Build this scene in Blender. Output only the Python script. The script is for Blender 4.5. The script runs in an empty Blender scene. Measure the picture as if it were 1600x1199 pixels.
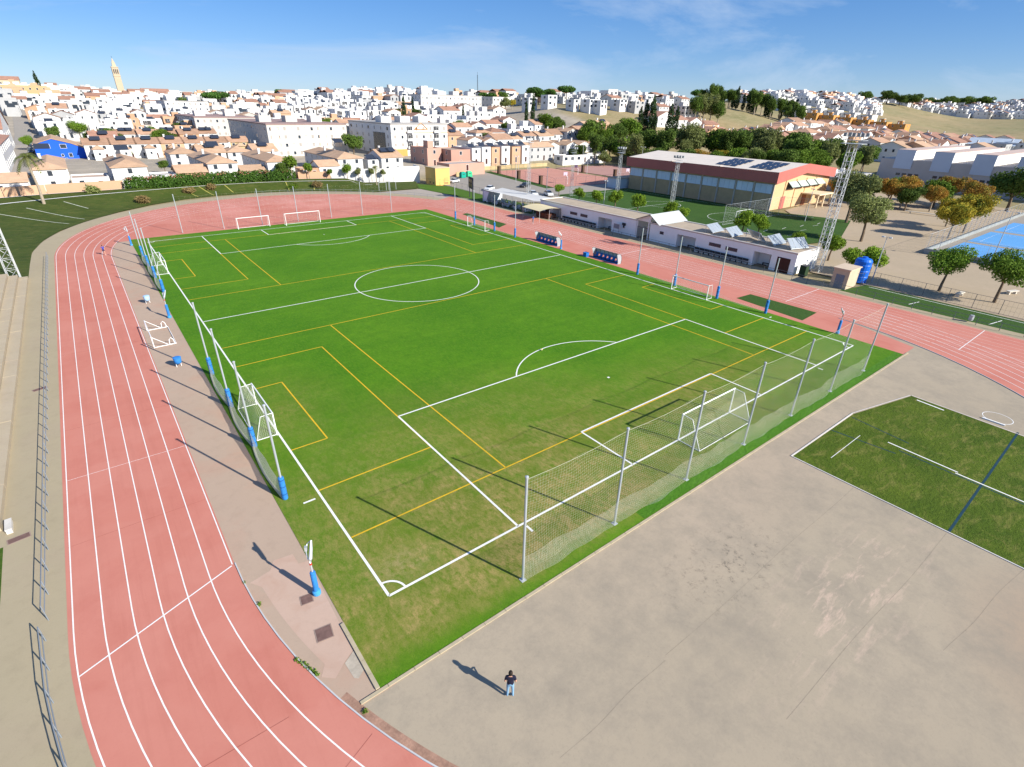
import bpy, math, random
import numpy as np
from mathutils import Vector, Matrix
sc = bpy.context.scene
col = sc.collection
PI = math.pi
# ------------------------------------------------------------------ camera, sky, sun, exposure
cam = bpy.data.cameras.new('camera'); cam_o = bpy.data.objects.new('camera', cam); col.objects.link(cam_o)
cam.sensor_width = 36.0; cam.lens = 18.4326; cam.clip_start = 0.2; cam.clip_end = 9000
cam_o.matrix_world = Matrix(((0.79014, 0.27311, -0.54871, -7.1965), (-0.61261, 0.38030, -0.69288, -19.4274),
                             (0.01944, 0.88362, 0.46780, 23.6548), (0, 0, 0, 1)))
sc.camera = cam_o
SUN_EL = math.radians(29.2); SUN_AZ = (0.353, -0.9356)          # horizontal direction towards the sun
w = bpy.data.worlds.new('World'); sc.world = w; w.use_nodes = True
nt = w.node_tree; nt.nodes.clear()
sky = nt.nodes.new('ShaderNodeTexSky'); sky.sky_type = 'NISHITA'; sky.sun_disc = False
sky.sun_elevation = SUN_EL; sky.sun_rotation = math.atan2(SUN_AZ[0], SUN_AZ[1]); sky.altitude = 1500
sky.air_density = 1.0; sky.dust_density = 0.0; sky.ozone_density = 4.0
tc = nt.nodes.new('ShaderNodeTexCoord')
mp = nt.nodes.new('ShaderNodeMapping'); mp.inputs['Location'].default_value = (5.2, 2.2, 0.2); mp.inputs['Rotation'].default_value = (0.0, 0.25, 0.5); mp.inputs['Scale'].default_value = (1.3, 2.6, 6.0)
nz = nt.nodes.new('ShaderNodeTexNoise'); nz.inputs['Scale'].default_value = 1.15; nz.inputs['Detail'].default_value = 7; nz.inputs['Roughness'].default_value = 0.62; nz.inputs['Distortion'].default_value = 0.6
rp = nt.nodes.new('ShaderNodeMapRange'); rp.inputs[1].default_value = 0.48; rp.inputs[2].default_value = 0.74; rp.inputs[3].default_value = 0; rp.inputs[4].default_value = 0.8
hs = nt.nodes.new('ShaderNodeHueSaturation'); hs.inputs['Saturation'].default_value = 1.44
g1 = nt.nodes.new('ShaderNodeVectorMath'); g1.operation = 'SCALE'; g1.inputs['Scale'].default_value = 0.1
gm = nt.nodes.new('ShaderNodeGamma'); gm.inputs['Gamma'].default_value = 0.66
g2 = nt.nodes.new('ShaderNodeVectorMath'); g2.operation = 'SCALE'; g2.inputs['Scale'].default_value = 10
tn = nt.nodes.new('ShaderNodeMixRGB'); tn.blend_type = 'MULTIPLY'; tn.inputs['Fac'].default_value = 1; tn.inputs['Color2'].default_value = (0.76, 0.88, 1.16, 1)
mx = nt.nodes.new('ShaderNodeMixRGB'); mx.inputs['Color2'].default_value = (6.6, 8.0, 10.0, 1)
bg = nt.nodes.new('ShaderNodeBackground'); bg.inputs['Strength'].default_value = 0.058
wo = nt.nodes.new('ShaderNodeOutputWorld')
L = nt.links.new
L(tc.outputs['Generated'], mp.inputs['Vector']); L(mp.outputs[0], nz.inputs['Vector']); L(nz.outputs['Fac'], rp.inputs[0])
L(sky.outputs[0], g1.inputs[0]); L(g1.outputs[0], gm.inputs['Color']); L(gm.outputs[0], g2.inputs[0]); L(g2.outputs[0], hs.inputs['Color']); L(hs.outputs[0], tn.inputs['Color1']); L(tn.outputs[0], mx.inputs['Color1']); L(rp.outputs[0], mx.inputs['Fac']); L(mx.outputs[0], bg.inputs['Color']); L(bg.outputs[0], wo.inputs['Surface'])
sun = bpy.data.lights.new('sun', 'SUN'); sun.energy = 5.0; sun.angle = math.radians(0.5); sun.color = (1.0, 0.95, 0.85)
sun_o = bpy.data.objects.new('sun', sun); col.objects.link(sun_o)
sd = Vector((SUN_AZ[0] * math.cos(SUN_EL), SUN_AZ[1] * math.cos(SUN_EL), math.sin(SUN_EL)))
sun_o.rotation_euler = (-sd).to_track_quat('-Z', 'Y').to_euler(); sun_o.location = (40, -60, 80)
vs = sc.view_settings; vs.view_transform = 'Standard'; vs.look = 'None'; vs.gamma = 1.0; vs.exposure = 0.68
vs.use_curve_mapping = False
sc.render.engine = 'CYCLES'
sc.cycles.max_bounces = 5; sc.cycles.transparent_max_bounces = 12
# ------------------------------------------------------------------ helpers
rng = random.Random(7)
MATS = {}
def mat(name, rgb, rough=0.85, var=0.10, scale=0.6, var2=0.0, scale2=8.0, metal=0.0, bump=0.0, bscale=20.0, tint=0.0, spec=None, coords='pos'):
    """Principled material: base colour broken up by two octaves of noise, optional per-object tint and fine relief."""
    if name in MATS: return MATS[name]
    m = bpy.data.materials.new(name); m.use_nodes = True; n = m.node_tree.nodes; l = m.node_tree.links.new
    b = n['Principled BSDF']; b.inputs['Roughness'].default_value = rough; b.inputs['Metallic'].default_value = metal
    b.inputs['Specular IOR Level'].default_value = 0.25 if spec is None else spec
    c = n.new('ShaderNodeRGB'); c.outputs[0].default_value = (*rgb, 1); out = c.outputs[0]
    g = n.new('ShaderNodeNewGeometry')
    def vary(out, sc_, amt):
        t = n.new('ShaderNodeTexNoise'); t.inputs['Scale'].default_value = sc_; t.inputs['Detail'].default_value = 4; t.inputs['Roughness'].default_value = 0.6
        l(g.outputs['Position'], t.inputs['Vector'])
        r = n.new('ShaderNodeMapRange'); r.inputs[1].default_value = 0.25; r.inputs[2].default_value = 0.75; r.inputs[3].default_value = 1 - amt; r.inputs[4].default_value = 1 + amt
        l(t.outputs['Fac'], r.inputs[0])
        mm = n.new('ShaderNodeVectorMath'); mm.operation = 'SCALE'; l(out, mm.inputs[0]); l(r.outputs[0], mm.inputs['Scale'])
        return mm.outputs[0]
    if var: out = vary(out, scale, var)
    if var2: out = vary(out, scale2, var2)
    if tint:
        oi = n.new('ShaderNodeObjectInfo'); r = n.new('ShaderNodeMapRange'); r.inputs[3].default_value = 1 - tint; r.inputs[4].default_value = 1 + tint
        l(oi.outputs['Random'], r.inputs[0]); mm = n.new('ShaderNodeVectorMath'); mm.operation = 'SCALE'; l(out, mm.inputs[0]); l(r.outputs[0], mm.inputs['Scale']); out = mm.outputs[0]
    l(out, b.inputs['Base Color'])
    if bump:
        t = n.new('ShaderNodeTexNoise'); t.inputs['Scale'].default_value = bscale; t.inputs['Detail'].default_value = 3; l(g.outputs['Position'], t.inputs['Vector'])
        bp = n.new('ShaderNodeBump'); bp.inputs['Strength'].default_value = bump; bp.inputs['Distance'].default_value = 0.03
        l(t.outputs['Fac'], bp.inputs['Height']); l(bp.outputs[0], b.inputs['Normal'])
    MATS[name] = m; return m
class MB:
    """Collects polygons; build() links them as one mesh object."""
    def __init__(s): s.v = []; s.f = []; s.m = []
    def poly(s, pts, mi=0):
        k = len(s.v); s.v += [tuple(p) for p in pts]; s.f.append(list(range(k, k + len(pts)))); s.m.append(mi); return s
    def box(s, x0, y0, z0, x1, y1, z1, mi=0):
        k = len(s.v)
        s.v += [(x0,y0,z0),(x1,y0,z0),(x1,y1,z0),(x0,y1,z0),(x0,y0,z1),(x1,y0,z1),(x1,y1,z1),(x0,y1,z1)]
        for q in ((0,3,2,1),(4,5,6,7),(0,1,5,4),(1,2,6,5),(2,3,7,6),(3,0,4,7)):
            s.f.append([k + i for i in q]); s.m.append(mi)
        return s
    def tube(s, pts, r, n=6, mi=0, cap=True):
        pts = [Vector(p) for p in pts]; rs = r if isinstance(r, (list, tuple)) else [r] * len(pts); k = len(s.v)
        for i, p in enumerate(pts):
            d = (pts[min(i + 1, len(pts) - 1)] - pts[max(i - 1, 0)]).normalized()
            a = d.cross(Vector((0, 0, 1))) if abs(d.z) < 0.95 else d.cross(Vector((1, 0, 0)))
            a.normalize(); b = d.cross(a)
            for j in range(n):
                t = 2 * PI * j / n; s.v.append(tuple(p + (a * math.cos(t) + b * math.sin(t)) * rs[i]))
        for i in range(len(pts) - 1):
            for j in range(n):
                s.f.append([k + i*n + j, k + i*n + (j+1) % n, k + (i+1)*n + (j+1) % n, k + (i+1)*n + j]); s.m.append(mi)
        if cap:
            s.f.append([k + j for j in range(n)][::-1]); s.m.append(mi)
            s.f.append([k + (len(pts)-1)*n + j for j in range(n)]); s.m.append(mi)
        return s
    def lathe(s, prof, n=12, mi=0, c=(0, 0)):
        k = len(s.v)
        for r, z in prof:
            for j in range(n): t = 2*PI*j/n; s.v.append((c[0] + r*math.cos(t), c[1] + r*math.sin(t), z))
        for i in range(len(prof) - 1):
            for j in range(n): s.f.append([k+i*n+j, k+i*n+(j+1) % n, k+(i+1)*n+(j+1) % n, k+(i+1)*n+j]); s.m.append(mi)
        s.f.append([k+(len(prof)-1)*n+j for j in range(n)]); s.m.append(mi); s.f.append([k+j for j in range(n)][::-1]); s.m.append(mi)
        return s
    def ribbon(s, pts, w, z, mi=0):
        """flat painted line along a polyline"""
        P = [Vector((p[0], p[1])) for p in pts]; k = len(s.v)
        for i, p in enumerate(P):
            d = (P[min(i+1, len(P)-1)] - P[max(i-1, 0)]).normalized(); q = Vector((-d.y, d.x)) * w / 2
            s.v += [(p.x + q.x, p.y + q.y, z), (p.x - q.x, p.y - q.y, z)]
        for i in range(len(P) - 1): s.f.append([k+2*i+1, k+2*i+3, k+2*i+2, k+2*i]); s.m.append(mi)
        return s
    def mesh(s, name, mats, smooth=False):
        me = bpy.data.meshes.new(name); me.from_pydata(s.v, [], s.f)
        for q in (mats if isinstance(mats, (list, tuple)) else [mats]): me.materials.append(q)
        if any(s.m): me.polygons.foreach_set('material_index', s.m)
        if smooth: me.polygons.foreach_set('use_smooth', [True] * len(s.f))
        me.update(); return me
    def build(s, name, mats, parent=None, smooth=False, loc=None): return put(name, s.mesh(name, mats, smooth), parent, loc)
def put(name, me, parent=None, loc=None, rz=0.0, scale=None):
    o = bpy.data.objects.new(name, me); col.objects.link(o)
    if parent is not None: o.parent = parent
    if loc is not None: o.location = loc
    if rz: o.rotation_euler = (0, 0, rz)
    if scale is not None: o.scale = scale if hasattr(scale, '__len__') else (scale,) * 3
    return o
def tag(o, label, cat, group=None):
    o['label'] = label; o['category'] = cat
    if group: o['group'] = group
    return o
def thing(name, label, cat, loc=(0, 0, 0), rz=0.0, group=None):
    o = bpy.data.objects.new(name, None); o.empty_display_size = 0.3; col.objects.link(o)
    o.location = loc; o.rotation_euler = (0, 0, rz); return tag(o, label, cat, group)
def struct(o, kind='structure'): o['kind'] = kind; return o
def dup(root, loc=None, rz=None, label=None, scale=None):
    """copy of a thing with its parts and sub-parts"""
    r = root.copy(); col.objects.link(r)
    if loc is not None: r.location = loc
    if rz is not None: r.rotation_euler = (0, 0, rz)
    if scale is not None: r.scale = scale if hasattr(scale, '__len__') else (scale,) * 3
    if label: r['label'] = label
    for ch in list(root.children):
        c = ch.copy(); col.objects.link(c); c.parent = r
        for g in list(ch.children):
            d = g.copy(); col.objects.link(d); d.parent = c
    return r
def sheet(name, pts, z, m, kind='structure', parent=None):
    b = MB(); b.poly([(p[0], p[1], z) for p in pts]); o = b.build(name, m, parent)
    if kind and parent is None: o['kind'] = kind
    return o
ORD = ['first','second','third','fourth','fifth','sixth','seventh','eighth','ninth','tenth','eleventh','twelfth','thirteenth','fourteenth','fifteenth','sixteenth','seventeenth','eighteenth','nineteenth','twentieth']
def ordn(i):
    if i < 20: return ORD[i]
    t = {2:'twenty',3:'thirty',4:'forty',5:'fifty'}[(i + 1) // 10]; r = (i + 1) % 10
    return (t[:-1] + 'ieth') if r == 0 else t + '-' + ORD[r - 1]
# ------------------------------------------------------------------ terrain height
def _ctrl():
    """hills around the flat sports ground: bearing from the stand (radians), distance, height"""
    f = 819.22; out = []
    tab = {-500: [(200,2),(300,4),(400,10),(520,19),(640,28),(760,31),(1100,28)],
           -150: [(180,2),(270,4),(350,7),(430,13),(520,20),(620,27),(720,29),(1100,26)],
           60:   [(180,2),(270,3),(350,5),(430,11),(520,17),(620,23),(720,25),(1100,22)],
           200:  [(180,2),(270,3),(350,4.5),(430,9),(520,14),(620,19),(720,21),(1100,18)],
           400:  [(180,2),(270,3),(350,4.5),(430,9.5),(520,16),(620,22),(720,24),(1100,20)],
           600:  [(200,2),(270,3),(350,7),(430,15),(500,23),(560,28),(650,29),(1100,20)],
           750:  [(210,2),(270,3.5),(330,8),(400,17),(450,23),(500,26),(650,26),(1100,18)],
           870:  [(220,2),(285,4),(325,11),(369,23),(430,25.5),(500,26),(700,24),(1100,16)],
           1000: [(220,1),(270,3),(310,6),(350,17),(390,22),(480,28),(600,28),(1100,18)],
           1150: [(230,0.5),(310,3),(380,6),(420,10),(450,17),(500,25),(600,27),(1100,18)],
           1270: [(240,0.5),(320,3),(400,7),(500,12),(580,17.5),(700,30),(800,39),(950,40),(1400,20)],
           1400: [(250,0.5),(350,4),(450,7),(600,13),(700,20),(900,36),(1100,38),(1500,20)],
           1500: [(260,0.5),(400,4),(550,6),(700,10),(850,16),(970,21),(1150,38),(1400,34)],
           1700: [(260,0.5),(400,4),(550,7),(700,11),(850,18),(970,23),(1150,38),(1400,34)],
           2300: [(260,0.5),(500,5),(800,12),(1200,25)], -1600: [(200,2),(400,8),(700,22),(1200,25)]}
    R2 = np.array([0.79014, -0.61261]); F2 = np.array([0.54871, 0.69288]) ; U2 = np.array([0.27311, 0.38030])
    for u, l in tab.items():
        d = F2 + R2 * (u - 800) / f + U2 * (599.5 - 170) / f; d = d / np.hypot(*d)
        for D, z in l: out.append((-7.2 + D * d[0], -19.4 + D * d[1], z))
    for a in range(0, 360, 20): out.append((2600 * math.cos(math.radians(a)), 2600 * math.sin(math.radians(a)), 4.0))
    for x in (-150, -60, 30, 120): out.append((x, -150, 0.0))
    for x in (-250, 300): out.append((x, -300, 0.0))
    return np.array(out)
_C = _ctrl(); _D = np.hypot(_C[:, None, 0] - _C[None, :, 0], _C[:, None, 1] - _C[None, :, 1])
_W = np.linalg.solve(_D + 1e-6 * np.eye(len(_C)), _C[:, 2])
def ground(x, y):
    """terrain height; flat over the sports grounds"""
    x = np.asarray(x, float); y = np.asarray(y, float)
    z = np.hypot(x[..., None] - _C[:, 0], y[..., None] - _C[:, 1]) @ _W
    # distance outside the flat ground (union of two rectangles)
    def dr(x0, y0, x1, y1): return np.hypot(np.maximum(np.maximum(x0 - x, x - x1), 0), np.maximum(np.maximum(y0 - y, y - y1), 0))
    d = np.minimum(dr(-24, -200, 100, 150), dr(90, -200, 200, 166))
    t = np.clip((d - 2) / 14.0, 0, 1); t = t * t * (3 - 2 * t)
    return -0.15 * (1 - t) + t * np.maximum(z, 0.5)
def gz(x, y): return float(ground(x, y))
# ------------------------------------------------------------------ ground materials
def nodemat(name, rough=0.9):
    m = bpy.data.materials.new(name); m.use_nodes = True; n = m.node_tree.nodes; b = n['Principled BSDF']
    b.inputs['Roughness'].default_value = rough; b.inputs['Specular IOR Level'].default_value = 0.15
    g = n.new('ShaderNodeNewGeometry'); return m, n, m.node_tree.links.new, b, g.outputs['Position']
def noise(n, l, vec, scale, detail=4, rough=0.6, lo=0.35, hi=0.65, dist=0.0, stretch=None, rot=0.0, off=(0, 0, 0)):
    if stretch or rot or any(off):
        mpn = n.new('ShaderNodeMapping'); mpn.inputs['Scale'].default_value = stretch or (1, 1, 1); mpn.inputs['Rotation'].default_value = (0, 0, rot); mpn.inputs['Location'].default_value = off
        l(vec, mpn.inputs['Vector']); vec = mpn.outputs[0]
    t = n.new('ShaderNodeTexNoise'); t.inputs['Scale'].default_value = scale; t.inputs['Detail'].default_value = detail; t.inputs['Roughness'].default_value = rough; t.inputs['Distortion'].default_value = dist
    l(vec, t.inputs['Vector']); r = n.new('ShaderNodeMapRange'); r.inputs[1].default_value = lo; r.inputs[2].default_value = hi; l(t.outputs['Fac'], r.inputs[0]); return r.outputs[0]
def mixc(n, l, fac, a, b):
    x = n.new('ShaderNodeMixRGB')
    for s, k in ((a, 'Color1'), (b, 'Color2')):
        if isinstance(s, tuple): x.inputs[k].default_value = (*s, 1)
        else: l(s, x.inputs[k])
    if isinstance(fac, (int, float)): x.inputs['Fac'].default_value = fac
    else: l(fac, x.inputs['Fac'])
    return x.outputs[0]
def mth(n, l, op, a, b=None, clamp=False):
    x = n.new('ShaderNodeMath'); x.operation = op; x.use_clamp = clamp
    for i, s in enumerate((a, b)):
        if s is None: continue
        if isinstance(s, (int, float)): x.inputs[i].default_value = s
        else: l(s, x.inputs[i])
    return x.outputs[0]
def dist_to(n, l, pos, c, sx=1.0, sy=1.0, r0=0.0, r1=1.0):
    """1 at a place, 0 beyond r1"""
    mpn = n.new('ShaderNodeMapping'); mpn.vector_type = 'POINT'; mpn.inputs['Location'].default_value = (-c[0] / sx, -c[1] / sy, 0); mpn.inputs['Scale'].default_value = (1 / sx, 1 / sy, 0)
    l(pos, mpn.inputs['Vector']); v = n.new('ShaderNodeVectorMath'); v.operation = 'LENGTH'; l(mpn.outputs[0], v.inputs[0])
    r = n.new('ShaderNodeMapRange'); r.inputs[1].default_value = r0; r.inputs[2].default_value = r1; r.inputs[3].default_value = 1; r.inputs[4].default_value = 0
    l(v.outputs['Value'], r.inputs[0]); return r.outputs[0]
def bumpn(n, l, b, h, st=0.4, d=0.02):
    bp = n.new('ShaderNodeBump'); bp.inputs['Strength'].default_value = st; bp.inputs['Distance'].default_value = d; l(h, bp.inputs['Height']); l(bp.outputs[0], b.inputs['Normal'])
def turf_mat():
    m, n, l, b, P = nodemat('pitch_turf')
    c = mixc(n, l, noise(n, l, P, 0.09, 3), (0.062, 0.195, 0.004), (0.112, 0.265, 0.008))
    c = mixc(n, l, mth(n, l, 'MULTIPLY', noise(n, l, P, 0.8, 9, 0.8, 0.36, 0.66), 0.75), c, (0.046, 0.150, 0.004))
    c = mixc(n, l, mth(n, l, 'MULTIPLY', noise(n, l, P, 5.0, 3, 0.7, 0.45, 0.72, stretch=(1, 0.4, 1)), 0.6), c, (0.150, 0.265, 0.014))
    # worn, sun-dried patches: the near corner and the goal line behind the net, thinning out up the pitch
    wear = mth(n, l, 'MAXIMUM', dist_to(n, l, P, (9, -3.0), 32, 27, 0.12, 1.0), mth(n, l, 'MULTIPLY', dist_to(n, l, P, (30, 2), 36, 13, 0.1, 1.0), 0.62))
    wear = mth(n, l, 'MAXIMUM', wear, mth(n, l, 'MULTIPLY', dist_to(n, l, P, (2, 22.6), 7, 12, 0.1, 1.0), 0.4))
    wear = mth(n, l, 'MAXIMUM', wear, mth(n, l, 'MULTIPLY', dist_to(n, l, P, (0, 100), 12, 4, 0.1, 1.0), 0.45))
    sx = n.new('ShaderNodeSeparateXYZ'); l(P, sx.inputs[0]); mr = n.new('ShaderNodeMapRange'); mr.inputs[1].default_value = -4.3; mr.inputs[2].default_value = -2.6; mr.inputs[3].default_value = 0.12; l(sx.outputs['Y'], mr.inputs[0])
    wear = mth(n, l, 'MULTIPLY', wear, mr.outputs[0])
    wn = noise(n, l, P, 0.36, 7, 0.74, 0.34, 0.6, 0.5)
    olive = mth(n, l, 'MULTIPLY', mth(n, l, 'MULTIPLY', wear, 1.6), noise(n, l, P, 0.16, 4, 0.65, 0.2, 0.6), True)
    c = mixc(n, l, mth(n, l, 'MULTIPLY', olive, 0.9), c, (0.155, 0.195, 0.020))
    dry = mth(n, l, 'MULTIPLY', mth(n, l, 'POWER', wear, 1.4), wn, True)
    dry = mth(n, l, 'MULTIPLY', dry, noise(n, l, P, 2.6, 7, 0.82, 0.38, 0.6, stretch=(1, 0.5, 1), rot=0.6), True)
    c = mixc(n, l, mth(n, l, 'MULTIPLY', dry, 1.5, True), c, (0.38, 0.285, 0.10))
    bare = mth(n, l, 'MULTIPLY', dist_to(n, l, P, (1.6, 1.6), 2.6, 1.8, 0.1, 1.0), noise(n, l, P, 2.4, 5, 0.7, 0.4, 0.6), True)
    c = mixc(n, l, mth(n, l, 'MULTIPLY', bare, 0.7), c, (0.46, 0.33, 0.16))
    c = mixc(n, l, mth(n, l, 'MULTIPLY', noise(n, l, P, 16, 3, 0.8, 0.4, 0.75), 0.45), c, (0.035, 0.11, 0.006))
    c = mixc(n, l, mth(n, l, 'MULTIPLY', noise(n, l, P, 0.5, 5, 0.7, 0.45, 0.65, 0.3, stretch=(0.12, 1.6, 1)), 0.22), c, (0.045, 0.15, 0.004))
    l(c, b.inputs['Base Color']); bumpn(n, l, b, noise(n, l, P, 18, 3, 0.8, 0.2, 0.8), 0.55, 0.04)
    return m
def bank_mat(name, a, bcol, dryc, amt):
    m, n, l, b, P = nodemat(name)
    c = mixc(n, l, noise(n, l, P, 0.22, 6, 0.7, 0.3, 0.7, 0.4), a, bcol)
    c = mixc(n, l, mth(n, l, 'MULTIPLY', noise(n, l, P, 0.5, 7, 0.75, 0.5, 0.72, 0.8, stretch=(1, 2.2, 1), rot=0.5), amt), c, dryc)
    c = mixc(n, l, mth(n, l, 'MULTIPLY', noise(n, l, P, 6, 4, 0.8, 0.45, 0.7), 0.4), c, tuple(q * 0.6 for q in a))
    l(c, b.inputs['Base Color']); bumpn(n, l, b, noise(n, l, P, 3.0, 6, 0.75, 0.2, 0.8), 0.7, 0.12); return m
def concrete_mat(name, a, bcol, pink, sc_=0.12, spots=0.5):
    m, n, l, b, P = nodemat(name, 0.92)
    c = mixc(n, l, noise(n, l, P, sc_, 6, 0.65, 0.3, 0.7), a, bcol)
    c = mixc(n, l, mth(n, l, 'MULTIPLY', noise(n, l, P, sc_ * 1.7, 5, 0.6, 0.5, 0.72, 0.6, off=(30, 9, 0)), 0.7), c, pink)
    c = mixc(n, l, mth(n, l, 'MULTIPLY', noise(n, l, P, 1.1, 8, 0.78, 0.5, 0.72, 0.3), 0.5 * spots), c, tuple(q * 0.62 for q in a))
    c = mixc(n, l, mth(n, l, 'MULTIPLY', noise(n, l, P, 14, 5, 0.8, 0.52, 0.75), 0.55 * spots), c, tuple(q * 0.6 for q in a))
    l(c, b.inputs['Base Color']); bumpn(n, l, b, noise(n, l, P, 40, 3, 0.7, 0.2, 0.8), 0.25, 0.01); return m
def apron_mat():
    m, n, l, b, P = nodemat('apron_concrete', 0.92)
    c = mixc(n, l, noise(n, l, P, 0.07, 5, 0.6, 0.3, 0.7), (0.375, 0.31, 0.225), (0.42, 0.348, 0.255))
    c = mixc(n, l, mth(n, l, 'MULTIPLY', dist_to(n, l, P, (27, -6), 26, 6, 0.2, 1.0), 0.5), c, (0.43, 0.335, 0.255))       # pinkish strip towards the lawn
    c = mixc(n, l, mth(n, l, 'MULTIPLY', dist_to(n, l, P, (26, -24), 8, 6, 0.1, 1.0), 0.7), c, (0.36, 0.25, 0.175))
    c = mixc(n, l, mth(n, l, 'MULTIPLY', noise(n, l, P, 0.28, 9, 0.8, 0.43, 0.64), 0.85), c, (0.30, 0.255, 0.195))
    # run-off streaks of pale pink dust and oily dark stains, each where it lies
    pale = mth(n, l, 'MULTIPLY', dist_to(n, l, P, (20.5, -15.2), 11, 3.6, 0.2, 1.0), noise(n, l, P, 0.8, 7, 0.72, 0.52, 0.68, 0.3, stretch=(0.45, 2.0, 1), rot=0.35), True)
    c = mixc(n, l, mth(n, l, 'MULTIPLY', pale, 1.0), c, (0.60, 0.44, 0.34))
    dark = mth(n, l, 'MULTIPLY', dist_to(n, l, P, (17.0, -9.8), 6.5, 3.2, 0.1, 1.0), noise(n, l, P, 1.7, 9, 0.82, 0.53, 0.64, 0.4), True)
    c = mixc(n, l, mth(n, l, 'MULTIPLY', dark, 1.0), c, (0.10, 0.085, 0.07))
    c = mixc(n, l, mth(n, l, 'MULTIPLY', noise(n, l, P, 7, 8, 0.9, 0.53, 0.72), 0.7), c, (0.25, 0.21, 0.16))
    c = mixc(n, l, mth(n, l, 'MULTIPLY', noise(n, l, P, 2.2, 4, 0.7, 0.68, 0.74, 0, off=(5, 2, 0)), 0.5), c, (0.16, 0.135, 0.11))
    l(c, b.inputs['Base Color']); bumpn(n, l, b, noise(n, l, P, 45, 3, 0.7, 0.2, 0.8), 0.3, 0.012); return m
def track_mat():
    m, n, l, b, P = nodemat('track_red', 0.88)
    c = mixc(n, l, noise(n, l, P, 0.05, 4, 0.6, 0.3, 0.7), (0.51, 0.178, 0.130), (0.56, 0.222, 0.170))
    c = mixc(n, l, mth(n, l, 'MULTIPLY', noise(n, l, P, 0.35, 6, 0.7, 0.45, 0.7, 0.3), 0.35), c, (0.44, 0.135, 0.10))
    c = mixc(n, l, mth(n, l, 'MULTIPLY', dist_to(n, l, P, (30, 128), 40, 16, 0.2, 1.0), mth(n, l, 'MULTIPLY', noise(n, l, P, 0.12, 5, 0.6, 0.4, 0.6), 0.75)), c, (0.66, 0.30, 0.25))
    c = mixc(n, l, mth(n, l, 'MULTIPLY', noise(n, l, P, 9, 5, 0.8, 0.55, 0.8), 0.25), c, (0.36, 0.10, 0.08))
    c = mixc(n, l, mth(n, l, 'MULTIPLY', noise(n, l, P, 0.7, 6, 0.7, 0.5, 0.68, 0.2, stretch=(2.2, 0.12, 1)), 0.3), c, (0.42, 0.14, 0.10))
    c = mixc(n, l, mth(n, l, 'MULTIPLY', noise(n, l, P, 0.16, 3, 0.5, 0.48, 0.52, 0, off=(7, 3, 0)), 0.16), c, (0.60, 0.27, 0.21))
    l(c, b.inputs['Base Color']); bumpn(n, l, b, noise(n, l, P, 60, 2, 0.7, 0.2, 0.8), 0.2, 0.008); return m
def terrain_mat():
    m, n, l, b, P = nodemat('dry_land')
    c = mixc(n, l, noise(n, l, P, 0.012, 5, 0.65, 0.35, 0.65), (0.33, 0.25, 0.135), (0.235, 0.215, 0.105))
    c = mixc(n, l, mth(n, l, 'MULTIPLY', noise(n, l, P, 0.06, 6, 0.7, 0.5, 0.68), 0.6), c, (0.13, 0.135, 0.05))
    c = mixc(n, l, mth(n, l, 'MULTIPLY', noise(n, l, P, 0.25, 5, 0.7, 0.45, 0.7), 0.4), c, (0.44, 0.35, 0.21))
    town = mth(n, l, 'MAXIMUM', dist_to(n, l, P, (70, 330), 200, 175, 0.9, 1.0), dist_to(n, l, P, (170, 235), 70, 62, 0.9, 1.0))
    c = mixc(n, l, mth(n, l, 'MULTIPLY', town, 0.85), c, mixc(n, l, noise(n, l, P, 0.15, 5, 0.7, 0.35, 0.65), (0.30, 0.265, 0.225), (0.44, 0.38, 0.31)))
    l(c, b.inputs['Base Color']); return m
M_turf = turf_mat(); M_track = track_mat(); M_apron = apron_mat(); M_land = terrain_mat()
M_bank = bank_mat('bank_turf', (0.040, 0.066, 0.010), (0.072, 0.098, 0.017), (0.17, 0.14, 0.045), 0.7)
M_dgrass = bank_mat('worn_lawn', (0.050, 0.092, 0.006), (0.105, 0.148, 0.013), (0.23, 0.21, 0.055), 0.85)
M_small = bank_mat('old_turf', (0.040, 0.092, 0.016), (0.052, 0.112, 0.020), (0.09, 0.12, 0.03), 0.3)
M_fresh = bank_mat('fresh_turf', (0.058, 0.175, 0.010), (0.085, 0.215, 0.018), (0.12, 0.24, 0.045), 0.5)
M_strip = concrete_mat('strip_concrete', (0.42, 0.31, 0.23), (0.45, 0.335, 0.25), (0.46, 0.28, 0.20))
M_pink = concrete_mat('pink_slab', (0.49, 0.345, 0.265), (0.53, 0.375, 0.29), (0.46, 0.29, 0.21), 0.3, 0.35)
M_walk = concrete_mat('walk_paving', (0.365, 0.305, 0.20), (0.40, 0.335, 0.225), (0.37, 0.30, 0.21))
M_step = concrete_mat('terrace_concrete', (0.42, 0.345, 0.24), (0.46, 0.385, 0.275), (0.43, 0.35, 0.26), 0.4)
M_sand = concrete_mat('sandy_plaza', (0.43, 0.34, 0.235), (0.39, 0.31, 0.215), (0.45, 0.35, 0.25), 0.08)
M_asph = concrete_mat('car_park_paving', (0.30, 0.27, 0.235), (0.33, 0.30, 0.26), (0.32, 0.28, 0.25))
M_court = concrete_mat('court_red', (0.50, 0.23, 0.18), (0.54, 0.27, 0.21), (0.50, 0.26, 0.20), 0.06, 0.3)
M_kerb = mat('kerb_stone', (0.44, 0.37, 0.25), var=0.15, scale=2)
M_white = mat('line_white', (0.78, 0.77, 0.74), var=0.06, scale=3, var2=0.06)
M_yel = mat('line_yellow', (0.66, 0.40, 0.02), var=0.12, scale=2, var2=0.08)
M_bluepaint = mat('line_blue', (0.010, 0.045, 0.070), var=0.25, scale=2)
M_galv = mat('galvanised_steel', (0.50, 0.53, 0.55), rough=0.5, metal=0.35, var=0.06)
M_dark = mat('dark_steel', (0.035, 0.038, 0.045), rough=0.6)
M_goalw = mat('goal_white', (0.80, 0.80, 0.80), rough=0.5, var=0.04)
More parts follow.
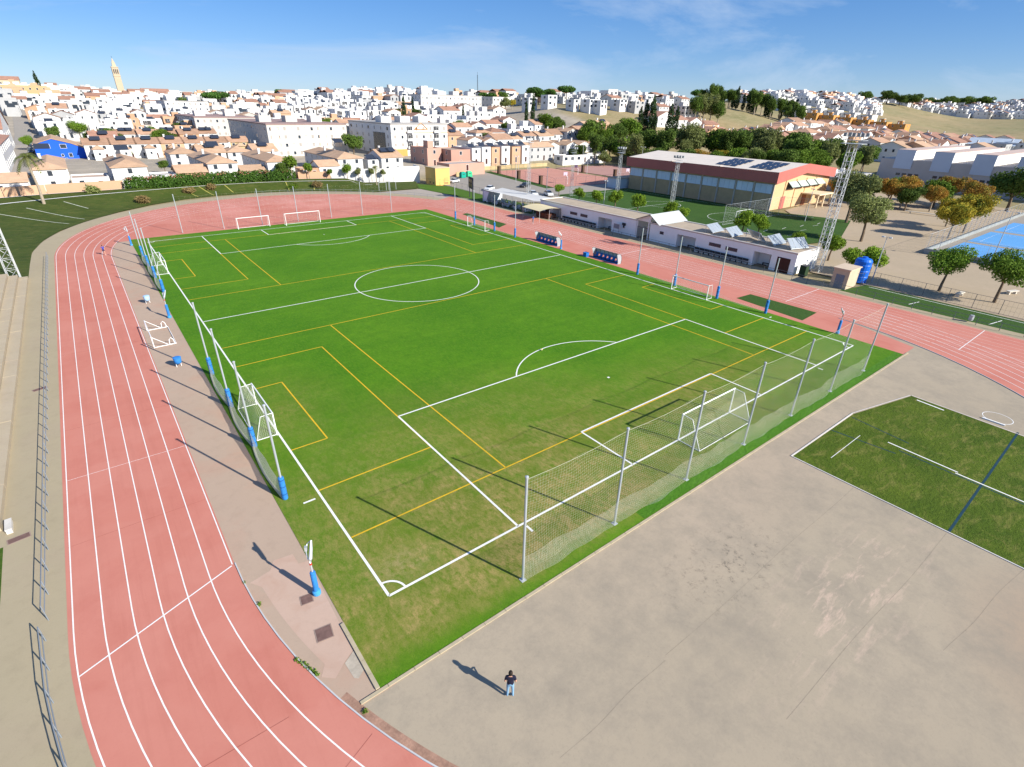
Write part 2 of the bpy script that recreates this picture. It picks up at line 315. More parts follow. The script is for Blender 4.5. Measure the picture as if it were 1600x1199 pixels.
M_pad = mat('pad_blue', (0.03, 0.19, 0.52), rough=0.75, var=0.2, scale=1.5, var2=.12)
M_net = mat('net_twine', (0.62, 0.62, 0.48), rough=0.9, var=0.05)
M_nety = mat('net_twine_dense', (0.62, 0.60, 0.50), rough=0.9, var=0.08)
for m_ in (M_net, M_nety):
    n_ = m_.node_tree.nodes; t_ = n_.new('ShaderNodeBsdfTranslucent'); t_.inputs['Color'].default_value = (0.8, 0.78, 0.66, 1); x_ = n_.new('ShaderNodeMixShader'); x_.inputs[0].default_value = 0.5
    m_.node_tree.links.new(n_['Principled BSDF'].outputs[0], x_.inputs[1]); m_.node_tree.links.new(t_.outputs[0], x_.inputs[2]); m_.node_tree.links.new(x_.outputs[0], n_['Material Output'].inputs['Surface'])
# ------------------------------------------------------------------ terrain
xs = np.concatenate([np.arange(-2600, -220, 140), np.arange(-220, 760, 9), np.arange(760, 1400, 40), np.arange(1400, 2700, 140)])
ys = np.concatenate([np.arange(-2600, -200, 160), np.arange(-200, 100, 30), np.arange(100, 860, 9), np.arange(860, 1400, 40), np.arange(1400, 2700, 140)])
X, Y = np.meshgrid(xs.astype(float), ys.astype(float)); Z = np.zeros_like(X)
for i in range(len(ys)): Z[i] = ground(X[i], Y[i])
nx = len(xs); V = np.stack([X.ravel(), Y.ravel(), Z.ravel()], -1)
F = [[j*nx+i, j*nx+i+1, (j+1)*nx+i+1, (j+1)*nx+i] for j in range(len(ys)-1) for i in range(nx-1)]
me = bpy.data.meshes.new('terrain'); me.from_pydata(V.tolist(), [], F); me.polygons.foreach_set('use_smooth', [True]*len(F)); me.materials.append(M_land); me.update()
struct(put('terrain', me))
# ------------------------------------------------------------------ track, aprons, lawns
TXC = 30.2; RI = 36.4; NYC = 7.4
def loop(d, y_lo=None, n=96):
    """lane line at d metres outside the kerb, from the right straight over the far bend, down the left straight and round the near bend"""
    far = [(TXC + (RI + d) * math.cos(t), 90 + 0.6 * d + (42 + 1.09 * d) * math.sin(t)) for t in np.linspace(0, PI, n)]
    near = [(TXC + (RI + d) * math.cos(t), NYC + (RI + d) * math.sin(t)) for t in np.linspace(PI, 2 * PI, n)]
    return [(p[0], p[1]) for p in far + near]
apron = sheet('concrete_apron', [(TXC + 36.3*math.cos(t), NYC + 36.3*math.sin(t)) for t in np.linspace(PI, 2*PI, 60)], 0.0, M_apron)
sheet('edge_paving', [(-6.4, 9), (-6.05, 2), (-5.0, -2.2), (-3.9, -4.66), (-1.9, -4.66), (-1.9, 103.4), (-2.4, 104), (-6.4, 100)], 0.004, M_strip)
b = MB(); li = loop(-0.12); lo = loop(7.55); k = len(li)
b.v = [(p[0], p[1], 0.010) for p in li + lo]; b.f = [[i, (i+1) % k, k + (i+1) % k, k + i][::-1] for i in range(k)]; b.m = [0]*k
track = struct(b.build('running_track', M_track))
farD = [(TXC + 36.4*math.cos(t), 90 + 42*math.sin(t)) for t in np.linspace(0, PI, 48)]
sheet('bend_infield', [p for p in farD if p[1] > 102] + [(-4.6, 102.2), (-2.2, 102.2), (-2.2, 90), (60.2, 90), (66.9, 90)], 0.007, M_track)
sheet('jump_area', [(59.8, -4.4), (63.6, -4.4), (66.9, 6), (66.9, 92), (59.8, 104)], 0.0085, M_track)
sheet('sprint_straight', [(66.95, -70), (77.3, -70), (77.3, 118), (66.95, 112)], 0.013, M_track)
ln = MB()
for i in range(7):
    pts = loop(i * 1.22); pts = pts[:97] if i == 0 else pts + [pts[0]]
    ln.ribbon(pts, 0.062, 0.018)
l2 = MB()
for i in range(9): l2.ribbon([(67.0 + i * 1.25, -70), (67.0 + i * 1.25, 116)], 0.065, 0.019)
l2.build('lane_line', mat('line_worn', (0.66, 0.45, 0.40), var=0.12, scale=1.5), track)
ln.ribbon([(-13.4, 4.4), (-6.25, 7.3)], 0.08, 0.021); ln.ribbon([(67.1, -7.7), (77.2, -7.7)], 0.08, 0.022)
ln.ribbon([(67.1, 12.6), (77.2, 12.6)], 0.08, 0.022); ln.ribbon([(66.9, 44), (77.2, 44)], 0.08, 0.022)
ln.ribbon([(-13.5, 22.2), (-6.3, 22.2)], 0.03, 0.020)
ln.build('lane_line', M_white, track)
sm = MB()
for y_ in (-3.2, 14.5, 30.0, 47.5, 63, 79): sm.ribbon([(-13.6, y_), (-9.9, y_ + .05), (-6.3, y_ - .02)], 0.02, 0.0165)
for t_ in (1.12, 1.21, 1.3): sm.ribbon([(TXC + r_ * math.cos(PI*t_), NYC + r_ * math.sin(PI*t_)) for r_ in (36.5, 40, 43.8)], 0.02, 0.0165)
sm.build('surface_seam', mat('seam_red', (0.33, 0.10, 0.075), var=0.3, scale=1), track)
kb = MB()
for pts in ([(TXC + 36.25*math.cos(t), NYC + 36.25*math.sin(t)) for t in np.linspace(PI - 0.0, PI*1.98, 70)],):
    for a, c in zip(pts, pts[1:]):
        d = Vector((c[0]-a[0], c[1]-a[1])).normalized(); q = Vector((-d.y, d.x)) * 0.032
        kb.poly([(a[0]-q.x, a[1]-q.y, .06), (c[0]-q.x, c[1]-q.y, .06), (c[0]+q.x, c[1]+q.y, .06), (a[0]+q.x, a[1]+q.y, .06)])
        kb.poly([(a[0]-q.x, a[1]-q.y, 0), (c[0]-q.x, c[1]-q.y, 0), (c[0]-q.x, c[1]-q.y, .06), (a[0]-q.x, a[1]-q.y, .06)]); kb.poly([(a[0]+q.x, a[1]+q.y, 0), (a[0]+q.x, a[1]+q.y, .06), (c[0]+q.x, c[1]+q.y, .06), (c[0]+q.x, c[1]+q.y, 0)])
kb.build('kerb', mat('kerb_rail', (0.50, 0.50, 0.50), rough=.6), track)
ch = [(TXC + 36.02*math.cos(t), NYC + 36.02*math.sin(t)) for t in np.linspace(PI*1.1, PI*1.42, 40)]
MB().ribbon(ch, 0.36, 0.007).build('drain_channel', mat('channel_brick', (0.34, 0.20, 0.14), var=0.3, scale=2, var2=.2, scale2=9), track)
# pitch lawn with its lines
pitch = sheet('football_pitch', [(-2.6, -4.45), (60.3, -4.45), (60.9, 30), (60.9, 103.2), (-2.5, 103.2)], 0.024, M_turf)
W_, L_ = 58.2, 99.5; w1 = MB(); zl = 0.030
def wl(*p): w1.ribbon(p, 0.15, zl)
wl((0,0),(W_,0)); wl((0,L_),(W_,L_)); wl((0,0),(0,L_)); wl((W_,0),(W_,L_)); wl((0,L_/2),(W_,L_/2))
for s, y0 in ((1, 0.0), (-1, L_)):
    a, c, g, h = (W_-40.32)/2, (W_+40.32)/2, (W_-18.32)/2, (W_+18.32)/2
    for q in (((a,y0),(a,y0+s*16.5)), ((a,y0+s*16.5),(c,y0+s*16.5)), ((c,y0+s*16.5),(c,y0)), ((g,y0),(g,y0+s*5.5)), ((g,y0+s*5.5),(h,y0+s*5.5)), ((h,y0+s*5.5),(h,y0))): wl(*q)
    t0 = math.asin(5.5/9.15); w1.ribbon([(W_/2 + 9.15*math.cos(t), y0 + s*(11 + 9.15*math.sin(t))) for t in np.linspace(t0, PI - t0, 24)], 0.13, zl + .001)
    w1.ribbon([(W_/2 - .12, y0 + s*11), (W_/2 + .12, y0 + s*11)], 0.24, zl)
    for x, sx in ((0, 1), (W_, -1)): w1.ribbon([(x + sx*1.0*math.cos(t), y0 + s*1.0*math.sin(t)) for t in np.linspace(0, PI/2, 10)], 0.12, zl + .001)
w1.ribbon([(W_/2 + 9.15*math.cos(t), L_/2 + 9.15*math.sin(t)) for t in np.linspace(0, 2*PI, 80)], 0.13, zl + .001)
for p, q in (((-1.2,10.2),(-0.4,10.2)), ((9.4,-0.9),(9.4,-0.3)), ((58.9,10.5),(59.4,10.5)), ((48.7,-0.9),(48.7,-0.4)), ((-1.2,89),(-0.4,89))): wl(p, q)
w1.build('white_line', M_white, pitch)
y7 = MB()
def yl(*p): y7.ribbon(p, 0.11, zl - .003)
for y0 in (5.35, 59.4):
    yc = y0 + 17.35
    yl((0.1, y0), (W_-.1, y0)); yl((0.1, y0 + 34.8), (W_-.1, y0 + 34.8)); yl((12, y0), (12, y0 + 34.8)); yl((46.2, y0), (46.2, y0 + 34.8))
    for x0, s in ((0, 1), (W_, -1)):
        yl((x0, yc-11.8), (x0+s*8.9, yc-11.8), ); yl((x0+s*8.9, yc-11.8), (x0+s*8.9, yc+11.8)); yl((x0+s*8.9, yc+11.8), (x0, yc+11.8))
        yl((x0, yc-5.9), (x0+s*2.9, yc-5.9)); yl((x0+s*2.9, yc-5.9), (x0+s*2.9, yc+5.9)); yl((x0+s*2.9, yc+5.9), (x0, yc+5.9))
y7.build('yellow_line', M_yel, pitch)
MB().ribbon([(16, -4.0), (60.2, -4.0)], 0.75, 0.028).build('new_turf_strip', M_fresh, pitch)
ks = MB()
for i in range(48):
    x0 = -3.6 + i * 1.35; ks.box(x0, -4.62 + rng.uniform(-.012, .012), -0.02, x0 + 1.33, -4.46, 0.05 + rng.uniform(0, .01))
ks.build('kerb_stone', M_kerb, pitch)
ks = MB()
for i in range(5): ks.box(-2.8, -4.4 + i*0.85, 0, -2.61, -4.4 + i*0.85 + 0.83, 0.09)
ks.build('kerb_stone', M_kerb, pitch)
# near left corner slabs
sheet('pink_slab', [(-5.75, 5.4), (-4.6, 5.65), (-4.25, 6.3), (-3.2, 6.15), (-3.15, 5.2), (-2.65, 5.1), (-2.82, -1.85), (-3.45, -2.25), (-4.05, -2.75), (-4.55, -2.3)] + [(TXC + 35.6*math.cos(t), NYC + 35.6*math.sin(t)) for t in np.linspace(PI + .26, PI + .075, 7)], 0.008, M_pink)
sheet('grey_slab', [(-3.42, -2.3), (-2.84, -1.92), (-2.84, -3.15), (-3.2, -3.4), (-3.36, -3.25)], 0.012, mat('grey_slab', (0.44, 0.38, 0.30), var=0.2, scale=1.5, var2=0.1))
M_rust = mat('manhole_iron', (0.17, 0.10, 0.085), var=0.25, scale=4)
for x, y, s, lb in ((-3.62, 2.45, 0.33, 'small rusty square manhole cover at the foot of the blue padded post'), (-3.62, -0.12, 0.42, 'larger rusty square manhole cover in the pink slab')):
    mo = thing('manhole_cover', lb, 'manhole', (x, y, 0.012), -0.15); MB().box(-s, -s, 0, s, s, .012).build('frame', mat('manhole_frame', (0.3, 0.22, 0.18)), mo); MB().box(-s+.05, -s+.05, .012, s-.05, s-.05, .02).build('lid', M_rust, mo)
# throwing sector lawn on the right
dl = sheet('throwing_lawn', [(30.9, -6.7), (41.7, -6.75), (49.9, -8.6), (49.2, -26), (30.85, -26)], 0.012, M_dgrass)
k2 = MB(); k2.box(30.76, -26, 0, 30.84, -6.7, .045); k2.box(30.76, -6.68, 0, 41.7, -6.58, .045); k2.build('lawn_edging', mat('edging_white', (0.62, 0.58, 0.54), var=0.15, scale=2), dl)
k2 = MB()
for a, c in (((41.7, -6.62), (49.9, -8.5)), ((49.95, -8.6), (49.3, -24))):
    d = Vector((c[0]-a[0], c[1]-a[1])).normalized(); q = Vector((-d.y, d.x))*.04
    k2.poly([(a[0]-q.x,a[1]-q.y,.05),(c[0]-q.x,c[1]-q.y,.05),(c[0]+q.x,c[1]+q.y,.05),(a[0]+q.x,a[1]+q.y,.05)])
k2.build('lawn_edging', MATS['edging_white'], dl)
k2 = MB(); k2.ribbon([(39.2, -10.4), (39.0, -15.2)], .12, .019); k2.ribbon([(38.75, -15.1), (38.6, -25.5)], .12, .0195); k2.ribbon([(33.1, -8.6), (38.4, -8.6)], .045, .019); k2.ribbon([(49.4, -9.2), (49.2, -11.4)], .16, .02); k2.build('white_line', M_white, dl)
k2 = MB(); k2.ribbon([(30.9, -16.9), (50.0, -16.5)], .15, .018); k2.ribbon([(37.3, -6.8), (37.9, -11.4)], .1, .018); k2.ribbon([(41.0, -6.9), (40.4, -11.5)], .09, .018); k2.ribbon([(38.6, -11.4), (38.3, -21)], .1, .0175); k2.ribbon([(31.2, -20.6), (35.5, -24)], .15, .018); k2.build('blue_line', M_bluepaint, dl)
k2 = MB(); k2.ribbon([(51.6 + 1.07*math.cos(t), -14.75 + 1.07*math.sin(t)) for t in np.linspace(0, 2*PI, 40)], .06, .008); k2.box(50.35, -15.5, 0, 50.5, -13.9, .1); k2.build('throwing_circle', M_white, dl)
# long joints of the apron
jn = MB(); M_joint = mat('joint_dark', (0.24, 0.20, 0.15), var=0.4, scale=2)
for a, c in (((9.2, -11.3), (30.6, -11.2)), ((11.0, -16.4), (30.6, -16.9)), ((20.6, -19.6), (30.7, -20.6)), ((2.0, -11.6), (9.0, -11.4))):
    n_ = 26; jn.ribbon([(a[0] + (c[0]-a[0])*t + 0, a[1] + (c[1]-a[1])*t + 0.05*math.sin(9*t + a[0])) for t in np.linspace(0, 1, n_)], 0.012, 0.003)
jn.build('slab_joint', M_joint, apron)
# mats, walkways, grandstand side
sheet('jump_mat', [(62.6, 17.5), (66.0, 17.3), (66.1, 7.8), (61.5, 7.5)], 0.016, M_small)
sheet('far_mat', [(64.9, 92.7), (66.8, 93.5), (66.8, 77.2), (63.0, 75.0)], 0.016, M_small)
wo_ = loop(7.5); wi = [p for p in wo_ if p[0] < 75.0 or True]
b = MB(); lo2 = loop(10.6); k = len(wo_)
b.v = [(p[0], p[1], 0.005) for p in wo_ + lo2]; b.f = [[i, i+1, k+i+1, k+i][::-1] for i in range(0, k - 44)]; b.m = [0]*len(b.f)
struct(b.build('perimeter_walk', M_walk))
sheet('walk_edge', [(-17.2, -40), (-13.2, -40), (-13.2, 100), (-17.2, 100)], 0.003, M_walk)
sheet('far_corner_paving', [(56, 137.5), (61, 135.5), (77.2, 136), (79, 118), (77.2, 108), (66, 124)], 0.0045, concrete_mat('corner_paving', (0.36, 0.31, 0.26), (0.40, 0.35, 0.30), (0.38, 0.32, 0.27)))
sheet('clubhouse_walk', [(77.3, -70), (81.2, -70), (81.6, 110), (77.3, 118)], 0.006, M_walk)
# ------------------------------------------------------------------ nets, ball-stop fences, goals
def net_mesh(Pg, w, m):
    """Pg: grid (ni, nj, 3) of knots; every strand is a thin ribbon"""
    ni, nj, _ = Pg.shape; V = []; F = []
    def strands(A):
        for r in A:
            d = np.zeros_like(r); d[1:-1] = r[2:] - r[:-2]; d[0] = r[1] - r[0]; d[-1] = r[-1] - r[-2]
            return
    k = 0
    for axis in (0, 1):
        A = Pg if axis == 1 else np.swapaxes(Pg, 0, 1)
        T = np.gradient(Pg, axis=1 if axis == 0 else 0); T = T / (np.linalg.norm(T, axis=2, keepdims=True) + 1e-9) * w / 2
        T = np.swapaxes(T, 0, 1) if axis == 0 else T
        a, c, _ = A.shape
        vv = np.stack([A + T, A - T], 2).reshape(-1, 3); V.append(vv)
        idx = np.arange(a * c * 2).reshape(a, c, 2) + k
        F.append(np.stack([idx[:, :-1, 0], idx[:, :-1, 1], idx[:, 1:, 1], idx[:, 1:, 0]], -1).reshape(-1, 4)); k += a * c * 2
    V = np.concatenate(V); F = np.concatenate(F); me = bpy.data.meshes.new('net'); me.from_pydata(V.tolist(), [], F.tolist()); me.materials.append(m); me.update(); return me
def panel(a, c, ztop, zbot, cell, w, m, wob=0.0, sag=0.0, step=None, belly=0.0, seed=0):
    """net hung between two posts; a, c base points (x, y)"""
    Lp = math.hypot(c[0]-a[0], c[1]-a[1]); ni = max(2, int(Lp/cell)); s = np.linspace(0, 1, ni + 1)
    top = ztop - sag * 4 * s * (1 - s); bot = zbot(s) if callable(zbot) else np.full_like(s, zbot); nj = max(2, int((ztop - float(np.mean(bot)))/cell)); t = np.linspace(0, 1, nj + 1)
    nrm = np.array([-(c[1]-a[1]), c[0]-a[0]]) / Lp; P = np.zeros((ni+1, nj+1, 3)); r = np.random.RandomState(seed)
    z = bot[:, None] + (top - bot)[:, None] * t[None, :]
    ph = r.uniform(0, 6, 4); off = wob * (np.sin(s[:, None]*7 + ph[0] + z*0.9)*0.6 + np.sin(s[:, None]*17 + ph[1] + z*2)*0.4) * np.sin(np.clip(s, 0, 1)*PI)[:, None]**0.3 + belly * (4*s*(1-s))[:, None] * (1 - t)[None, :]
    P[..., 0] = a[0] + (c[0]-a[0])*s[:, None] + nrm[0]*off; P[..., 1] = a[1] + (c[1]-a[1])*s[:, None] + nrm[1]*off
    P[..., 2] = z + wob*0.25*np.sin(s[:, None]*11 + ph[2]); return net_mesh(P, w, m)
M_pole = mat('pole_grey', (0.42, 0.46, 0.49), rough=0.5, metal=0.3, var=0.05)
post_me = MB().tube([(0,0,0), (0,0,7.25)], 0.072, 10).mesh('post', M_pole); cap_me = MB().lathe([(.1, 0), (.1, .06), (.02, .1)], 10).mesh('post_cap', M_galv)
pad_me = MB().lathe([(.17, .03), (.19, .1), (.19, 1.75), (.16, 1.82), (.09, 1.83)], 12).lathe([(.195, .45), (.195, .5)], 12, 1).lathe([(.195, 1.05), (.195, 1.1)], 12, 1).lathe([(.195, 1.6), (.195, 1.65)], 12, 1).mesh('foot_pad', [M_pad, mat('pad_strap', (0.01, 0.06, 0.22))])
plate_me = MB().box(-.16, -.16, .024, .16, .16, .05).mesh('base_plate', M_galv)
xs7 = [6.5 + 7.58*i for i in range(7)]
fence = thing('ball_stop_fence', 'tall ball-stop net on seven grey posts behind the near goal line', 'net fence')
for i, x in enumerate(xs7):
    p = put('post', post_me, fence, (x, -3.5, 0)); put('cap', cap_me, p, (0, 0, 7.25)); put('base_plate', plate_me, p)
for i in range(6):
    put('net', panel((xs7[i], -3.44), (xs7[i+1], -3.44), 7.05, 0.5, 0.19, 0.0068, M_net, 0.16, 0.16, seed=i), fence)
    rr = np.random.RandomState(i); mid = rr.uniform(-.25, .1)
    put('lower_net', panel((xs7[i], -3.62), (xs7[i+1], -3.62), 1.95, 0.1, 0.1, 0.0105, M_nety, 0.13, 0.25 + mid, seed=20+i, belly=-0.12), fence)
tb = MB(); tb.tube([(6.5, -3.44, 7.06)] + [(xs7[i] + 7.58*s, -3.44, 7.06 - .16*4*s*(1-s)) for i in range(6) for s in (.25, .5, .75, 1)], 0.014, 4); tb.build('top_rope', M_net, fence)
def side_fence(label, x, ylist, pads, side, low):
    f = thing('ball_stop_fence', label, 'net fence')
    for y in ylist:
        p = put('post', post_me, f, (x, y, 0)); put('cap', cap_me, p, (0, 0, 7.25))
        if pads: put('foot_pad', pad_me, p)
    for a, c in zip(ylist, ylist[1:]):
        if low: # net let down and bunched along the foot of the posts
            put('net', panel((x - side*.12, a), (x - side*.12, c), 1.5, lambda s: 0.04 + 0*s, 0.075, 0.03, M_nety, 0.05, 0.28, seed=int(a), belly=0.26*side), f)
            put('net_bundle', MB().tube([(x - side*(.12 + .24*math.sin(PI*t)), a + (c-a)*t, .10 + .03*math.sin(9*t)) for t in np.linspace(0, 1, 12)], .09, 6).mesh('net_bundle', M_nety), f)
        else: put('net', panel((x, a), (x, c), 7.0, 0.4, 0.35, 0.012, M_net, 0.1, 0.2, seed=int(a)), f)
    return f
side_fence('four posts with blue foot pads and lowered net beside the nearer left goal', -2.0, [11.4, 18.9, 26.4, 34.1], True, 1, True)
side_fence('four posts with blue foot pads and lowered net beside the farther left goal', -2.0, [64.9, 72.9, 80.5, 87.9], True, 1, True)
def bare_posts(label, x, ylist, lab):
    f = thing('ball_stop_fence', label, 'net fence')
    for y in ylist:
        p = put('post', post_me, f, (x, y, 0)); put('cap', cap_me, p, (0, 0, 7.25)); put('foot_pad', pad_me, p)
    for a, c in zip(ylist, ylist[1:]): put('net', panel((x + .1, a), (x + .1, c), 0.9, 0.03, 0.2, 0.012, M_net, 0.05, 0.5, seed=int(a)), f)
bare_posts('four posts with blue foot pads beside the nearer right goal and track', 60.0, [11.7, 19.0, 26.3, 33.5], 'near')
bare_posts('four posts with blue foot pads beside the farther right goal', 60.0, [65.5, 72.6, 80.2, 88.0], 'far')
ff = thing('ball_stop_fence', 'line of grey posts with fine net behind the far goal line', 'net fence')
for x in xs7: p = put('post', post_me, ff, (x, 104.6, 0)); put('cap', cap_me, p, (0, 0, 7.25))
for i in range(6): put('net', panel((xs7[i], 104.6), (xs7[i+1], 104.6), 6.9, 0.4, 0.9, 0.006, M_net, 0.05, 0.1, seed=i), ff)
def goal(label, loc, rz, wd, ht, depth, net=True, back=0.9, group=None, cell=0.14, sw=0.012):
    """goal frame: line along local x, net towards local -y"""
    g = thing('football_goal', label, 'goal', loc, rz, group); r = 0.06; h = wd/2
    for s in (-1, 1):
        MB().tube([(s*h, 0, 0), (s*h, 0, ht)], r, 10).build('goal_post', M_goalw, g)
        MB().tube([(s*h, 0, ht), (s*h, -back, ht - .05), (s*(h - .02), -depth, .05)], .028, 6).build('side_stay', M_goalw, g)
        MB().tube([(s*h, 0, .05), (s*h, -depth, .05)], .03, 6).build('ground_bar', M_goalw, g)
    MB().tube([(-h - r, 0, ht), (h + r, 0, ht)], r, 10).build('crossbar', M_goalw, g)
    MB().tube([(-h, -depth, .05), (h, -depth, .05)], .03, 6).build('back_bar', M_goalw, g)
    if net:
        prof = [(0, ht - .02), (-back*.5, ht - .18), (-back, ht - .1), (-back - (depth-back)*.35, ht*.55), (-depth + .08, .15), (-depth, .05)]
        d = [0]; 
        for a, c in zip(prof, prof[1:]): d.append(d[-1] + math.hypot(c[0]-a[0], c[1]-a[1]))
        nj = int(d[-1]/cell); ni = int(wd/cell); t = np.linspace(0, d[-1], nj+1)
        py = np.interp(t, d, [p[0] for p in prof]); pz = np.interp(t, d, [p[1] for p in prof]); s = np.linspace(-h, h, ni+1)
        P = np.zeros((ni+1, nj+1, 3)); P[..., 0] = s[:, None]; P[..., 1] = py[None] + .1*np.sin(s*1.7)[:, None]*np.sin(t/d[-1]*PI)[None]; P[..., 2] = pz[None] - .14*np.cos(s/h*PI/2)[:, None]*np.exp(-((t - d[2])/.8)**2)[None]
        put('net', net_mesh(P, sw, M_net), g)
        for sx in (-1, 1):
            nz_ = int(ht/cell); ny = int(depth/cell); P = np.zeros((ny+1, nz_+1, 3)); yy = np.linspace(0, -depth, ny+1); top = np.interp(-yy, [0, back, depth], [ht, ht - .1, .1])
            P[..., 0] = sx*h; P[..., 1] = yy[:, None]; P[..., 2] = .04 + (top[:, None] - .04)*np.linspace(0, 1, nz_+1)[None]; put('side_net', net_mesh(P, sw, M_net), g)
    return g
goal('white full-size football goal with net on the near goal line', (29.1, 0, .024), 0, 7.32, 2.44, 2.0)
goal('white full-size football goal on the far goal line by the centre', (29.2, 100.9, .024), PI, 7.32, 2.44, 1.4, net=True, cell=0.3, sw=.01)
goal('spare white goal frame left of the far centre goal', (19.4, 102.2, .024), PI, 6.2, 2.2, 1.1, net=False)
goal('white small-sided goal with sagging net on the left touchline, nearer one', (-0.15, 22.6, .024), PI/2*3, 6.0, 2.05, 1.5, cell=.13, sw=.022)
goal('white small-sided goal on the left touchline, farther one', (-0.15, 77.4, .024), PI/2*3, 6.0, 2.05, 1.5, cell=.2, sw=.014)
goal('white small-sided goal on the right touchline, nearer one', (58.2, 22.5, .024), PI/2, 6.0, 2.05, 1.3, cell=.25, sw=.010)
goal('white small-sided goal on the right touchline, farther one', (58.3, 77, .024), PI/2, 6.6, 2.1, 1.3, cell=.3, sw=.010)
# small goal frame left lying on the left edge paving
og = thing('football_goal', 'small white portable goal frame without net on the left paving', 'goal', (-5.6, 47.3, .01))
MB().tube([(0, -2.95, 1.25), (0, 2.95, 1.25)], .045, 8).build('crossbar', M_goalw, og); MB().tube([(2.05, -2.95, .06), (2.05, 2.95, .06)], .035, 8).build('back_bar', M_goalw, og)
for s in (-1, 1):
    MB().tube([(0, s*2.95, .04), (2.05, s*2.95, .06)], .04, 8).build('ground_bar', M_goalw, og)
    MB().tube([(0, s*2.95, 0), (0, s*2.95, 1.25)], .05, 8).build('goal_post', M_goalw, og)
    MB().tube([(0, s*2.95, 1.22), (1.35, s*2.95, .08)], .03, 6).build('side_stay', M_goalw, og)
    MB().tube([(1.45, s*2.95, .06), (1.5, s*2.95, .6), (1.68, s*2.95, .8), (1.86, s*2.95, .6), (1.95, s*2.95, .06)], .04, 8).build('wheel_arch', M_goalw, og)
# ------------------------------------------------------------------ sprinkler cannons, bins, corner bits
def cannon(label, x, y, rz):
    t = thing('irrigation_cannon', label, 'sprinkler', (x, y, 0.02), rz)
    MB().lathe([(.05, 0), (.05, 2.35)], 8).build('riser_pipe', M_galv, t)
    MB().lathe([(.19, 0), (.22, .06), (.22, .24), (.12, .3)], 14).build('base_pad', mat('pad_light_blue', (0.06, 0.30, 0.62), rough=.7), t)
    MB().lathe([(.12, .3), (.15, .36), (.15, 1.62), (.12, 1.68), (.05, 1.7)], 12).build('foot_pad', M_pad, t)
    MB().lathe([(.07, 2.2), (.07, 2.34)], 8).build('collar', mat('collar_red', (0.5, 0.06, 0.04)), t)
    c = MB().tube([(0,0,2.32), (.03, .05, 2.55), (.1, .35, 2.95), (.14, .62, 3.3)], [.07, .10, .085, .05], 8).build('cannon_barrel', M_galv, t)
    MB().tube([(-.1, .08, 2.5), (-.17, .4, 2.75), (-.1, .66, 3.05), (.1, .62, 3.25)], .035, 5).build('swing_arm', M_galv, c); MB().box(-.24, .42, 2.75, -.1, .62, 3.0).build('deflector', M_galv, c)
cannon('sprinkler cannon with blue padded foot at the near left pitch corner', -3.05, 2.45, -.4)
cannon('sprinkler cannon with blue padded foot level with the left halfway line', -2.9, 53.5, -.5)
cannon('sprinkler cannon with blue padded foot at the far left pitch corner', -2.7, 97.9, .3)
cannon('sprinkler cannon with blue padded foot at the near right pitch corner', 60.6, 2.8, 1.4)
cannon('sprinkler cannon between the two dugouts by the right touchline', 61.2, 53.0, 1.2)
for x, y, lb, m_ in ((-4.25, 37.9, 'bright blue round litter bin on white stand beside goal frame', M_pad), (-4.3, 61.0, 'pale blue round litter bin standing beyond the goal frame', mat('bin_pale', (0.35, 0.52, 0.72), rough=.6))):
    t = thing('litter_bin', lb, 'bin', (x, y, .008), .3)
    MB().lathe([(.24, .34), (.33, .5), (.36, .95), (.3, 1.02)], 14).build('drum', m_, t, smooth=True); MB().lathe([(.37, .93), (.38, 1.0), (.25, 1.05), (.04, 1.07)], 14).build('lid', M_pad if m_ is M_pad else m_, t)
    for s in (-1, 1): MB().tube([(s*.22, 0, 0), (s*.22, 0, .5)], .03, 6).build('leg', M_goalw, t)
    MB().tube([(-.22, 0, .36), (.22, 0, .36)], .025, 6).build('cradle', M_goalw, t)
# ------------------------------------------------------------------ dugouts
M_seat = mat('seat_blue', (0.02, 0.15, 0.48), rough=.5); M_poly = mat('dugout_panel', (0.34, 0.36, 0.38), rough=.3, var=.1)
def dugout(label, x, y0, y1):
    t = thing('dugout', label, 'dugout', (x, (y0+y1)/2, .013)); h = (y1-y0)/2
    prof = [(1.15, 0), (1.25, .6), (1.18, 1.2), (.9, 1.6), (.4, 1.75), (0, 1.7)]
    n = 6
    for i in range(n + 1): MB().tube([(p[0], -h + 2*h*i/n, p[1]) for p in prof], .03, 6).build('hoop', M_dark, t)
    b = MB(); hi_ = [p for p in prof]
    for i in range(n):
        for a, c in zip(prof[1:3], prof[2:4]): b.poly([(a[0]+.02, -h+2*h*i/n, a[1]), (a[0]+.02, -h+2*h*(i+1)/n, a[1]), (c[0]+.02, -h+2*h*(i+1)/n, c[1]), (c[0]+.02, -h+2*h*i/n, c[1])])
    b.build('back_panel', mat('clear_panel', (0.42, 0.48, 0.52), rough=.2, var=.1), t)
    for s in (-1, 1): MB().poly([(p[0], s*h, p[1]) for p in prof] + [(.2, s*h, 1.1), (.4, s*h, .4), (.4, s*h, 0)]).build('end_panel', M_poly, t)
    MB().box(.45, -h+.05, .2, 1.1, h-.05, .3).build('bench', mat('dugout_floor', (0.05, 0.06, 0.09)), t)
    MB().box(.3, -h + .02, .0, 1.18, h - .02, .12).build('plinth', M_pad, t)
    for i in range(n):
        y = -h + 2*h*(i+.5)/n; s = MB().box(.42, y-.27, .3, .92, y+.27, .48).build('seat', M_seat, t); MB().box(.9, y-.27, .44, 1.02, y+.27, .98).build('seat_back', M_seat, s)
dugout('team dugout with blue seats farther from the camera', 61.6, 54.9, 61.2); dugout('team dugout with blue seats nearer to the camera', 61.6, 39.5, 45.4)
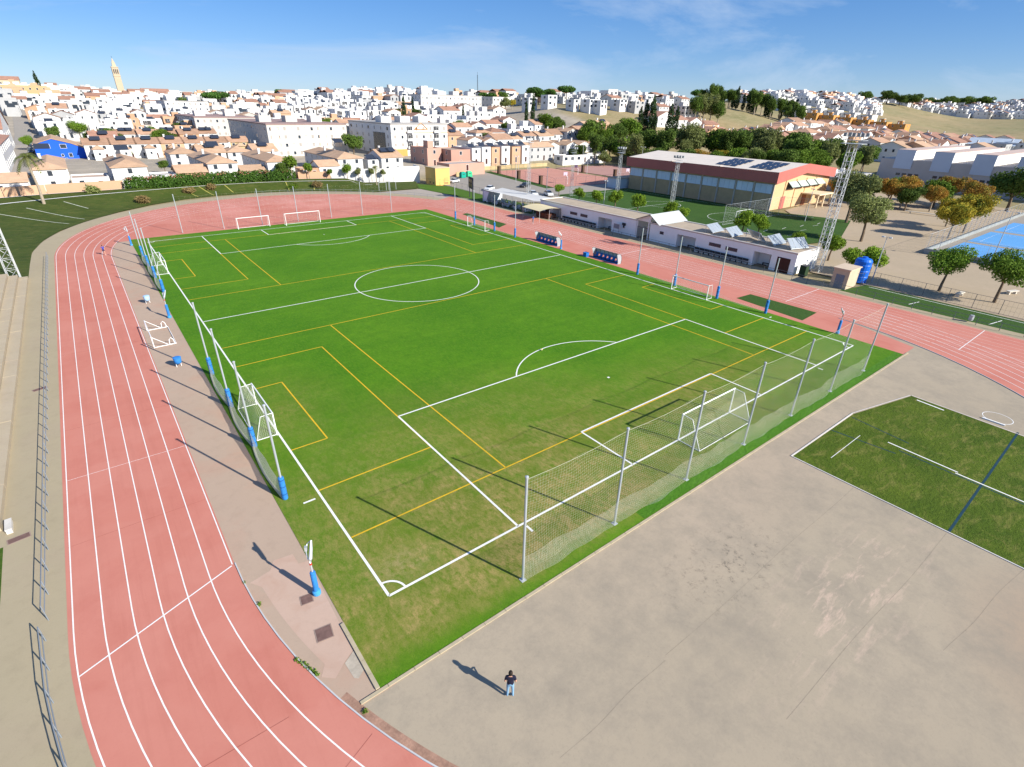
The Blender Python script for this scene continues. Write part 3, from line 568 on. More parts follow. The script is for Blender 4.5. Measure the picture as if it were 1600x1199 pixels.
t = thing('equipment_box', 'small blue box standing beside the nearer dugout', 'box', (61.2, 46.4, .013)); MB().box(-.35, -.4, 0, .35, .4, .7).build('body', M_seat, t); MB().box(-.38, -.43, .7, .38, .43, .76).build('lid', M_pad, t)
# ------------------------------------------------------------------ railings
M_rail = mat('rail_paint', (0.10, 0.11, 0.13), rough=.5, var=.1); M_railw = mat('rail_galv', (0.24, 0.27, 0.30), rough=.45, metal=.2)
rpost = MB().tube([(0,0,0), (0,0,1.05)], .028, 6).mesh('rail_post', M_railw)
rpost_d = MB().tube([(0,0,0), (0,0,1.1)], .035, 6).mesh('rail_post', M_rail)
def railing(label, pts, pme, m, zs=(1.05, .55), every=1):
    t = thing('railing', label, 'railing')
    for i, p in enumerate(pts):
        if i % every == 0: put('rail_post', pme, t, (p[0], p[1], .006))
    for z in zs: MB().tube([(p[0], p[1], z) for p in pts], .026, 5).build('top_rail' if z == zs[0] else 'mid_rail', m, t)
    return t
def along(pts, step):
    out = [pts[0]]; acc = 0.0
    for a, c in zip(pts, pts[1:]):
        Ls = math.hypot(c[0]-a[0], c[1]-a[1]); s = step - acc
        while s <= Ls: out.append((a[0]+(c[0]-a[0])*s/Ls, a[1]+(c[1]-a[1])*s/Ls)); s += step
        acc = (acc + Ls) % step if Ls >= step - acc else acc + Ls
    return out
railing('short bent tubular railing curving along the track in the bottom left', along([(-14.6, 7.6), (-14.3, 3.2), (-13.85, 0.0), (-13.1, -3.5), (-12, -7.5), (-10.4, -11.5)], 2.0), rpost, M_railw)
railing('long straight tubular railing between the left track straight and terrace', [(-14.5, 9.0 + 2.0*i) for i in range(44)], rpost, M_railw)
railing('tubular railing curving round the far bend of the track', along([p for p in loop(8.6)[12:48]][::-1], 2.2), rpost, M_railw)
railing('dark railing between the right straight and the clubhouse', [(78.6 + (.6 if y > 80 else 0), y) for y in np.arange(-16, 104, 2.4)], rpost_d, M_rail)
# ------------------------------------------------------------------ terrace (left) of long concrete steps
ter = struct(put('terrace', MB().box(-30, 18.4, -.1, -18.9, 82.6, .38).mesh('terrace', M_step)))
jr = random.Random(3)
for i in range(6):
    x1 = -16.75 - 1.02*i; z1 = .40 + .36*i; y = 18.6
    while y < 82.3:
        ln_ = 5.0 if jr.random() < .7 else 4.2; e = min(y + ln_, 82.5); MB().box(x1 - 1.0, y + .02, -.05, x1, e - .02, z1 + jr.uniform(-.012, .012)).build('step_slab', M_step, ter); y = e
t = thing('parapet_block', 'short white concrete block at the near end of the left terrace', 'block', (-16.35, 18.6, 0), .05); MB().box(-.16, -.6, 0, .14, .6, .3).box(-.18, -.62, .3, .16, .62, .34).build('body', mat('block_white', (0.6, 0.56, 0.5), var=.15, scale=2), t)
sheet('left_lawn', [(-34, -60), (-16.4, -60), (-16.55, 4), (-16.5, 12), (-16.6, 16.8), (-34, 17.5)], 0.008, bank_mat('left_lawn', (0.04, 0.10, 0.008), (0.07, 0.14, 0.015), (0.25, 0.2, 0.08), .5))
# ------------------------------------------------------------------ grass bank round the far bend
inn = [(-16.8, 82.7), (-16.8, 92), (-16.7, 101), (-15.2, 111), (-12.6, 119.5), (-8, 128), (-1.5, 137), (6, 144.5), (14, 149.3), (22, 151.4), (31, 152), (40, 150.6), (48, 147.5), (56.5, 141.6), (61, 136.8), (70, 137), (77, 137)]
outr = [(-62, 84), (-62, 100), (-58, 118), (-52, 132), (-44, 146), (-28, 154), (-14, 157), (-2, 158), (9, 159), (18, 160), (30, 160.5), (41, 159.5), (51, 156.5), (60, 153), (66, 151), (74, 149), (82, 147)]
b = MB(); NS = 6; N = len(inn)
for j in range(NS + 1):
    s = j / NS
    for a, c in zip(inn, outr):
        zz = (.012 + 2.35 * (s*s*(3-2*s))) if a[0] < 58 else .012 + .8*s; b.v.append((a[0] + (c[0]-a[0])*s, a[1] + (c[1]-a[1])*s, zz))
for j in range(NS):
    for i in range(N-1): b.f.append([j*N+i, j*N+i+1, (j+1)*N+i+1, (j+1)*N+i]); b.m.append(0)
bank = struct(b.build('grass_bank', M_bank, smooth=True))
def bankz(x, y, pad=.03):
    best = None
    for a, c in zip(inn, outr):
        for s in np.linspace(0, 1, 9):
            d = (a[0]+(c[0]-a[0])*s - x)**2 + (a[1]+(c[1]-a[1])*s - y)**2
            if best is None or d < best[0]: best = (d, (.012 + 2.35*(s*s*(3-2*s))) if a[0] < 58 else .012 + .8*s)
    return best[1] + pad
def onbank(s0, i0, i1, w_, m=M_white, name='turf_line'):
    bb = MB(); pts = []
    for i in np.arange(i0, i1 + .01, .5):
        k = int(min(i, N-2)); f = i - k; a = (inn[k][0]+(inn[k+1][0]-inn[k][0])*f, inn[k][1]+(inn[k+1][1]-inn[k][1])*f); c = (outr[k][0]+(outr[k+1][0]-outr[k][0])*f, outr[k][1]+(outr[k+1][1]-outr[k][1])*f)
        for ds in (-w_/2, w_/2):
            s = s0 + ds; z = .012 + (2.35 if a[0] < 58 else .8)*(s*s*(3-2*s)) + .07; bb.v.append((a[0]+(c[0]-a[0])*s, a[1]+(c[1]-a[1])*s, z))
    for q in range(len(bb.v)//2 - 1): bb.f.append([2*q, 2*q+2, 2*q+3, 2*q+1]); bb.m.append(0)
    return bb.build(name, m, bank)
def downbank(i, s0, s1, w_, m=M_white):
    k = int(i); f = i - k; bb = MB()
    for s in np.linspace(s0, s1, 7):
        for di in (-w_, w_):
            kk = min(k, N-2); g = f + di; a = (inn[kk][0]+(inn[kk+1][0]-inn[kk][0])*g, inn[kk][1]+(inn[kk+1][1]-inn[kk][1])*g); c = (outr[kk][0]+(outr[kk+1][0]-outr[kk][0])*g, outr[kk][1]+(outr[kk+1][1]-outr[kk][1])*g)
            bb.v.append((a[0]+(c[0]-a[0])*s, a[1]+(c[1]-a[1])*s, .012 + 2.35*(s*s*(3-2*s)) + .07))
    for q in range(6): bb.f.append([2*q, 2*q+2, 2*q+3, 2*q+1]); bb.m.append(0)
    bb.build('turf_line', m, bank)
onbank(.985, 4, 13, .02); onbank(.74, 3.2, 14.5, .015)
M_fad = mat('faded_line', (0.50, 0.52, 0.42), var=.3, scale=1.5)
for i, s0, s1 in ((4.6, .05, .55), (5.1, .05, .55), (5.8, .3, .6)): downbank(i, s0, s1, .01, M_fad)
M_fady = mat('faded_yellow', (0.36, 0.33, 0.08), var=.3, scale=1.5)
for i, s0, s1, mm in ((8.5, .1, .7, M_fady), (9.0, .1, .7, M_fady), (9.6, .2, .7, M_fady), (11.2, .1, .7, M_fady), (12.0, .1, .7, M_fady)): downbank(i, s0, s1, .012, mm)
for i0, s in ((2.4, .3), (2.9, .5), (3.2, .25), (1.8, .2), (2.0, .42), (11.4, .35), (12.2, .3), (12.6, .45), (4.1, .2)): onbank(s, i0, i0 + .3, .006, M_fad, 'turf_line')
# ------------------------------------------------------------------ grounds to the right of the track
sheet('side_turf', [(81.2, -40), (85.7, -40), (85.7, 9.2), (79.2, 10.6), (79.2, 2)], 0.010, M_small)
MB().ribbon([(84.9, -40), (84.9, 8.6)], .12, .016).ribbon([(80.6, 1.8), (83.2, 1.3)], .12, .016).ribbon([(80.4, -7.4), (83.6, -8)], .12, .016).build('white_line', M_white, bpy.data.objects['side_turf'])
sheet('sandy_plaza', [(85.8, -60), (260, -60), (260, 20), (215, 60), (143, 52), (112, 25), (100, 28.5), (90, 20), (85.8, 18)], 0.004, M_sand)
sheet('strip_lawn', [(79.6, 96), (86.6, 104), (88.5, 137), (82, 147), (77.4, 137), (79.4, 118)], 0.014, bank_mat('strip_lawn', (0.06, 0.135, 0.012), (0.085, 0.165, 0.018), (0.12, 0.17, 0.04), .4))
sheet('car_park', [(86.6, 104), (101, 86), (112, 104), (116, 117), (124, 168), (100, 158), (88.5, 141)], 0.008, M_asph)
sheet('court_verge', [(113.2, 117), (116.6, 117), (126.5, 168), (123.2, 168)], 0.013, M_small)
c1 = sheet('red_court', [(117, 117), (153.5, 114.8), (157.5, 167), (126.5, 168)], 0.014, M_court); c2 = sheet('rose_court', [(158, 116), (172, 124), (192, 140), (192, 163), (159.4, 164)], 0.013, concrete_mat('court_rose', (0.40, 0.22, 0.19), (0.43, 0.25, 0.21), (0.42, 0.25, 0.22), .06, .3))
MB().ribbon([(120, 120), (152, 118.5), (155.5, 164), (129, 165), (120, 120)], .08, .02).ribbon([(136, 119.2), (141, 164.5)], .08, .02).build('court_line', mat('court_line', (0.62, 0.42, 0.36)), c1)
sheet('court_path', [(101, 86), (150, 104), (156, 116), (116, 117), (112, 104)], 0.006, M_asph)
sp = sheet('small_pitch', [(101.6, 50), (100.6, 29.8), (116.4, 26.4), (142.6, 34.9), (137, 54), (137.8, 103.6), (108, 104.6), (101.6, 98)], 0.016, M_small)
b = MB(); zz = .022
def sl(*p): b.ribbon(p, .1, zz)
sl((106, 51.5), (135, 51.5)); sl((106, 101), (135, 101)); sl((106, 51.5), (106, 101)); sl((135, 51.5), (135, 101)); sl((106, 76.3), (135, 76.3))
b.ribbon([(121 + 5.2*math.cos(t), 76.3 + 5.2*math.sin(t)) for t in np.linspace(0, 2*PI, 40)], .1, zz+.001)
for y0, s in ((51.5, 1), (101, -1)): b.ribbon([(120.5 + 8*math.cos(t), y0 + s*8*math.sin(t)) for t in np.linspace(0, PI, 24)], .1, zz+.001)
for i in range(5): sl((104 + i*6.5, 41 - i*.9), (106.5 + i*6.5, 41.4 - i*.9)); 
for i in range(4): sl((103 + i*8, 34 + i), (105 + i*8, 33.6 + i))
b.build('white_line', M_white, sp)
goal('white goal on the small dark pitch near the sports hall corner', (120.5, 51.4, .02), 0, 6, 2, 1.4, cell=.35, sw=.01)
# ------------------------------------------------------------------ clubhouse
M_wallw = mat('wall_white', (0.86, 0.86, 0.85), var=.04, scale=.8, var2=.03); M_clubr = mat('club_roof', (0.42, 0.34, 0.25), var=.16, scale=.5, var2=.1)
M_void = mat('opening_dark', (0.05, 0.05, 0.055), rough=.5); M_brown = mat('door_brown', (0.055, 0.016, 0.012), rough=.5); M_glass = mat('window_glass', (0.035, 0.045, 0.06), rough=.15, spec=.5)
def clubhouse(label, y0, y1, ops, wins, doors):
    t = thing('clubhouse', label, 'clubhouse', (81.3, y0, 0)); H = 3.35; D = 7.4; Ly = y1 - y0
    b = MB(); ops = sorted((a - y0, c - y0) for a, c in ops); e = 0.0
    for a, c in ops + [(Ly, Ly)]:
        if a > e: b.box(0, e, 0, .25, a, H)
        e = c
    for a, c in ops:
        b.box(0, a, 2.45, .25, c, H); b.box(2.2, a, 0, 2.4, c, H); b.box(.25, a - .15, 0, 2.2, a, H); b.box(.25, c, 0, 2.2, c + .15, H)
    b.box(D - .25, 0, 0, D, Ly, H); b.box(.25, 0, 0, D - .25, .2, H); b.box(.25, Ly - .2, 0, D - .25, Ly, H)
    b.build('wall', M_wallw, t)
    MB().box(-.06, -.06, H, D + .06, Ly + .06, H + .1).build('roof', M_clubr, t); 
    pr = MB(); pr.box(-.1, -.1, H + .1, .12, Ly + .1, H + .26); pr.box(D - .12, -.1, H + .1, D + .1, Ly + .1, H + .26); pr.box(.12, -.1, H + .1, D - .12, .12, H + .26); pr.box(.12, Ly - .12, H + .1, D - .12, Ly + .1, H + .26); pr.build('parapet', mat('parapet_white', (0.70, 0.66, 0.60), var=.1), t)
    for a, c, z0, z1 in wins:
        a -= y0; c -= y0; w_ = MB().box(-.05, a, z0, .01, c, z1).build('window', mat('window_frame_dark', (0.10, 0.09, 0.10)), t)
        for i in range(3): MB().box(-.07, a + (c-a)*(i+.06)/3, z0 + .06, -.05, a + (c-a)*(i+.94)/3, z1 - .06).build('pane', M_glass, w_)
    for a, c, z1, m_ in doors:
        d = MB().box(-.06, a - y0, 0, .01, c - y0, z1).build('door', m_, t)
        for i in range(4): MB().box(-.08, a - y0 + (c-a)*(i+.08)/4, .1, -.06, a - y0 + (c-a)*(i+.92)/4, z1 - .1).build('door_panel', m_, d)
    for a, c in ops:
        d = MB().box(2.12, a + .2, 0, 2.2, a + 1.1, 2.05).build('door', M_brown, t); MB().box(2.1, a + 1.02, 1.0, 2.12, a + 1.06, 1.1).build('handle', M_galv, d)
        MB().box(2.14, c - 1.6, 1.9, 2.2, c - .3, 2.2).build('window', M_glass, t)
    return t
clubhouse('long white flat-roofed changing block under the tilted solar panels', 18.8, 48.6, [(23.0, 26.1), (37.8, 42.0)], [(45.2, 46.1, 1.75, 2.3), (32.5, 34.9, 1.7, 2.3), (29.2, 31.5, 1.6, 2.2)], [(19.7, 21.9, 2.4, M_brown)])
clubhouse('long white flat-roofed changing block next to the bar awning', 52.2, 82.6, [(58.9, 62.9), (75.0, 78.0)], [(69.6, 71.9, 1.7, 2.3), (66.3, 68.5, 1.7, 2.3)], [(79.2, 80.6, 2.2, M_brown)])
t = thing('wall_sign', 'dark cross-shaped sign on the white clubhouse wall', 'sign', (81.2, 55.4, 1.6)); MB().box(-.05, -.5, .25, 0, .5, .75).build('board', M_void, t); MB().box(-.045, -.2, -.25, 0, .2, .25).build('bracket', M_void, t)
t = thing('passage_shelter', 'white gabled metal roof over the passage between the changing blocks', 'shelter', (81, 48.75, 0))
b = MB(); b.poly([(-.6, -2.9, 3.55), (8.6, -2.9, 3.55), (8.6, -.4, 5.2), (-.6, -.4, 5.2)]).poly([(-.6, -.4, 5.2), (8.6, -.4, 5.2), (8.6, 3.4, 3.75), (-.6, 3.4, 3.75)]).poly([(-.6, -2.9, 3.47), (-.6, -.4, 5.12), (8.6, -.4, 5.12), (8.6, -2.9, 3.47)]).poly([(-.6, -.4, 5.12), (-.6, 3.4, 3.67), (8.6, 3.4, 3.67), (8.6, -.4, 5.12)]); b.build('roof', mat('sheet_white', (0.46, 0.48, 0.48), rough=.5, var=.05), t)
MB().poly([(.3, 0, 3.5), (.3, 3.4, 3.5), (.3, 3.4, 3.7), (.3, -.35, 5.0)]).build('gable_end', M_wallw, t)
for y in (.25, 3.15): MB().box(.2, y - .1, 0, .4, y + .1, 3.6).build('post', M_wallw, t)
g_ = MB().box(.26, .36, .05, .3, 3.04, .12).box(.26, .36, 2.2, .3, 3.04, 2.3).build('gate', M_rail, t)
for i in range(14): MB().box(.265, .4 + i*.2, .12, .295, .43 + i*.2, 2.2).build('gate_bar', M_rail, g_)
def bench(label, y0, y1):
    t = thing('bench', label, 'bench', (80.6, y0, 0)); Ly = y1 - y0; n = int(Ly / 1.1)
    for i in range(n):
        MB().box(.0, i*1.1 + .04, .42, .4, i*1.1 + 1.06, .48).build('seat', M_dark, t); MB().box(.36, i*1.1 + .04, .6, .42, i*1.1 + 1.06, 1.0).build('backrest', M_dark, t)
    for i in range(n + 1): MB().box(.05, i*1.1 - .03, 0, .38, i*1.1 + .03, .42).build('leg', M_dark, t)
bench('long dark row of seats along the clubhouse wall under two windows', 26.6, 37.6); bench('long dark row of seats on the farther changing block wall', 63.2, 75.0)
for y, lb in ((24.2, 'short dark seat inside the alcove beside the brown door'), (39.6, 'short dark seat inside the second alcove of the solar block'), (60.4, 'short dark seat inside the alcove of the farther block')):
    t = thing('alcove_bench', lb, 'bench', (82.9, y, 0)); MB().box(0, -.9, .4, .4, .9, .46).build('seat', M_dark, t)
    for s in (-.8, .8): MB().box(.05, s - .04, 0, .35, s + .04, .4).build('leg', M_dark, t)
t = thing('notice_board', 'small framed notice board on posts by the track railing', 'board', (80.3, 56.6, 0)); MB().box(-.05, -.8, 1.1, .05, .8, 2.1).build('frame', M_galv, t); MB().box(-.07, -.72, 1.18, -.05, .72, 2.02).build('board', mat('board_grey', (0.25, 0.25, 0.27)), t)
for s in (-.7, .7): MB().box(-.04, s - .04, 0, .04, s + .04, 1.1).build('post', M_galv, t)
M_pv = mat('solar_cell', (0.30, 0.34, 0.38), rough=.25, var=.08, spec=.6); M_pvd = mat('solar_cell_dark', (0.035, 0.042, 0.06), rough=.2, spec=.6)
for y, rz, tilt, nm in ((36.4, 1.62, .62, 'first'), (32.4, 1.6, .66, 'second'), (28.2, 2.7, .8, 'third'), (24.4, 1.55, .7, 'fourth'), (20.8, 1.3, .8, 'fifth')):
    t = thing('solar_panel', 'tilted pale solar thermal panel on the clubhouse roof, %s from the passage' % nm, 'solar panel', (84.7, y, 3.46), rz)
    c_, s_ = math.cos(tilt), math.sin(tilt); b = MB()
    for i in range(4):
        y0_, y1_ = -1.9 + i*.95, -1.9 + i*.95 + .9; MB().poly([(-1*c_, y0_, .25), (-1*c_, y1_, .25), (1*c_, y1_, .25 + 2*s_), (1*c_, y0_, .25 + 2*s_)][::-1]).build('collector', M_pv, t)
    b.tube([(-c_, -1.95, .22), (c_, -1.95, .22 + 2*s_), (c_, 1.95, .22 + 2*s_), (-c_, 1.95, .22), (-c_, -1.95, .22)], .05, 5); 
    for y_ in (-1.8, 1.8): b.tube([(c_, y_, .22 + 2*s_), (c_, y_, 0)], .04, 5); b.tube([(-c_, y_, .22), (-c_, y_, 0)], .04, 5)
    b.build('frame', M_galv, t)
b = MB()
# bar awning and pergola
t = thing('bar_awning', 'cream canvas awning over the bar front', 'awning', (77.4, 78, 0)); b = MB()
for i in range(6):
    f0, f1 = i/6, (i+1)/6; z = lambda f: 2.5 + .35*math.sin(PI*f)
    b.poly([(-3.2 + 6.6*f0, -3.4, z(f0)), (-3.2 + 6.6*f1, -3.4, z(f1)), (-3.2 + 6.6*f1, 3, z(f1) + .15), (-3.2 + 6.6*f0, 3, z(f0) + .15)])
b.build('canopy', mat('canvas_cream', (0.62, 0.53, 0.33), var=.06), t)
for x, y in ((-3, -3.2), (3.2, -3.2), (-3, 2.8), (3.2, 2.8), (0, -3.2)): MB().tube([(x, y, 0), (x, y, 2.5)], .045, 6).build('pole', M_galv, t)
MB().box(1.2, -1.6, 0, 3.6, 2.9, 1.1).build('counter', mat('counter_wood', (0.12, 0.05, 0.03)), t)
t = thing('shade_sail', 'large white pergola shade over the terrace tables', 'pergola', (83.5, 95, 0)); b = MB()
n_ = 5
for i in range(n_):
    y0_, y1_ = -11 + i*4.4, -11 + (i+1)*4.4
    for j in range(4):
        f0, f1 = j/4, (j+1)/4; x0_, x1_ = -3.2 + 6.8*f0, -3.2 + 6.8*f1; z0_, z1_ = 3.1 - .3*math.sin(PI*f0), 3.1 - .3*math.sin(PI*f1)
        b.poly([(x0_, y0_, z0_), (x1_, y0_, z1_), (x1_, y1_ - .06, z1_ + .06), (x0_, y1_ - .06, z0_ + .06)])
b.build('canopy', mat('canvas_white', (0.56, 0.55, 0.53), var=.05), t)
MB().box(-3.2, 10.7, 0.02, 3.4, 10.8, 2.9).build('end_curtain', mat('curtain_white', (0.66, 0.70, 0.78), var=.1, scale=2), t); MB().poly([(-3.2, 10.6, 2.9), (-3.2, 8.0, 2.9), (-3.2, 9.2, .4), (-3.2, 10.6, .2)]).build('side_curtain', MATS['curtain_white'], t)
for i in range(n_ + 1):
    for x in (-3.2, 3.5): MB().tube([(x, -11 + 4.38*i, 0), (x, -11 + 4.38*i, 3.1)], .05, 6).build('pole', M_galv, t)
sheet('terrace_turf', [(79.4, 84), (88, 84), (88, 107), (79.4, 107)], 0.018, M_small)
M_plast = mat('plastic_white', (0.78, 0.78, 0.78), rough=.45, var=.03)
tbl = None; k = 0
for x, y in ((81.2, 87.5), (84.4, 88.6), (81.0, 91.6), (84.2, 93), (81.0, 96), (84, 97.6), (81.2, 100.5), (84.3, 102), (81.5, 104.4)):
    lb = 'white plastic terrace table with chairs under the pergola, %s from the bar' % ORD[k]; k += 1
    if tbl is None:
        tbl = thing('terrace_table', lb, 'table', (x, y, .02), 0, 'terrace tables under the pergola'); MB().lathe([(.5, .70), (.52, .74)], 12).build('table_top', M_plast, tbl); MB().lathe([(.3, 0), (.08, .1), (.06, .7)], 8).build('pedestal', M_plast, tbl)
        for a in range(4):
            c_, s_ = math.cos(a*PI/2 + .4), math.sin(a*PI/2 + .4); ch = MB().box(-.24, -.24, .4, .24, .24, .45).build('chair_seat', M_plast, tbl, loc=(c_*.85, s_*.85, 0)); ch.rotation_euler = (0, 0, a*PI/2 + .4)
            MB().box(.2, -.24, .45, .25, .24, .9).build('chair_back', M_plast, ch); MB().box(-.22, -.22, 0, -.17, .22, .4).box(.17, -.22, 0, .22, .22, .4).build('chair_legs', M_plast, ch)
    else: dup(tbl, (x, y, .02), k*.5, lb)
t = thing('scoreboard', 'dark scoreboard on two posts beside the far track corner', 'scoreboard', (81, 112.8, 0), -.35)
MB().box(-.15, -2.4, 2.6, .15, 2.4, 5.6).build('cabinet', mat('score_dark', (0.05, 0.055, 0.07)), t)
for s in (-1.7, 1.7): MB().box(-.1, s - .1, 0, .1, s + .1, 2.6).build('post', M_dark, t)
for i in range(2):
    for j in range(2): MB().box(-.18, -1.9 + j*2.1, 3.0 + i*1.2, -.15, -.2 + j*2.1, 3.9 + i*1.2).build('display_panel', mat('score_panel', (0.02, 0.022, 0.03), rough=.3), t)
# ------------------------------------------------------------------ floodlight masts
M_lat = mat('lattice_galv', (0.52, 0.54, 0.54), rough=.5, metal=.2, var=.08)
def mast(label, x, y, H, w0, w1, head=True, z0=0.0, bays=10):
    t = thing('floodlight_mast', label, 'floodlight', (x, y, z0)); b = MB(); r = max(.035, w0*.04)
    cs = [(-1, -1), (1, -1), (1, 1), (-1, 1)]; wd = lambda z: (w0 + (w1 - w0)*z/H)/2
    for c in cs: b.tube([(c[0]*wd(0), c[1]*wd(0), 0), (c[0]*wd(H), c[1]*wd(H), H)], r*1.25, 4)
    b.build('leg', M_lat, t); b = MB()
    for i in range(bays):
        za, zb = H*i/bays, H*(i+1)/bays
        for j in range(4):
            p, q = cs[j], cs[(j+1) % 4]; b.tube([(p[0]*wd(za), p[1]*wd(za), za), (q[0]*wd(zb), q[1]*wd(zb), zb)], r*.7, 3, cap=False); b.tube([(p[0]*wd(zb), p[1]*wd(zb), zb), (q[0]*wd(zb), q[1]*wd(zb), zb)], r*.7, 3, cap=False)
    b.build('bracing', M_lat, t)
    if head:
        pf = MB().box(-w1*1.0, -w1*1.6, H, w1*1.0, w1*1.6, H + .06).build('platform', M_lat, t); bb = MB()
        for z in (.5, 1.0): bb.tube([(-w1, -w1*1.6, H+z), (w1, -w1*1.6, H+z), (w1, w1*1.6, H+z), (-w1, w1*1.6, H+z), (-w1, -w1*1.6, H+z)], .03, 4)
        bb.build('guard_rail', M_lat, pf)
        for i in range(3):
            for s in (-1, 1): MB().box(s*w1*.9 - .2, -w1*1.4 + i*w1*1.3 - .22, H + 1.0, s*w1*.9 + .2, -w1*1.4 + i*w1*1.3 + .22, H + 1.5).build('floodlight', mat('lamp_grey', (0.30, 0.31, 0.32), rough=.4), t)
mast('tall lattice floodlight mast at the near end of the clubhouse', 86.9, 17.6, 19.6, 1.25, .95, bays=16)
mast('lattice floodlight mast behind the solar panel block', 106.2, 62.3, 12.6, .8, .6)
mast('lattice floodlight mast by the far half of the small pitch', 113.4, 86.5, 12.8, .8, .6)
mast('lattice floodlight mast behind the bar at the small pitch corner', 108.6, 100.3, 12.0, .7, .5)
mast('lattice floodlight mast rising beside the pergola', 86.4, 93.6, 15.5, .8, .6, bays=13)
mast('large lattice floodlight mast at the end of the left terrace', -18.3, 83.4, 22.0, 1.3, .95, bays=15)
def lamp_pole(label, x, y, h, arm=1.0):
    t = thing('lamp_pole', label, 'lamp post', (x, y, 0)); MB().tube([(0,0,0), (0,0,h)], [.09, .05], 8).build('pole', M_galv, t); MB().tube([(0, -arm, h), (0, arm, h)], .03, 5).build('cross_arm', M_galv, t)
    for s in (-1, 1): MB().box(-.18, s*arm - .2, h - .12, .18, s*arm + .2, h + .06).build('lamp_head', M_lat, t)
lamp_pole('slim lamp pole beside the blue water tank', 88.6, 9.6, 7.0, .5); lamp_pole('slim lamp pole at the corner of the blue courts', 121.2, 1.9, 8.9, .8)
lamp_pole('white slim lamp pole behind the farther changing block', 103.7, 82.3, 6.6, .4); lamp_pole('slim lamp pole beside the small orange trees and courts', 105.6, 108, 7.5, .4)
lamp_pole('slim lamp pole at the car park end of the red court', 114.2, 134.2, 8.5, .9); lamp_pole('slim lamp pole between the two red courts', 156, 141, 9.5, 1.1); lamp_pole('slim lamp pole at the back of the rose court', 170, 158, 10.5, 1.2); lamp_pole('slim lamp pole by the hall end of the rose court', 178, 132, 10, 1.0); lamp_pole('slim lamp pole at the back of the red court', 141, 166.5, 8, .6)
lamp_pole('slim lamp pole on the small pitch near the hall corner', 131.4, 41, 7.5, .3)
# ------------------------------------------------------------------ sports hall
M_fasc = mat('fascia_red', (0.46, 0.14, 0.115), rough=.7, var=.06, scale=.4); M_hallw = mat('hall_yellow', (0.60, 0.41, 0.23), var=.06, scale=.4); M_hallr = mat('hall_roof', (0.70, 0.62, 0.53), rough=.6, var=.07, scale=.3); M_brick = mat('hall_brick', (0.46, 0.33, 0.19), var=.12, scale=.8, var2=.1)
hall = thing('sports_hall', 'large sports hall with red fascia and pale roof', 'sports hall', (138, 54, 0)); HX, HY = 31.5, 49.5
b = MB(); b.poly([(0,0,0), (HX,0,0), (HX,0,7.2), (HX*.46,0,9.8), (0,0,7.2)]).poly([(HX,HY,0), (0,HY,0), (0,HY,7.2), (HX*.46,HY,9.8), (HX,HY,7.2)]).poly([(HX,0,0), (HX,HY,0), (HX,HY,7.2), (HX,0,7.2)]); b.build('end_wall', M_hallw, hall)
b = MB(); b.poly([(0,0,0), (0,0,7.2), (0,HY,7.2), (0,HY,0)]); b.build('side_wall', M_brick, hall)
ov = 1.0; b = MB(); b.poly([(-ov, -ov, 9.6), (HX*.46, -ov, 11.2), (HX*.46, HY+ov, 11.2), (-ov, HY+ov, 9.6)]).poly([(HX*.46, -ov, 11.2), (HX+ov, -ov, 9.3), (HX+ov, HY+ov, 9.3), (HX*.46, HY+ov, 11.2)]); rf = b.build('roof', M_hallr, hall)
b = MB(); b.poly([(-ov, -ov, 7.0), (-ov, -ov, 9.75), (-ov, HY+ov, 9.75), (-ov, HY+ov, 7.0)]).poly([(-ov, -ov, 7.0), (0, -ov, 7.0), (HX*.46, -ov, 8.9), (HX, -ov, 7.0), (HX+ov, -ov, 7.0), (HX+ov, -ov, 9.4), (HX*.46, -ov, 11.3), (-ov, -ov, 9.75)]).poly([(-ov, -ov, 7.0), (-ov, HY+ov, 7.0), (0.1, HY+ov, 7.0), (0.1, -ov, 7.0)]).poly([(HX+ov, -ov, 7.0), (HX+ov, HY+ov, 7.0), (HX+ov, HY+ov, 9.4), (HX+ov, -ov, 9.4)]).poly([(-ov, -ov+.02, 7.0), (0, .1, 7.1), (HX*.46, .1, 9.0), (HX*.46, -ov+.02, 8.9)]).poly([(HX*.46, -ov+.02, 8.9), (HX*.46, .1, 9.0), (HX+ov, .1, 7.0), (HX+ov, -ov+.02, 7.0)]); b.build('fascia', M_fasc, hall)
NB = 9
for i in range(NB):
    y0_ = HY*i/NB
    MB().box(-.22, y0_ - .22, 0, .0, y0_ + .22, 7.0).build('pilaster', mat('hall_pilaster', (0.45, 0.40, 0.34)), hall)
    wv = MB().box(-.08, y0_ + .35, 4.2, -.0, y0_ + HY/NB - .35, 6.6).build('window', mat('hall_frame', (0.45, 0.5, 0.56)), hall)
    for q in range(3): MB().box(-.11, y0_ + .4 + q*1.62, 4.28, -.08, y0_ + .4 + q*1.62 + 1.54, 6.52).build('pane', mat('hall_pane', (0.62, 0.72, 0.82), rough=.4, var=.12, scale=.15), wv)
for i in range(4):
    x0_ = 7 + i*5.0; wv = MB().box(x0_, -.1, 5.0, x0_ + 4.4, 0, 6.6).build('window', M_glass, hall)
    MB().poly([(x0_, -.1, 6.9), (x0_ + 4.4, -.1, 6.9), (x0_ + 4.4, -1.6, 5.6), (x0_, -1.6, 5.6)][::-1]).build('awning', mat('awning_grey', (0.42, 0.48, 0.44), var=.1), wv)
MB().box(5, -.12, 0, 7.2, 0, 3.2).build('door', MATS['fascia_red'], hall)
pch = MB().box(16, -5.2, 3.3, 24.5, 0, 3.6).build('porch', mat('porch_cream', (0.75, 0.6, 0.4)), hall)
for x in (16.3, 20, 24.2): MB().box(x - .18, -5, 0, x + .18, -4.64, 3.3).build('porch_column', MATS['porch_cream'], pch)
MB().box(17.2, -.14, 0, 19.4, 0, 2.8).build('door', mat('door_arch', (0.35, 0.14, 0.07)), hall)
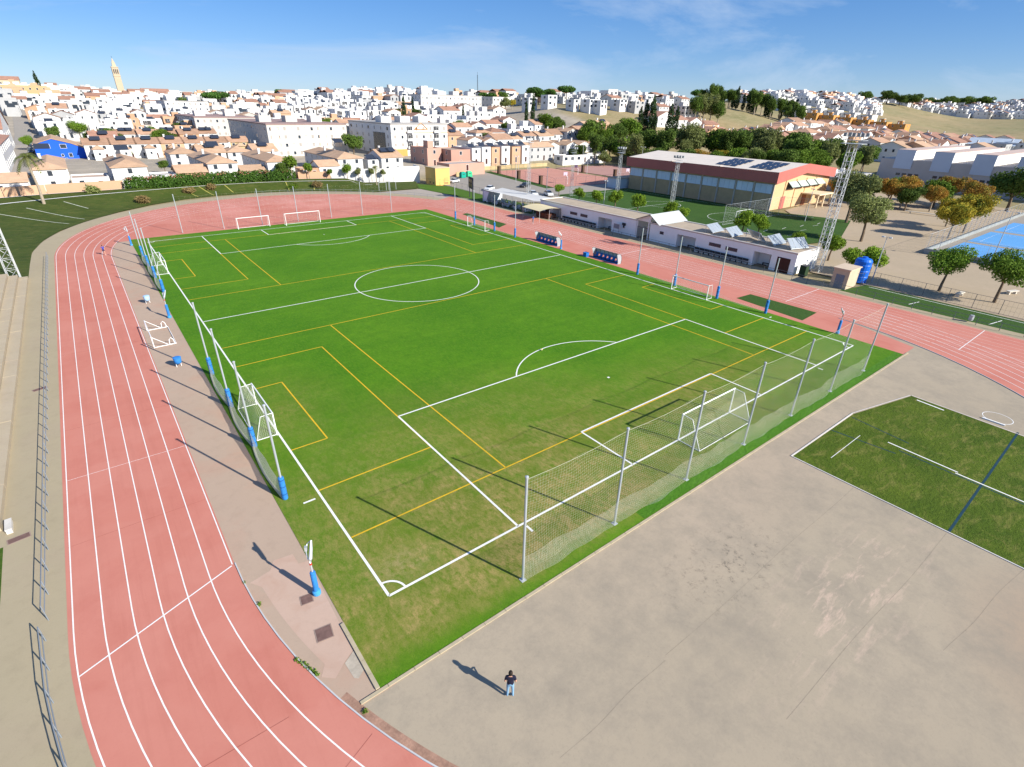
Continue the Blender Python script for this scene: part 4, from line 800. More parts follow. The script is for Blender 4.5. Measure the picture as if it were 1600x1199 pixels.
for x in (5.8, 11.6, 17.4, 23.2): MB().box(x - .06, -.14, 0, x + .06, 0, 7.4).build('pilaster', mat('hall_strip', (0.45, 0.28, 0.14)), hall)
for gx, (ya, yb) in enumerate(((2.5, 9.5), (13.0, 20))):
    for i in range(4):
        for j in range(3):
            xx = 1.5 + i*2.5 + j*.2; zz = 9.65 + (xx + 1)*(1.6/15.5); yy = ya + j*2.3
            MB().poly([(xx, yy, zz + .1), (xx + 1.9, yy, zz + .5), (xx + 1.9, yy + 2.1, zz + .5), (xx, yy + 2.1, zz + .1)]).build('solar_panel', M_pvd, rf)
for y in (16.5, 33): MB().box(-1, y - .1, 9.62, 1.0, y + .1, 9.86).build('roof_seam', mat('seam', (0.5, 0.45, 0.4)), rf)
t = thing('store_shed', 'low grey-blue store against the courts end of the sports hall', 'shed', (134, 104.5, 0)); MB().box(0, 0, 0, 11, 5, 3).build('wall', mat('shed_blue', (0.5, 0.58, 0.64), var=.1), t); MB().box(-.2, -.2, 3, 11.2, 5.2, 3.2).build('roof', M_clubr, t)
# fences of the small pitch and courts: posts and wire
def wire_fence(label, pts, h, step=4.0, cell=.5, m=None, w_=.012, dark=True, kick=None):
    t = thing('wire_fence', label, 'fence'); m = m or M_rail
    pp = along(pts, step); pm = MB().tube([(0,0,0), (0,0,h)], .035, 5).mesh('fence_post', m)
    for p in pp: put('fence_post', pm, t, (p[0], p[1], 0))
    for a, c in zip(pts, pts[1:]): put('wire_mesh', panel(a, c, h, .05, cell, w_, m), t)
    b = MB()
    for z in (h, .1): b.tube([(p[0], p[1], z) for p in pts], .022, 4)
    b.build('rail', m, t); return t
wire_fence('high net fence on pale posts beside the small pitch goal', [(108.9, 49.4), (134, 49.1), (138, 42)], 4.5, 6.2, .35, M_galv)
wire_fence('wire fence along the car park side of the red court', [(116.6, 117), (126.4, 167.6), (157, 166.8)], 3, 5, .6)
wire_fence('wire fence along the hall side of the red court', [(117, 116.6), (153.8, 114.4)], 3, 4.4, .6); wire_fence('wire fence of the rose court by the trees', [(159.6, 163.6), (192, 162.6), (192, 139)], 3, 5, .7)
wire_fence('dark wire fence between side turf and sandy plaza', [(86.4, -34), (86.4, 9), (82, 10.5)], 2.0, 3.0, .5)
wire_fence('dark wire fence between far lawn and car park', [(86.6, 104), (88.6, 137), (84, 146)], 1.8, 3.5, .6)
# blue courts
M_blue = concrete_mat('court_blue', (0.10, 0.30, 0.60), (0.12, 0.34, 0.66), (0.14, 0.34, 0.62), .06, .2)
base = sheet('blue_court_base', [(118.6, 11.6), (200, 11.6), (200, -40), (118.6, -40)], 0.010, M_asph)
for x0_, x1_ in ((121, 137.6), (139.6, 157), (159.5, 177)):
    c = sheet('blue_court', [(x0_, 10.2), (x1_, 10.2), (x1_, -30), (x0_, -30)], 0.016, M_blue); 
    MB().ribbon([(x0_ + 2, 8.5), (x1_ - 2, 8.5), (x1_ - 2, -25), (x0_ + 2, -25), (x0_ + 2, 8.5)], .07, .022).ribbon([(x0_ + 2, -8), (x1_ - 2, -8)], .07, .022).ribbon([((x0_ + x1_)/2, 2.5), ((x0_ + x1_)/2, -20)], .07, .022).build('court_line', M_white, c)
    t = thing('tennis_net', 'low court net across the blue court between x markings, %s court' % ('nearest' if x0_ < 130 else 'middle' if x0_ < 150 else 'farthest'), 'net', ((x0_+x1_)/2, -8.2, .02)); put('net', panel((-(x1_-x0_)/2 + 1, 0), ((x1_-x0_)/2 - 1, 0), .95, .05, .2, .02, M_rail), t)
    t['label'] = 'low tennis net across the %s blue court' % ('nearest' if x0_ < 130 else 'middle' if x0_ < 150 else 'farthest')
    for s in (-1, 1): MB().tube([(s*((x1_-x0_)/2 - 1), 0, 0), (s*((x1_-x0_)/2 - 1), 0, 1.05)], .045, 6).build('net_post', M_rail, t)
t = thing('court_wall', 'low grey concrete wall along the near side of the blue courts', 'wall', (118.3, 11.8, 0)); MB().box(-.15, -46, 0, .15, 0, 1.0).build('side_panel', mat('court_wall', (0.27, 0.29, 0.29), var=.2, scale=.7), t); MB().box(.15, -.15, 0, 80, .15, .7).build('back_panel', MATS['court_wall'], t)
wire_fence('tall wire fence round the blue courts', [(118.3, -30), (118.3, 11.8), (198, 11.8)], 3.6, 3.6, .45, M_galv)
# hut and tank, benches
t = thing('pump_hut', 'small beige hut with grey doors beside the blue water tank', 'hut', (80.0, 10.1, 0)); M_beige = mat('hut_beige', (0.52, 0.42, 0.30), var=.1)
MB().box(0, 0, 0, 3.6, 2.3, 2.9).build('wall', M_beige, t); MB().box(-.15, -.15, 2.9, 3.75, 2.45, 3.05).build('roof', mat('hut_roof', (0.58, 0.46, 0.34)), t)
for i in range(2): d = MB().box(-.05, .55 + i*.62, .1, 0, 1.13 + i*.62, 2.1).build('door', mat('hut_door', (0.16, 0.20, 0.25), rough=.4), t); MB().box(-.08, .62 + i*.9, 1.0, -.05, .68 + i*.9, 1.1).build('handle', M_galv, d)
t = thing('water_tank', 'tall bright blue cylindrical water tank behind the hut', 'tank', (86.8, 11.0, 0)); M_tank = mat('tank_blue', (0.01, 0.13, 0.62), rough=.45, var=.05)
b = MB().lathe([(1.15, 0), (1.2, .1), (1.15, .2), (1.2, .9), (1.15, 1.0), (1.2, 1.8), (1.15, 1.9), (1.2, 2.7), (1.15, 2.8), (1.2, 3.3), (1.0, 3.6), (.4, 3.75)], 20); b.build('shell', M_tank, t, smooth=False); MB().lathe([(.4, 3.75), (.4, 3.9), (.1, 3.95)], 12).build('hatch', M_tank, t)
MB().box(1.0, -.25, 0, 1.5, .25, .2).build('outlet', M_dark, t)
t = thing('cabinet', 'dark green cabinet box by the end wall of the clubhouse', 'cabinet', (82.2, 17.6, 0)); MB().box(-.55, -.5, .08, .55, .5, 1.7).build('body', mat('cabinet_green', (0.025, 0.05, 0.02)), t); MB().box(-.6, -.55, 1.7, .6, .55, 1.76).build('lid', M_dark, t); MB().box(-.56, -.51, 0, .56, .51, .08).build('plinth', M_dark, t)
for x, y, rz, lb in ((169.3, 27.7, .1, 'long pale stone bench beside the autumn trees on the plaza'), (91.5, -1.2, 1.5, 'low grey park bench in the shade of the round plaza tree'), (99.6, -5.6, 1.2, 'low concrete bench by the outer round plaza tree')):
    t = thing('park_bench', lb, 'bench', (x, y, .01), rz); Lb = 4.2 if x > 150 else 1.0; MB().box(-.3, -Lb, .42, .3, Lb, .54).build('seat', mat('stone_pale', (0.60, 0.55, 0.47)), t)
    for s in (-.7, .7): MB().box(-.2, s*Lb - .12, 0, .2, s*Lb + .12, .42).build('leg', MATS['stone_pale'], t)
t = thing('litter_bin', 'small grey litter bin on the railing of the right straight', 'bin', (79.3, -5.6, 0)); MB().lathe([(.22, .25), (.27, .3), (.27, .9), (.2, .95)], 12).build('drum', M_galv, t); MB().tube([(.32, 0, 0), (.32, 0, 1.1)], .03, 6).build('stand', M_rail, t)
# ------------------------------------------------------------------ kiosk, bins, small frames
t = thing('transformer_kiosk', 'plain yellow box-shaped utility building by the far lawn', 'utility building', (85.6, 140.4, 0)); M_kio = mat('kiosk_yellow', (0.72, 0.46, 0.15), var=.05, scale=.5)
MB().box(0, 0, -.3, 5.4, 6.6, 5.2).build('wall', M_kio, t); MB().box(-.15, -.15, 5.2, 5.55, 6.75, 5.4).build('roof', mat('kiosk_roof', (0.58, 0.46, 0.32)), t)
d = MB().box(3.2, -.05, 0, 4.9, 0, 2.3).build('door', mat('kiosk_door', (0.62, 0.40, 0.14)), t); MB().box(3.35, -.07, .3, 4.75, -.05, .8).build('grille', mat('kiosk_grille', (0.3, 0.2, 0.08)), d)
for y in (1.2, 3.4): MB().box(-.05, y, .4, 0, y + .5, .9).build('vent', M_void, t)
for i, (x, lb) in enumerate(((104.6, 'left one of two green recycling bins by the car park'), (108.0, 'right one of two green recycling bins by the car park'))):
    t = thing('recycling_bin', lb, 'recycling bin', (x, 153.5 + i, 0)); MB().box(-1.0, -.8, .1, 1.0, .8, 1.6).poly([(-1.0, -.8, 1.6), (1.0, -.8, 1.6), (.7, -.4, 2.05), (-.7, -.4, 2.05)]).poly([(-1, .8, 1.6), (-.7, .4, 2.05), (.7, .4, 2.05), (1, .8, 1.6)]).poly([(-.7, -.4, 2.05), (.7, -.4, 2.05), (.7, .4, 2.05), (-.7, .4, 2.05)]).poly([(-1, -.8, 1.6), (-.7, -.4, 2.05), (-.7, .4, 2.05), (-1, .8, 1.6)]).poly([(1, -.8, 1.6), (1, .8, 1.6), (.7, .4, 2.05), (.7, -.4, 2.05)]).build('body', mat('bin_green%d' % i, ((0.01, 0.30, 0.22), (0.05, 0.45, 0.22))[i]), t)
    MB().box(-.5, -.84, 1.25, .5, -.8, 1.45).build('slot', M_void, t)
    for sx in (-.7, .7): MB().box(sx - .12, -.6, 0, sx + .12, .6, .1).build('foot', M_dark, t)
for x, lb in ((65.4, 'left one of two small white training frames beyond the far bend'), (68.6, 'right one of two small white training frames beyond the far bend')):
    t = thing('training_frame', lb, 'goal frame', (x, 137.6, .15))
    for s in (-1.2, 1.2): MB().tube([(s, 0, 0), (s, 0, 2.3)], .06, 6).build('post', M_galv, t)
    MB().tube([(-1.2, 0, 2.3), (1.2, 0, 2.3)], .06, 6).build('crossbar', M_galv, t)
for j, (x, y) in enumerate(((118.6, 126), (121.6, 142), (124.4, 158), (158.2, 128), (158.6, 146), (175, 128.4))):
    t = thing('court_pillar', 'dark brick pillar of the court fence, %s from the pergola side' % ORD[j], 'pillar', (x, y, 0)); MB().box(-.5, -.5, 0, .5, .5, 2.6).build('shaft', mat('pillar_dark', (0.10, 0.06, 0.04)), t); MB().box(-.6, -.6, 2.6, .6, .6, 2.75).build('cap', MATS['pillar_dark'], t)
for j, (x, y, rz) in enumerate(((127, 121.5, .0), (157.0, 119.5, 0), (150, 140, 1.57))):
    t = thing('basketball_hoop', ('basketball hoop on white arm at the near end of the red court', 'basketball hoop on white arm beside the rose court', 'basketball hoop at the middle edge of the red court')[j], 'basketball hoop', (x, y, .014), rz)
    MB().tube([(0, 0, 0), (0, 0, 2.2), (0, 1.2, 3.1)], .09, 6).build('post', M_goalw, t); MB().box(-.9, 1.2, 2.7, .9, 1.25, 3.75).build('backboard', mat('hoop_board', (0.5, 0.4, 0.5)), t); MB().lathe([(.23, 2.95), (.25, 2.97)], 10, c=(0, 1.55)).build('ring', M_fasc, t)
# ------------------------------------------------------------------ town
def wallmat(k):
    c = {'white': (0.62, 0.612, 0.60), 'cream': (0.54, 0.515, 0.47), 'peach': (0.52, 0.32, 0.20), 'orange': (0.56, 0.28, 0.085), 'pinkw': (0.46, 0.27, 0.21), 'greyw': (0.40, 0.40, 0.40), 'yellow': (0.48, 0.37, 0.20), 'blue': (0.015, 0.10, 0.60), 'redw': (0.4, 0.05, 0.04), 'stone': (0.47, 0.38, 0.265), 'slate': (0.30, 0.32, 0.35)}[k]
    return mat('plaster_' + k, c, var=.05, scale=.35, var2=.03, tint=.16)
M_tile = mat('roof_tile', (0.41, 0.25, 0.165), var=.18, scale=.5, var2=.14, scale2=3.0, tint=.15); M_tiled = mat('roof_tile_dark', (0.34, 0.185, 0.13), var=.2, scale=.5, var2=.12, scale2=3.0, tint=.15); M_tilel = mat('roof_tile_light', (0.48, 0.315, 0.205), var=.15, scale=.5, var2=.12, scale2=3.0, tint=.1)
M_deck = mat('roof_deck', (0.40, 0.30, 0.235), var=.15, scale=.3, tint=.2); M_deckg = mat('roof_deck_grey', (0.40, 0.375, 0.35), var=.12, scale=.3, tint=.15)
M_frame = mat('frame_white', (0.75, 0.75, 0.73)); M_shut = mat('shutter', (0.36, 0.33, 0.30), var=.1)
def win_mesh(wd, ht, pane=None):
    b = MB(); f = .07
    b.box(-wd/2 - f, -.07, -f, wd/2 + f, 0, 0, 0); b.box(-wd/2 - f, -.07, ht, wd/2 + f, 0, ht + f, 0); b.box(-wd/2 - f, -.07, 0, -wd/2, 0, ht, 0); b.box(wd/2, -.07, 0, wd/2 + f, 0, ht, 0)
    b.poly([(-wd/2, -.015, 0), (wd/2, -.015, 0), (wd/2, -.015, ht), (-wd/2, -.015, ht)], 1)
    return b.mesh('window', [M_frame, pane or M_glass])
WM = {'n': win_mesh(1.0, 1.25), 't': win_mesh(1.1, 2.0), 'w': win_mesh(1.8, 1.3), 's': win_mesh(.7, .8), 'd': win_mesh(.95, 2.05, M_brown), 'sh': win_mesh(1.1, 1.4, M_shut), 'g': win_mesh(2.4, 2.1, mat('garage', (0.33, 0.30, 0.27)))}
chim_me = MB().box(-.3, -.3, -.8, .3, .3, 1.2).box(-.38, -.38, 1.2, .38, .38, 1.34).mesh('chimney', wallmat('white'))
sol_me = MB().poly([(-1.6, -.9, .15), (1.6, -.9, .15), (1.6, .9, 1.15), (-1.6, .9, 1.15)]).poly([(-1.6, -.9, .1), (-1.6, .9, 1.1), (1.6, .9, 1.1), (1.6, -.9, .1)]).box(-1.6, .82, 0, -1.5, .9, 1.1).box(1.5, .82, 0, 1.6, .9, 1.1).box(-1.6, .95, .9, 1.6, 1.35, 1.3).mesh('solar_heater', [M_pvd])
def slab(b, q, th=.16):
    b.poly(q); r = [(p[0], p[1], p[2] - th) for p in q]; b.poly(r[::-1])
    for i in range(len(q)): j = (i + 1) % len(q); b.poly([q[i], r[i], r[j], q[j]])
NH = 0
def house(label, x, y, wx, wy, h, roof='flat', wall='white', rm=None, z=None, cols=2, floors=2, side=1, chim=1, solar=0, box=0, name='house', cat='house', group=None, pitch=.36, wk='n', door=True, deck=None, step=0.0):
    global NH; NH += 1
    z = gz(x + wx/2, y + wy/2) if z is None else z
    t = thing(name, label, cat, (x, y, z), 0, group); wm = wallmat(wall) if isinstance(wall, str) else wall; rm = rm or M_tile
    b = MB(); o = .35
    b.poly([(0,0,-4), (wx,0,-4), (wx,0,h), (0,0,h)]).poly([(wx,0,-4), (wx,wy,-4), (wx,wy,h), (wx,0,h)]).poly([(wx,wy,-4), (0,wy,-4), (0,wy,h), (wx,wy,h)]).poly([(0,wy,-4), (0,0,-4), (0,0,h), (0,wy,h)])
    rb = MB(); zt = h
    if roof == 'gx':
        e = wy/2*pitch; zt = h + e
        b.poly([(0,0,h), (0,wy/2,h+e), (0,wy,h)][::-1]).poly([(wx,0,h), (wx,wy,h), (wx,wy/2,h+e)][::-1])
        slab(rb, [(-o,-o,h-o*pitch+.17), (wx+o,-o,h-o*pitch+.17), (wx+o,wy/2,h+e+.17), (-o,wy/2,h+e+.17)]); slab(rb, [(-o,wy/2,h+e+.17), (wx+o,wy/2,h+e+.17), (wx+o,wy+o,h-o*pitch+.17), (-o,wy+o,h-o*pitch+.17)])
    elif roof == 'gy':
        e = wx/2*pitch; zt = h + e
        b.poly([(0,0,h), (wx,0,h), (wx/2,0,h+e)]).poly([(0,wy,h), (wx/2,wy,h+e), (wx,wy,h)])
        slab(rb, [(-o,-o,h-o*pitch+.17), (wx/2,-o,h+e+.17), (wx/2,wy+o,h+e+.17), (-o,wy+o,h-o*pitch+.17)]); slab(rb, [(wx/2,-o,h+e+.17), (wx+o,-o,h-o*pitch+.17), (wx+o,wy+o,h-o*pitch+.17), (wx/2,wy+o,h+e+.17)])
    elif roof == 'hip':
        if wy >= wx:
            e = (wx/2+o)*pitch; zt = h + e; A, B = (wx/2, wx/2, h+e+.1), (wx/2, wy-wx/2, h+e+.1)
            c = [(-o,-o,h+.1), (wx+o,-o,h+.1), (wx+o,wy+o,h+.1), (-o,wy+o,h+.1)]
            for q in ([c[0], c[1], A], [c[1], c[2], B, A], [c[2], c[3], B], [c[3], c[0], A, B]): rb.poly(q)
        else:
            e = (wy/2+o)*pitch; zt = h + e; A, B = (wy/2, wy/2, h+e+.1), (wx-wy/2, wy/2, h+e+.1); c = [(-o,-o,h+.1), (wx+o,-o,h+.1), (wx+o,wy+o,h+.1), (-o,wy+o,h+.1)]
            for q in ([c[0], c[1], B, A], [c[1], c[2], B], [c[2], c[3], A, B], [c[3], c[0], A]): rb.poly(q)
        rb.box(-o, -o, h-.08, wx+o, wy+o, h+.1)
    elif roof == 'shed':
        e = wy*.28; zt = h + e; b.poly([(0,0,h), (0,wy,h+e), (0,wy,h)][::-1]).poly([(wx,0,h), (wx,wy,h), (wx,wy,h+e)][::-1]).poly([(wx,wy,h), (0,wy,h), (0,wy,h+e), (wx,wy,h+e)]); slab(rb, [(-o,-o,h-.05), (wx+o,-o,h-.05), (wx+o,wy+.1,h+e+.17), (-o,wy+.1,h+e+.17)])
    else:
        rm = deck or (M_deck if (NH % 3) else M_deckg); p = .25; rb.poly([(p,p,h-.35), (wx-p,p,h-.35), (wx-p,wy-p,h-.35), (p,wy-p,h-.35)])
        b.poly([(0,0,h), (wx,0,h), (wx-p,p,h), (p,p,h)]).poly([(wx,0,h), (wx,wy,h), (wx-p,wy-p,h), (wx-p,p,h)]).poly([(wx,wy,h), (0,wy,h), (p,wy-p,h), (wx-p,wy-p,h)]).poly([(0,wy,h), (0,0,h), (p,p,h), (p,wy-p,h)])
        b.poly([(p,p,h-.35), (p,p,h), (wx-p,p,h), (wx-p,p,h-.35)][::-1]).poly([(p,wy-p,h-.35), (wx-p,wy-p,h-.35), (wx-p,wy-p,h), (p,wy-p,h)][::-1]).poly([(p,p,h-.35), (p,wy-p,h-.35), (p,wy-p,h), (p,p,h)][::-1]).poly([(wx-p,p,h-.35), (wx-p,p,h), (wx-p,wy-p,h), (wx-p,wy-p,h-.35)][::-1])
    b.build('wall', wm, t); ro = rb.build('roof', rm, t)
    fh = h / max(floors, 1)
    for f in range(floors):
        for i in range(cols):
            k = 'd' if (f == 0 and i == cols // 2 and door) else wk
            put('door' if k == 'd' else 'window', WM[k], t, (wx*(i + .5)/cols, 0, f*fh + (.0 if k == 'd' else fh*.36)))
        for i in range(side):
            if x > -8: put('window', WM[wk], t, (0, wy*(i + .5)/side, f*fh + fh*.36), -PI/2)
            else: put('window', WM[wk], t, (wx, wy*(i + .5)/side, f*fh + fh*.36), PI/2)
    for i in range(chim): put('chimney', chim_me, t, (wx*(.3 + .35*i), wy*(.55 - .2*i), zt - (.2 if roof != 'flat' else -.2)))
    for i in range(solar): put('solar_heater', sol_me, t, (wx*(.5 + .28*(i - (solar-1)/2.)), wy*.28, h + (.18*wy*pitch*2 if roof in ('gx', 'hip') else .1)))
    if box: bx = MB().box(wx*.55, wy*.4, h-.35, wx*.55 + min(3.4, wx*.4), wy*.4 + min(3.6, wy*.5), h + 2.2).build('stair_box', wm, t); MB().box(wx*.55 - .12, wy*.4 - .12, h + 2.2, wx*.55 + min(3.4, wx*.4) + .12, wy*.4 + min(3.6, wy*.5) + .12, h + 2.36).build('roof_slab', M_frame if box == 1 else M_tile, bx)
    if step:
        sw, sdp, sh_ = wx*step, 3.6, h*.55; sb = MB().box(0, -sdp, -4, sw, -.01, sh_).build('front_block', wm, t); MB().poly([(.2, -sdp + .2, sh_ + .02), (sw - .2, -sdp + .2, sh_ + .02), (sw - .2, -.2, sh_ + .02), (.2, -.2, sh_ + .02)]).build('terrace_deck', M_deck, sb)
        put('opening', WM['g'] if NH % 2 else WM['w'], sb, (sw*.5, -sdp, .3)); MB().box(sw*.15, -.06, sh_ + .1, sw*.6, -.012, sh_ + 2.1).build('terrace_door', M_void, sb)
    return t
# front row beyond the bank
house('white house with hipped roof at the left end behind the tall palm', -15.8, 166, 7.0, 32, 5, 'hip', z=2.1, cols=1, side=5, chim=1, solar=1, rm=M_tilel, door=False)
house('white hip-roofed house with solar heater left of the oleander hedge', .7, 164, 8, 28, 5, 'hip', z=2.1, cols=1, side=5, chim=1, solar=1, rm=M_tilel, door=False)
house('white hip-roofed house behind the middle of the oleander hedge', 23.9, 165, 8, 31, 5, 'hip', z=2.1, cols=2, side=6, chim=1, solar=1, rm=M_tilel, door=False)
house('white hip-roofed house above the right end of the oleander hedge', 40.0, 163, 8, 31, 5, 'hip', z=2.1, cols=1, side=6, chim=2, solar=0, rm=M_tilel, door=False)
house('white hip-roofed house behind the small round trees and wall', 62.6, 164, 8.6, 33, 5, 'hip', z=2.1, cols=2, side=6, chim=1, solar=1, rm=M_tilel, door=False)
house('white house with solar roof behind the tall white wall', 77.2, 162, 8, 12, 5, 'gx', z=2.1, cols=2, side=2, chim=1, solar=2, rm=M_tilel, door=False)
house('small white house with tower room beside the solar roof house', 72.6, 163, 4, 9, 4.4, 'flat', z=2.1, cols=1, side=1, chim=0, solar=1)
ANX = [(-8.4, 163, 8, 9, 3.0, 'flat'), (9.2, 162.5, 6, 8, 2.8, 'flat'), (15.6, 163.5, 7.5, 9, 3.0, 'gx'), (32.4, 163, 6.6, 7, 2.7, 'gx'), (49, 161.5, 6, 6, 2.8, 'flat'), (55.2, 161.5, 6.6, 8, 3.2, 'gx'), (-24, 160, 7, 9, 3, 'gx')]
for i, (x, y, wx, wy, h, r) in enumerate(ANX): house('low white annexe in the gap of the front row of houses, %s from left' % ORD[(i + 1) % 7], x, y, wx, wy, h, r, z=2.1, cols=2, floors=1, side=1, chim=0, rm=M_tilel, wall=('white', 'peach')[i in (2, 4)])
# second line: terrace with little roofed bays
cols_ = ['white', 'white', 'white', 'peach', 'white', 'white', 'yellow']
for i in range(7):
    x = -2 + i*8.15; t = house('terrace house with roofed bay behind the front row, %s from left' % ORD[i], x, 244, 8.1, 10, 5.4, 'gx', cols_[i], z=2.6, cols=2, side=0, chim=1, solar=1, rm=M_tile)
    bay = MB().box(2.2, -4.5, -2, 5.6, 0, 4.0).build('bay', wallmat(cols_[i]), t); rb = MB(); A = (3.9, -2.4, 5.3); c = [(1.8, -4.9, 4.0), (6.0, -4.9, 4.0), (6.0, 0, 4.0), (1.8, 0, 4.0)]
    for q in range(4): rb.poly([c[q], c[(q+1) % 4], A])
    rb.build('bay_roof', M_tilel, bay); put('window', WM['s'], bay, (3.9, -4.5, 2.0))
for i in range(6): house('terrace house with dark solar heaters in the third line, %s from left' % ORD[i], 4 + i*8.3, 296 + (i % 2)*3, 8.2, 10, 5.6, 'gx', ['white', 'white', 'white', 'peach', 'peach', 'white'][i], z=3.2, cols=2, side=1, chim=1, solar=1 + i % 2)
for i in range(4): house('white house with terracotta roof left of the cream flats, %s from left' % ORD[i], 20 + i*9, 205, 8.4, 12, 4.6, ('hip', 'gx')[i % 2], z=2.4, cols=2, side=2, chim=1, solar=i % 2, rm=M_tilel)
# apartment blocks
def flats(label, x, y, wx, wy, h, wall, fl, cx, cy, roofc=None, z=2.6, boxes=2, cat='apartment block'):
    t = thing('apartment_block', label, cat, (x, y, z)); wm = wallmat(wall)
    MB().box(0, 0, -3, wx, wy, h).build('wall', wm, t); rf = MB().box(-.2, -.2, h, wx + .2, wy + .2, h + .45).build('roof', roofc or M_deckg, t)
    fh = h / fl
    for f in range(fl):
        for i in range(cx): put('window', WM['sh' if (i + f) % 3 else 'n'], t, (wx*(i + .5)/cx, 0, f*fh + .9))
        for i in range(cy): put('window', WM['sh' if (i*2 + f) % 3 else 'w'], t, (0, wy*(i + .5)/cy, f*fh + .9), -PI/2)
    for i in range(boxes):
        bx = MB().box(wx*(i + .25)/boxes, wy*.3, h + .45, wx*(i + .25)/boxes + 5, wy*.3 + 6, h + 3).build('stair_box', wm, rf)
    return t, wm, fh
t, wm, fh = flats('cream four-storey apartment block with rows of small windows', 59.6, 230, 33.8, 66, 12.3, 'cream', 4, 12, 10, mat('coping_brown', (0.32, 0.22, 0.2)), boxes=3)
for f in range(3):
    for i in range(5): MB().box(1.5 + i*6.6, -.05, 3.0 + f*3.07 + .6, 4.4 + i*6.6, -.01, 3.0 + f*3.07 + 2.1).build('render_panel', mat('render_peach', (0.82, 0.64, 0.48)), t)
flats('cream apartment block partly hidden behind the front cream block', 48.6, 318, 30, 60, 12.2, 'cream', 4, 10, 8, mat('coping_brown', (0.32, 0.22, 0.2)), z=3.0)
flats('white apartment block at the left behind the round dark tree', 52, 430, 26, 40, 12, 'white', 4, 8, 5, z=10)
t, wm, fh = flats('white apartment block with orange ground floor and triangle gable', 106, 212, 28.5, 46, 12.9, 'white', 4, 8, 7, boxes=3)
og_ = wallmat('orange')
for a, c in ((.3, 7.4), (11.4, 16.3), (21.4, 28)): MB().box(a, -.1, -2, c, 0, 3.1).build('ground_floor', og_, t)
for a, c in ((7.6, 10.4), (21.2, 24)):
    for f in range(1, 4): bl = MB().box(a, -.06, f*3.2 + .1, c, 0, f*3.2 + 2.6).build('balcony', M_void, t); MB().box(a - .1, -1.0, f*3.2, c + .1, -.06, f*3.2 + .14).box(a - .1, -1.0, f*3.2 + .14, c + .1, -.9, f*3.2 + 1.0).build('balcony_front', wm, bl)
b = MB()
for p, q in (((11.4, 11.0), (14.8, 13.6)), ((14.8, 13.6), (18.2, 11.0)), ((11.4, 11.0), (18.2, 11.0))): b.tube([(p[0], -.15, p[1]), (q[0], -.15, q[1])], .16, 4)
b.build('gable_trim', og_, t); MB().box(0, -.12, 9.55, 28.5, 0, 9.75).build('cornice', og_, t)
MB().box(-.12, 6, .5, 0, 18, 9.5).build('stair_glazing', M_glass, t)
# blue shed with gable, left street house
t = thing('blue_warehouse', 'bright blue gabled warehouse wall with white framed windows', 'warehouse', (-16.4, 250, 2.6)); M_bl = wallmat('blue')
b = MB(); b.poly([(0,0,-2), (15.4,0,-2), (15.4,0,3.4), (10.9,0,5.6), (5.6,0,7.2), (0,0,5.4)]).poly([(0,30,-2), (0,0,-2), (0,0,5.4), (0,30,5.4)]).poly([(15.4,0,-2), (15.4,30,-2), (15.4,30,3.4), (15.4,0,3.4)]); b.build('wall', M_bl, t)
b = MB(); slab(b, [(-.3,-.3,5.5), (5.6,-.3,7.35), (5.6,30,7.35), (-.3,30,5.5)]); slab(b, [(5.6,-.3,7.35), (10.9,-.3,5.75), (15.7,-.3,3.45), (15.7,30,3.45), (5.6,30,7.35)]); b.build('roof', M_tilel, t)
for x, z_, k in ((3.6, 4.1, 'w'), (8.4, 4.0, 'w'), (7.4, 1.2, 's'), (9.8, 1.0, 'n'), (8.2, -.2, 's')):
    o_ = put('window', WM[k], t, (x, 0, z_)); 
house('tall white house with narrow windows at the left edge by the street', -42, 205, 19.5, 50, 8.2, 'hip', z=2.6, cols=2, side=7, chim=0, rm=M_tiled, floors=2, wk='t', pitch=.2)
house('white house row climbing the street at the left edge', -44, 262, 20, 40, 8.6, 'gx', z=4, cols=2, side=4, chim=1, rm=M_tiled)
house('peach house with red gable wall next to the blue warehouse', 1.2, 256, 9, 18, 5.6, 'gx', 'peach', z=2.7, cols=2, side=2, solar=1, rm=M_tiled)
# walls along the bank
def gwall(label, pts, h, m, z0=None):
    t = thing('garden_wall', label, 'wall'); 
    for a, c in zip(pts, pts[1:]):
        d = Vector((c[0]-a[0], c[1]-a[1])); n_ = max(1, int(d.length/6)); q = Vector((-d.y, d.x)).normalized()*.12
        for i in range(n_):
            p0 = Vector(a) + d*i/n_; p1 = Vector(a) + d*(i + .985)/n_; zb = (gz(*((p0+p1)/2)) if z0 is None else z0); b = MB(); k = []
            for p in (p0, p1):
                for s in (1, -1):
                    for z_ in (zb - 1.2, zb + h): k.append((p.x + q.x*s, p.y + q.y*s, z_))
            b.v = k; b.f = [[0,1,5,4], [6,7,3,2], [1,3,7,5], [0,2,3,1], [4,5,7,6]]; b.m = [0]*5; b.build('wall_panel', m, t)
    return t
gwall('peach garden wall at the left of the grass bank', [(-30, 156.2), (-14, 159.3), (2.2, 160.2)], 2.0, wallmat('peach'), 2.3); gwall('peach garden wall behind the small round trees', [(47.6, 159.6), (57, 156.8)], 2.0, wallmat('peach'), 2.2)
gwall('long white boundary wall right of the peach wall', [(57, 156.8), (66, 153.4), (76, 151.2)], 2.9, wallmat('white'), 1.9); gwall('tall white boundary wall left of the yellow kiosk', [(76, 151.2), (84.6, 149.4), (86, 156)], 4.0, wallmat('white'), 1.2)
gwall('yellow low wall at the back of the car park and courts', [(104, 157), (126, 169.6), (160, 170)], 1.4, wallmat('yellow'), .2)
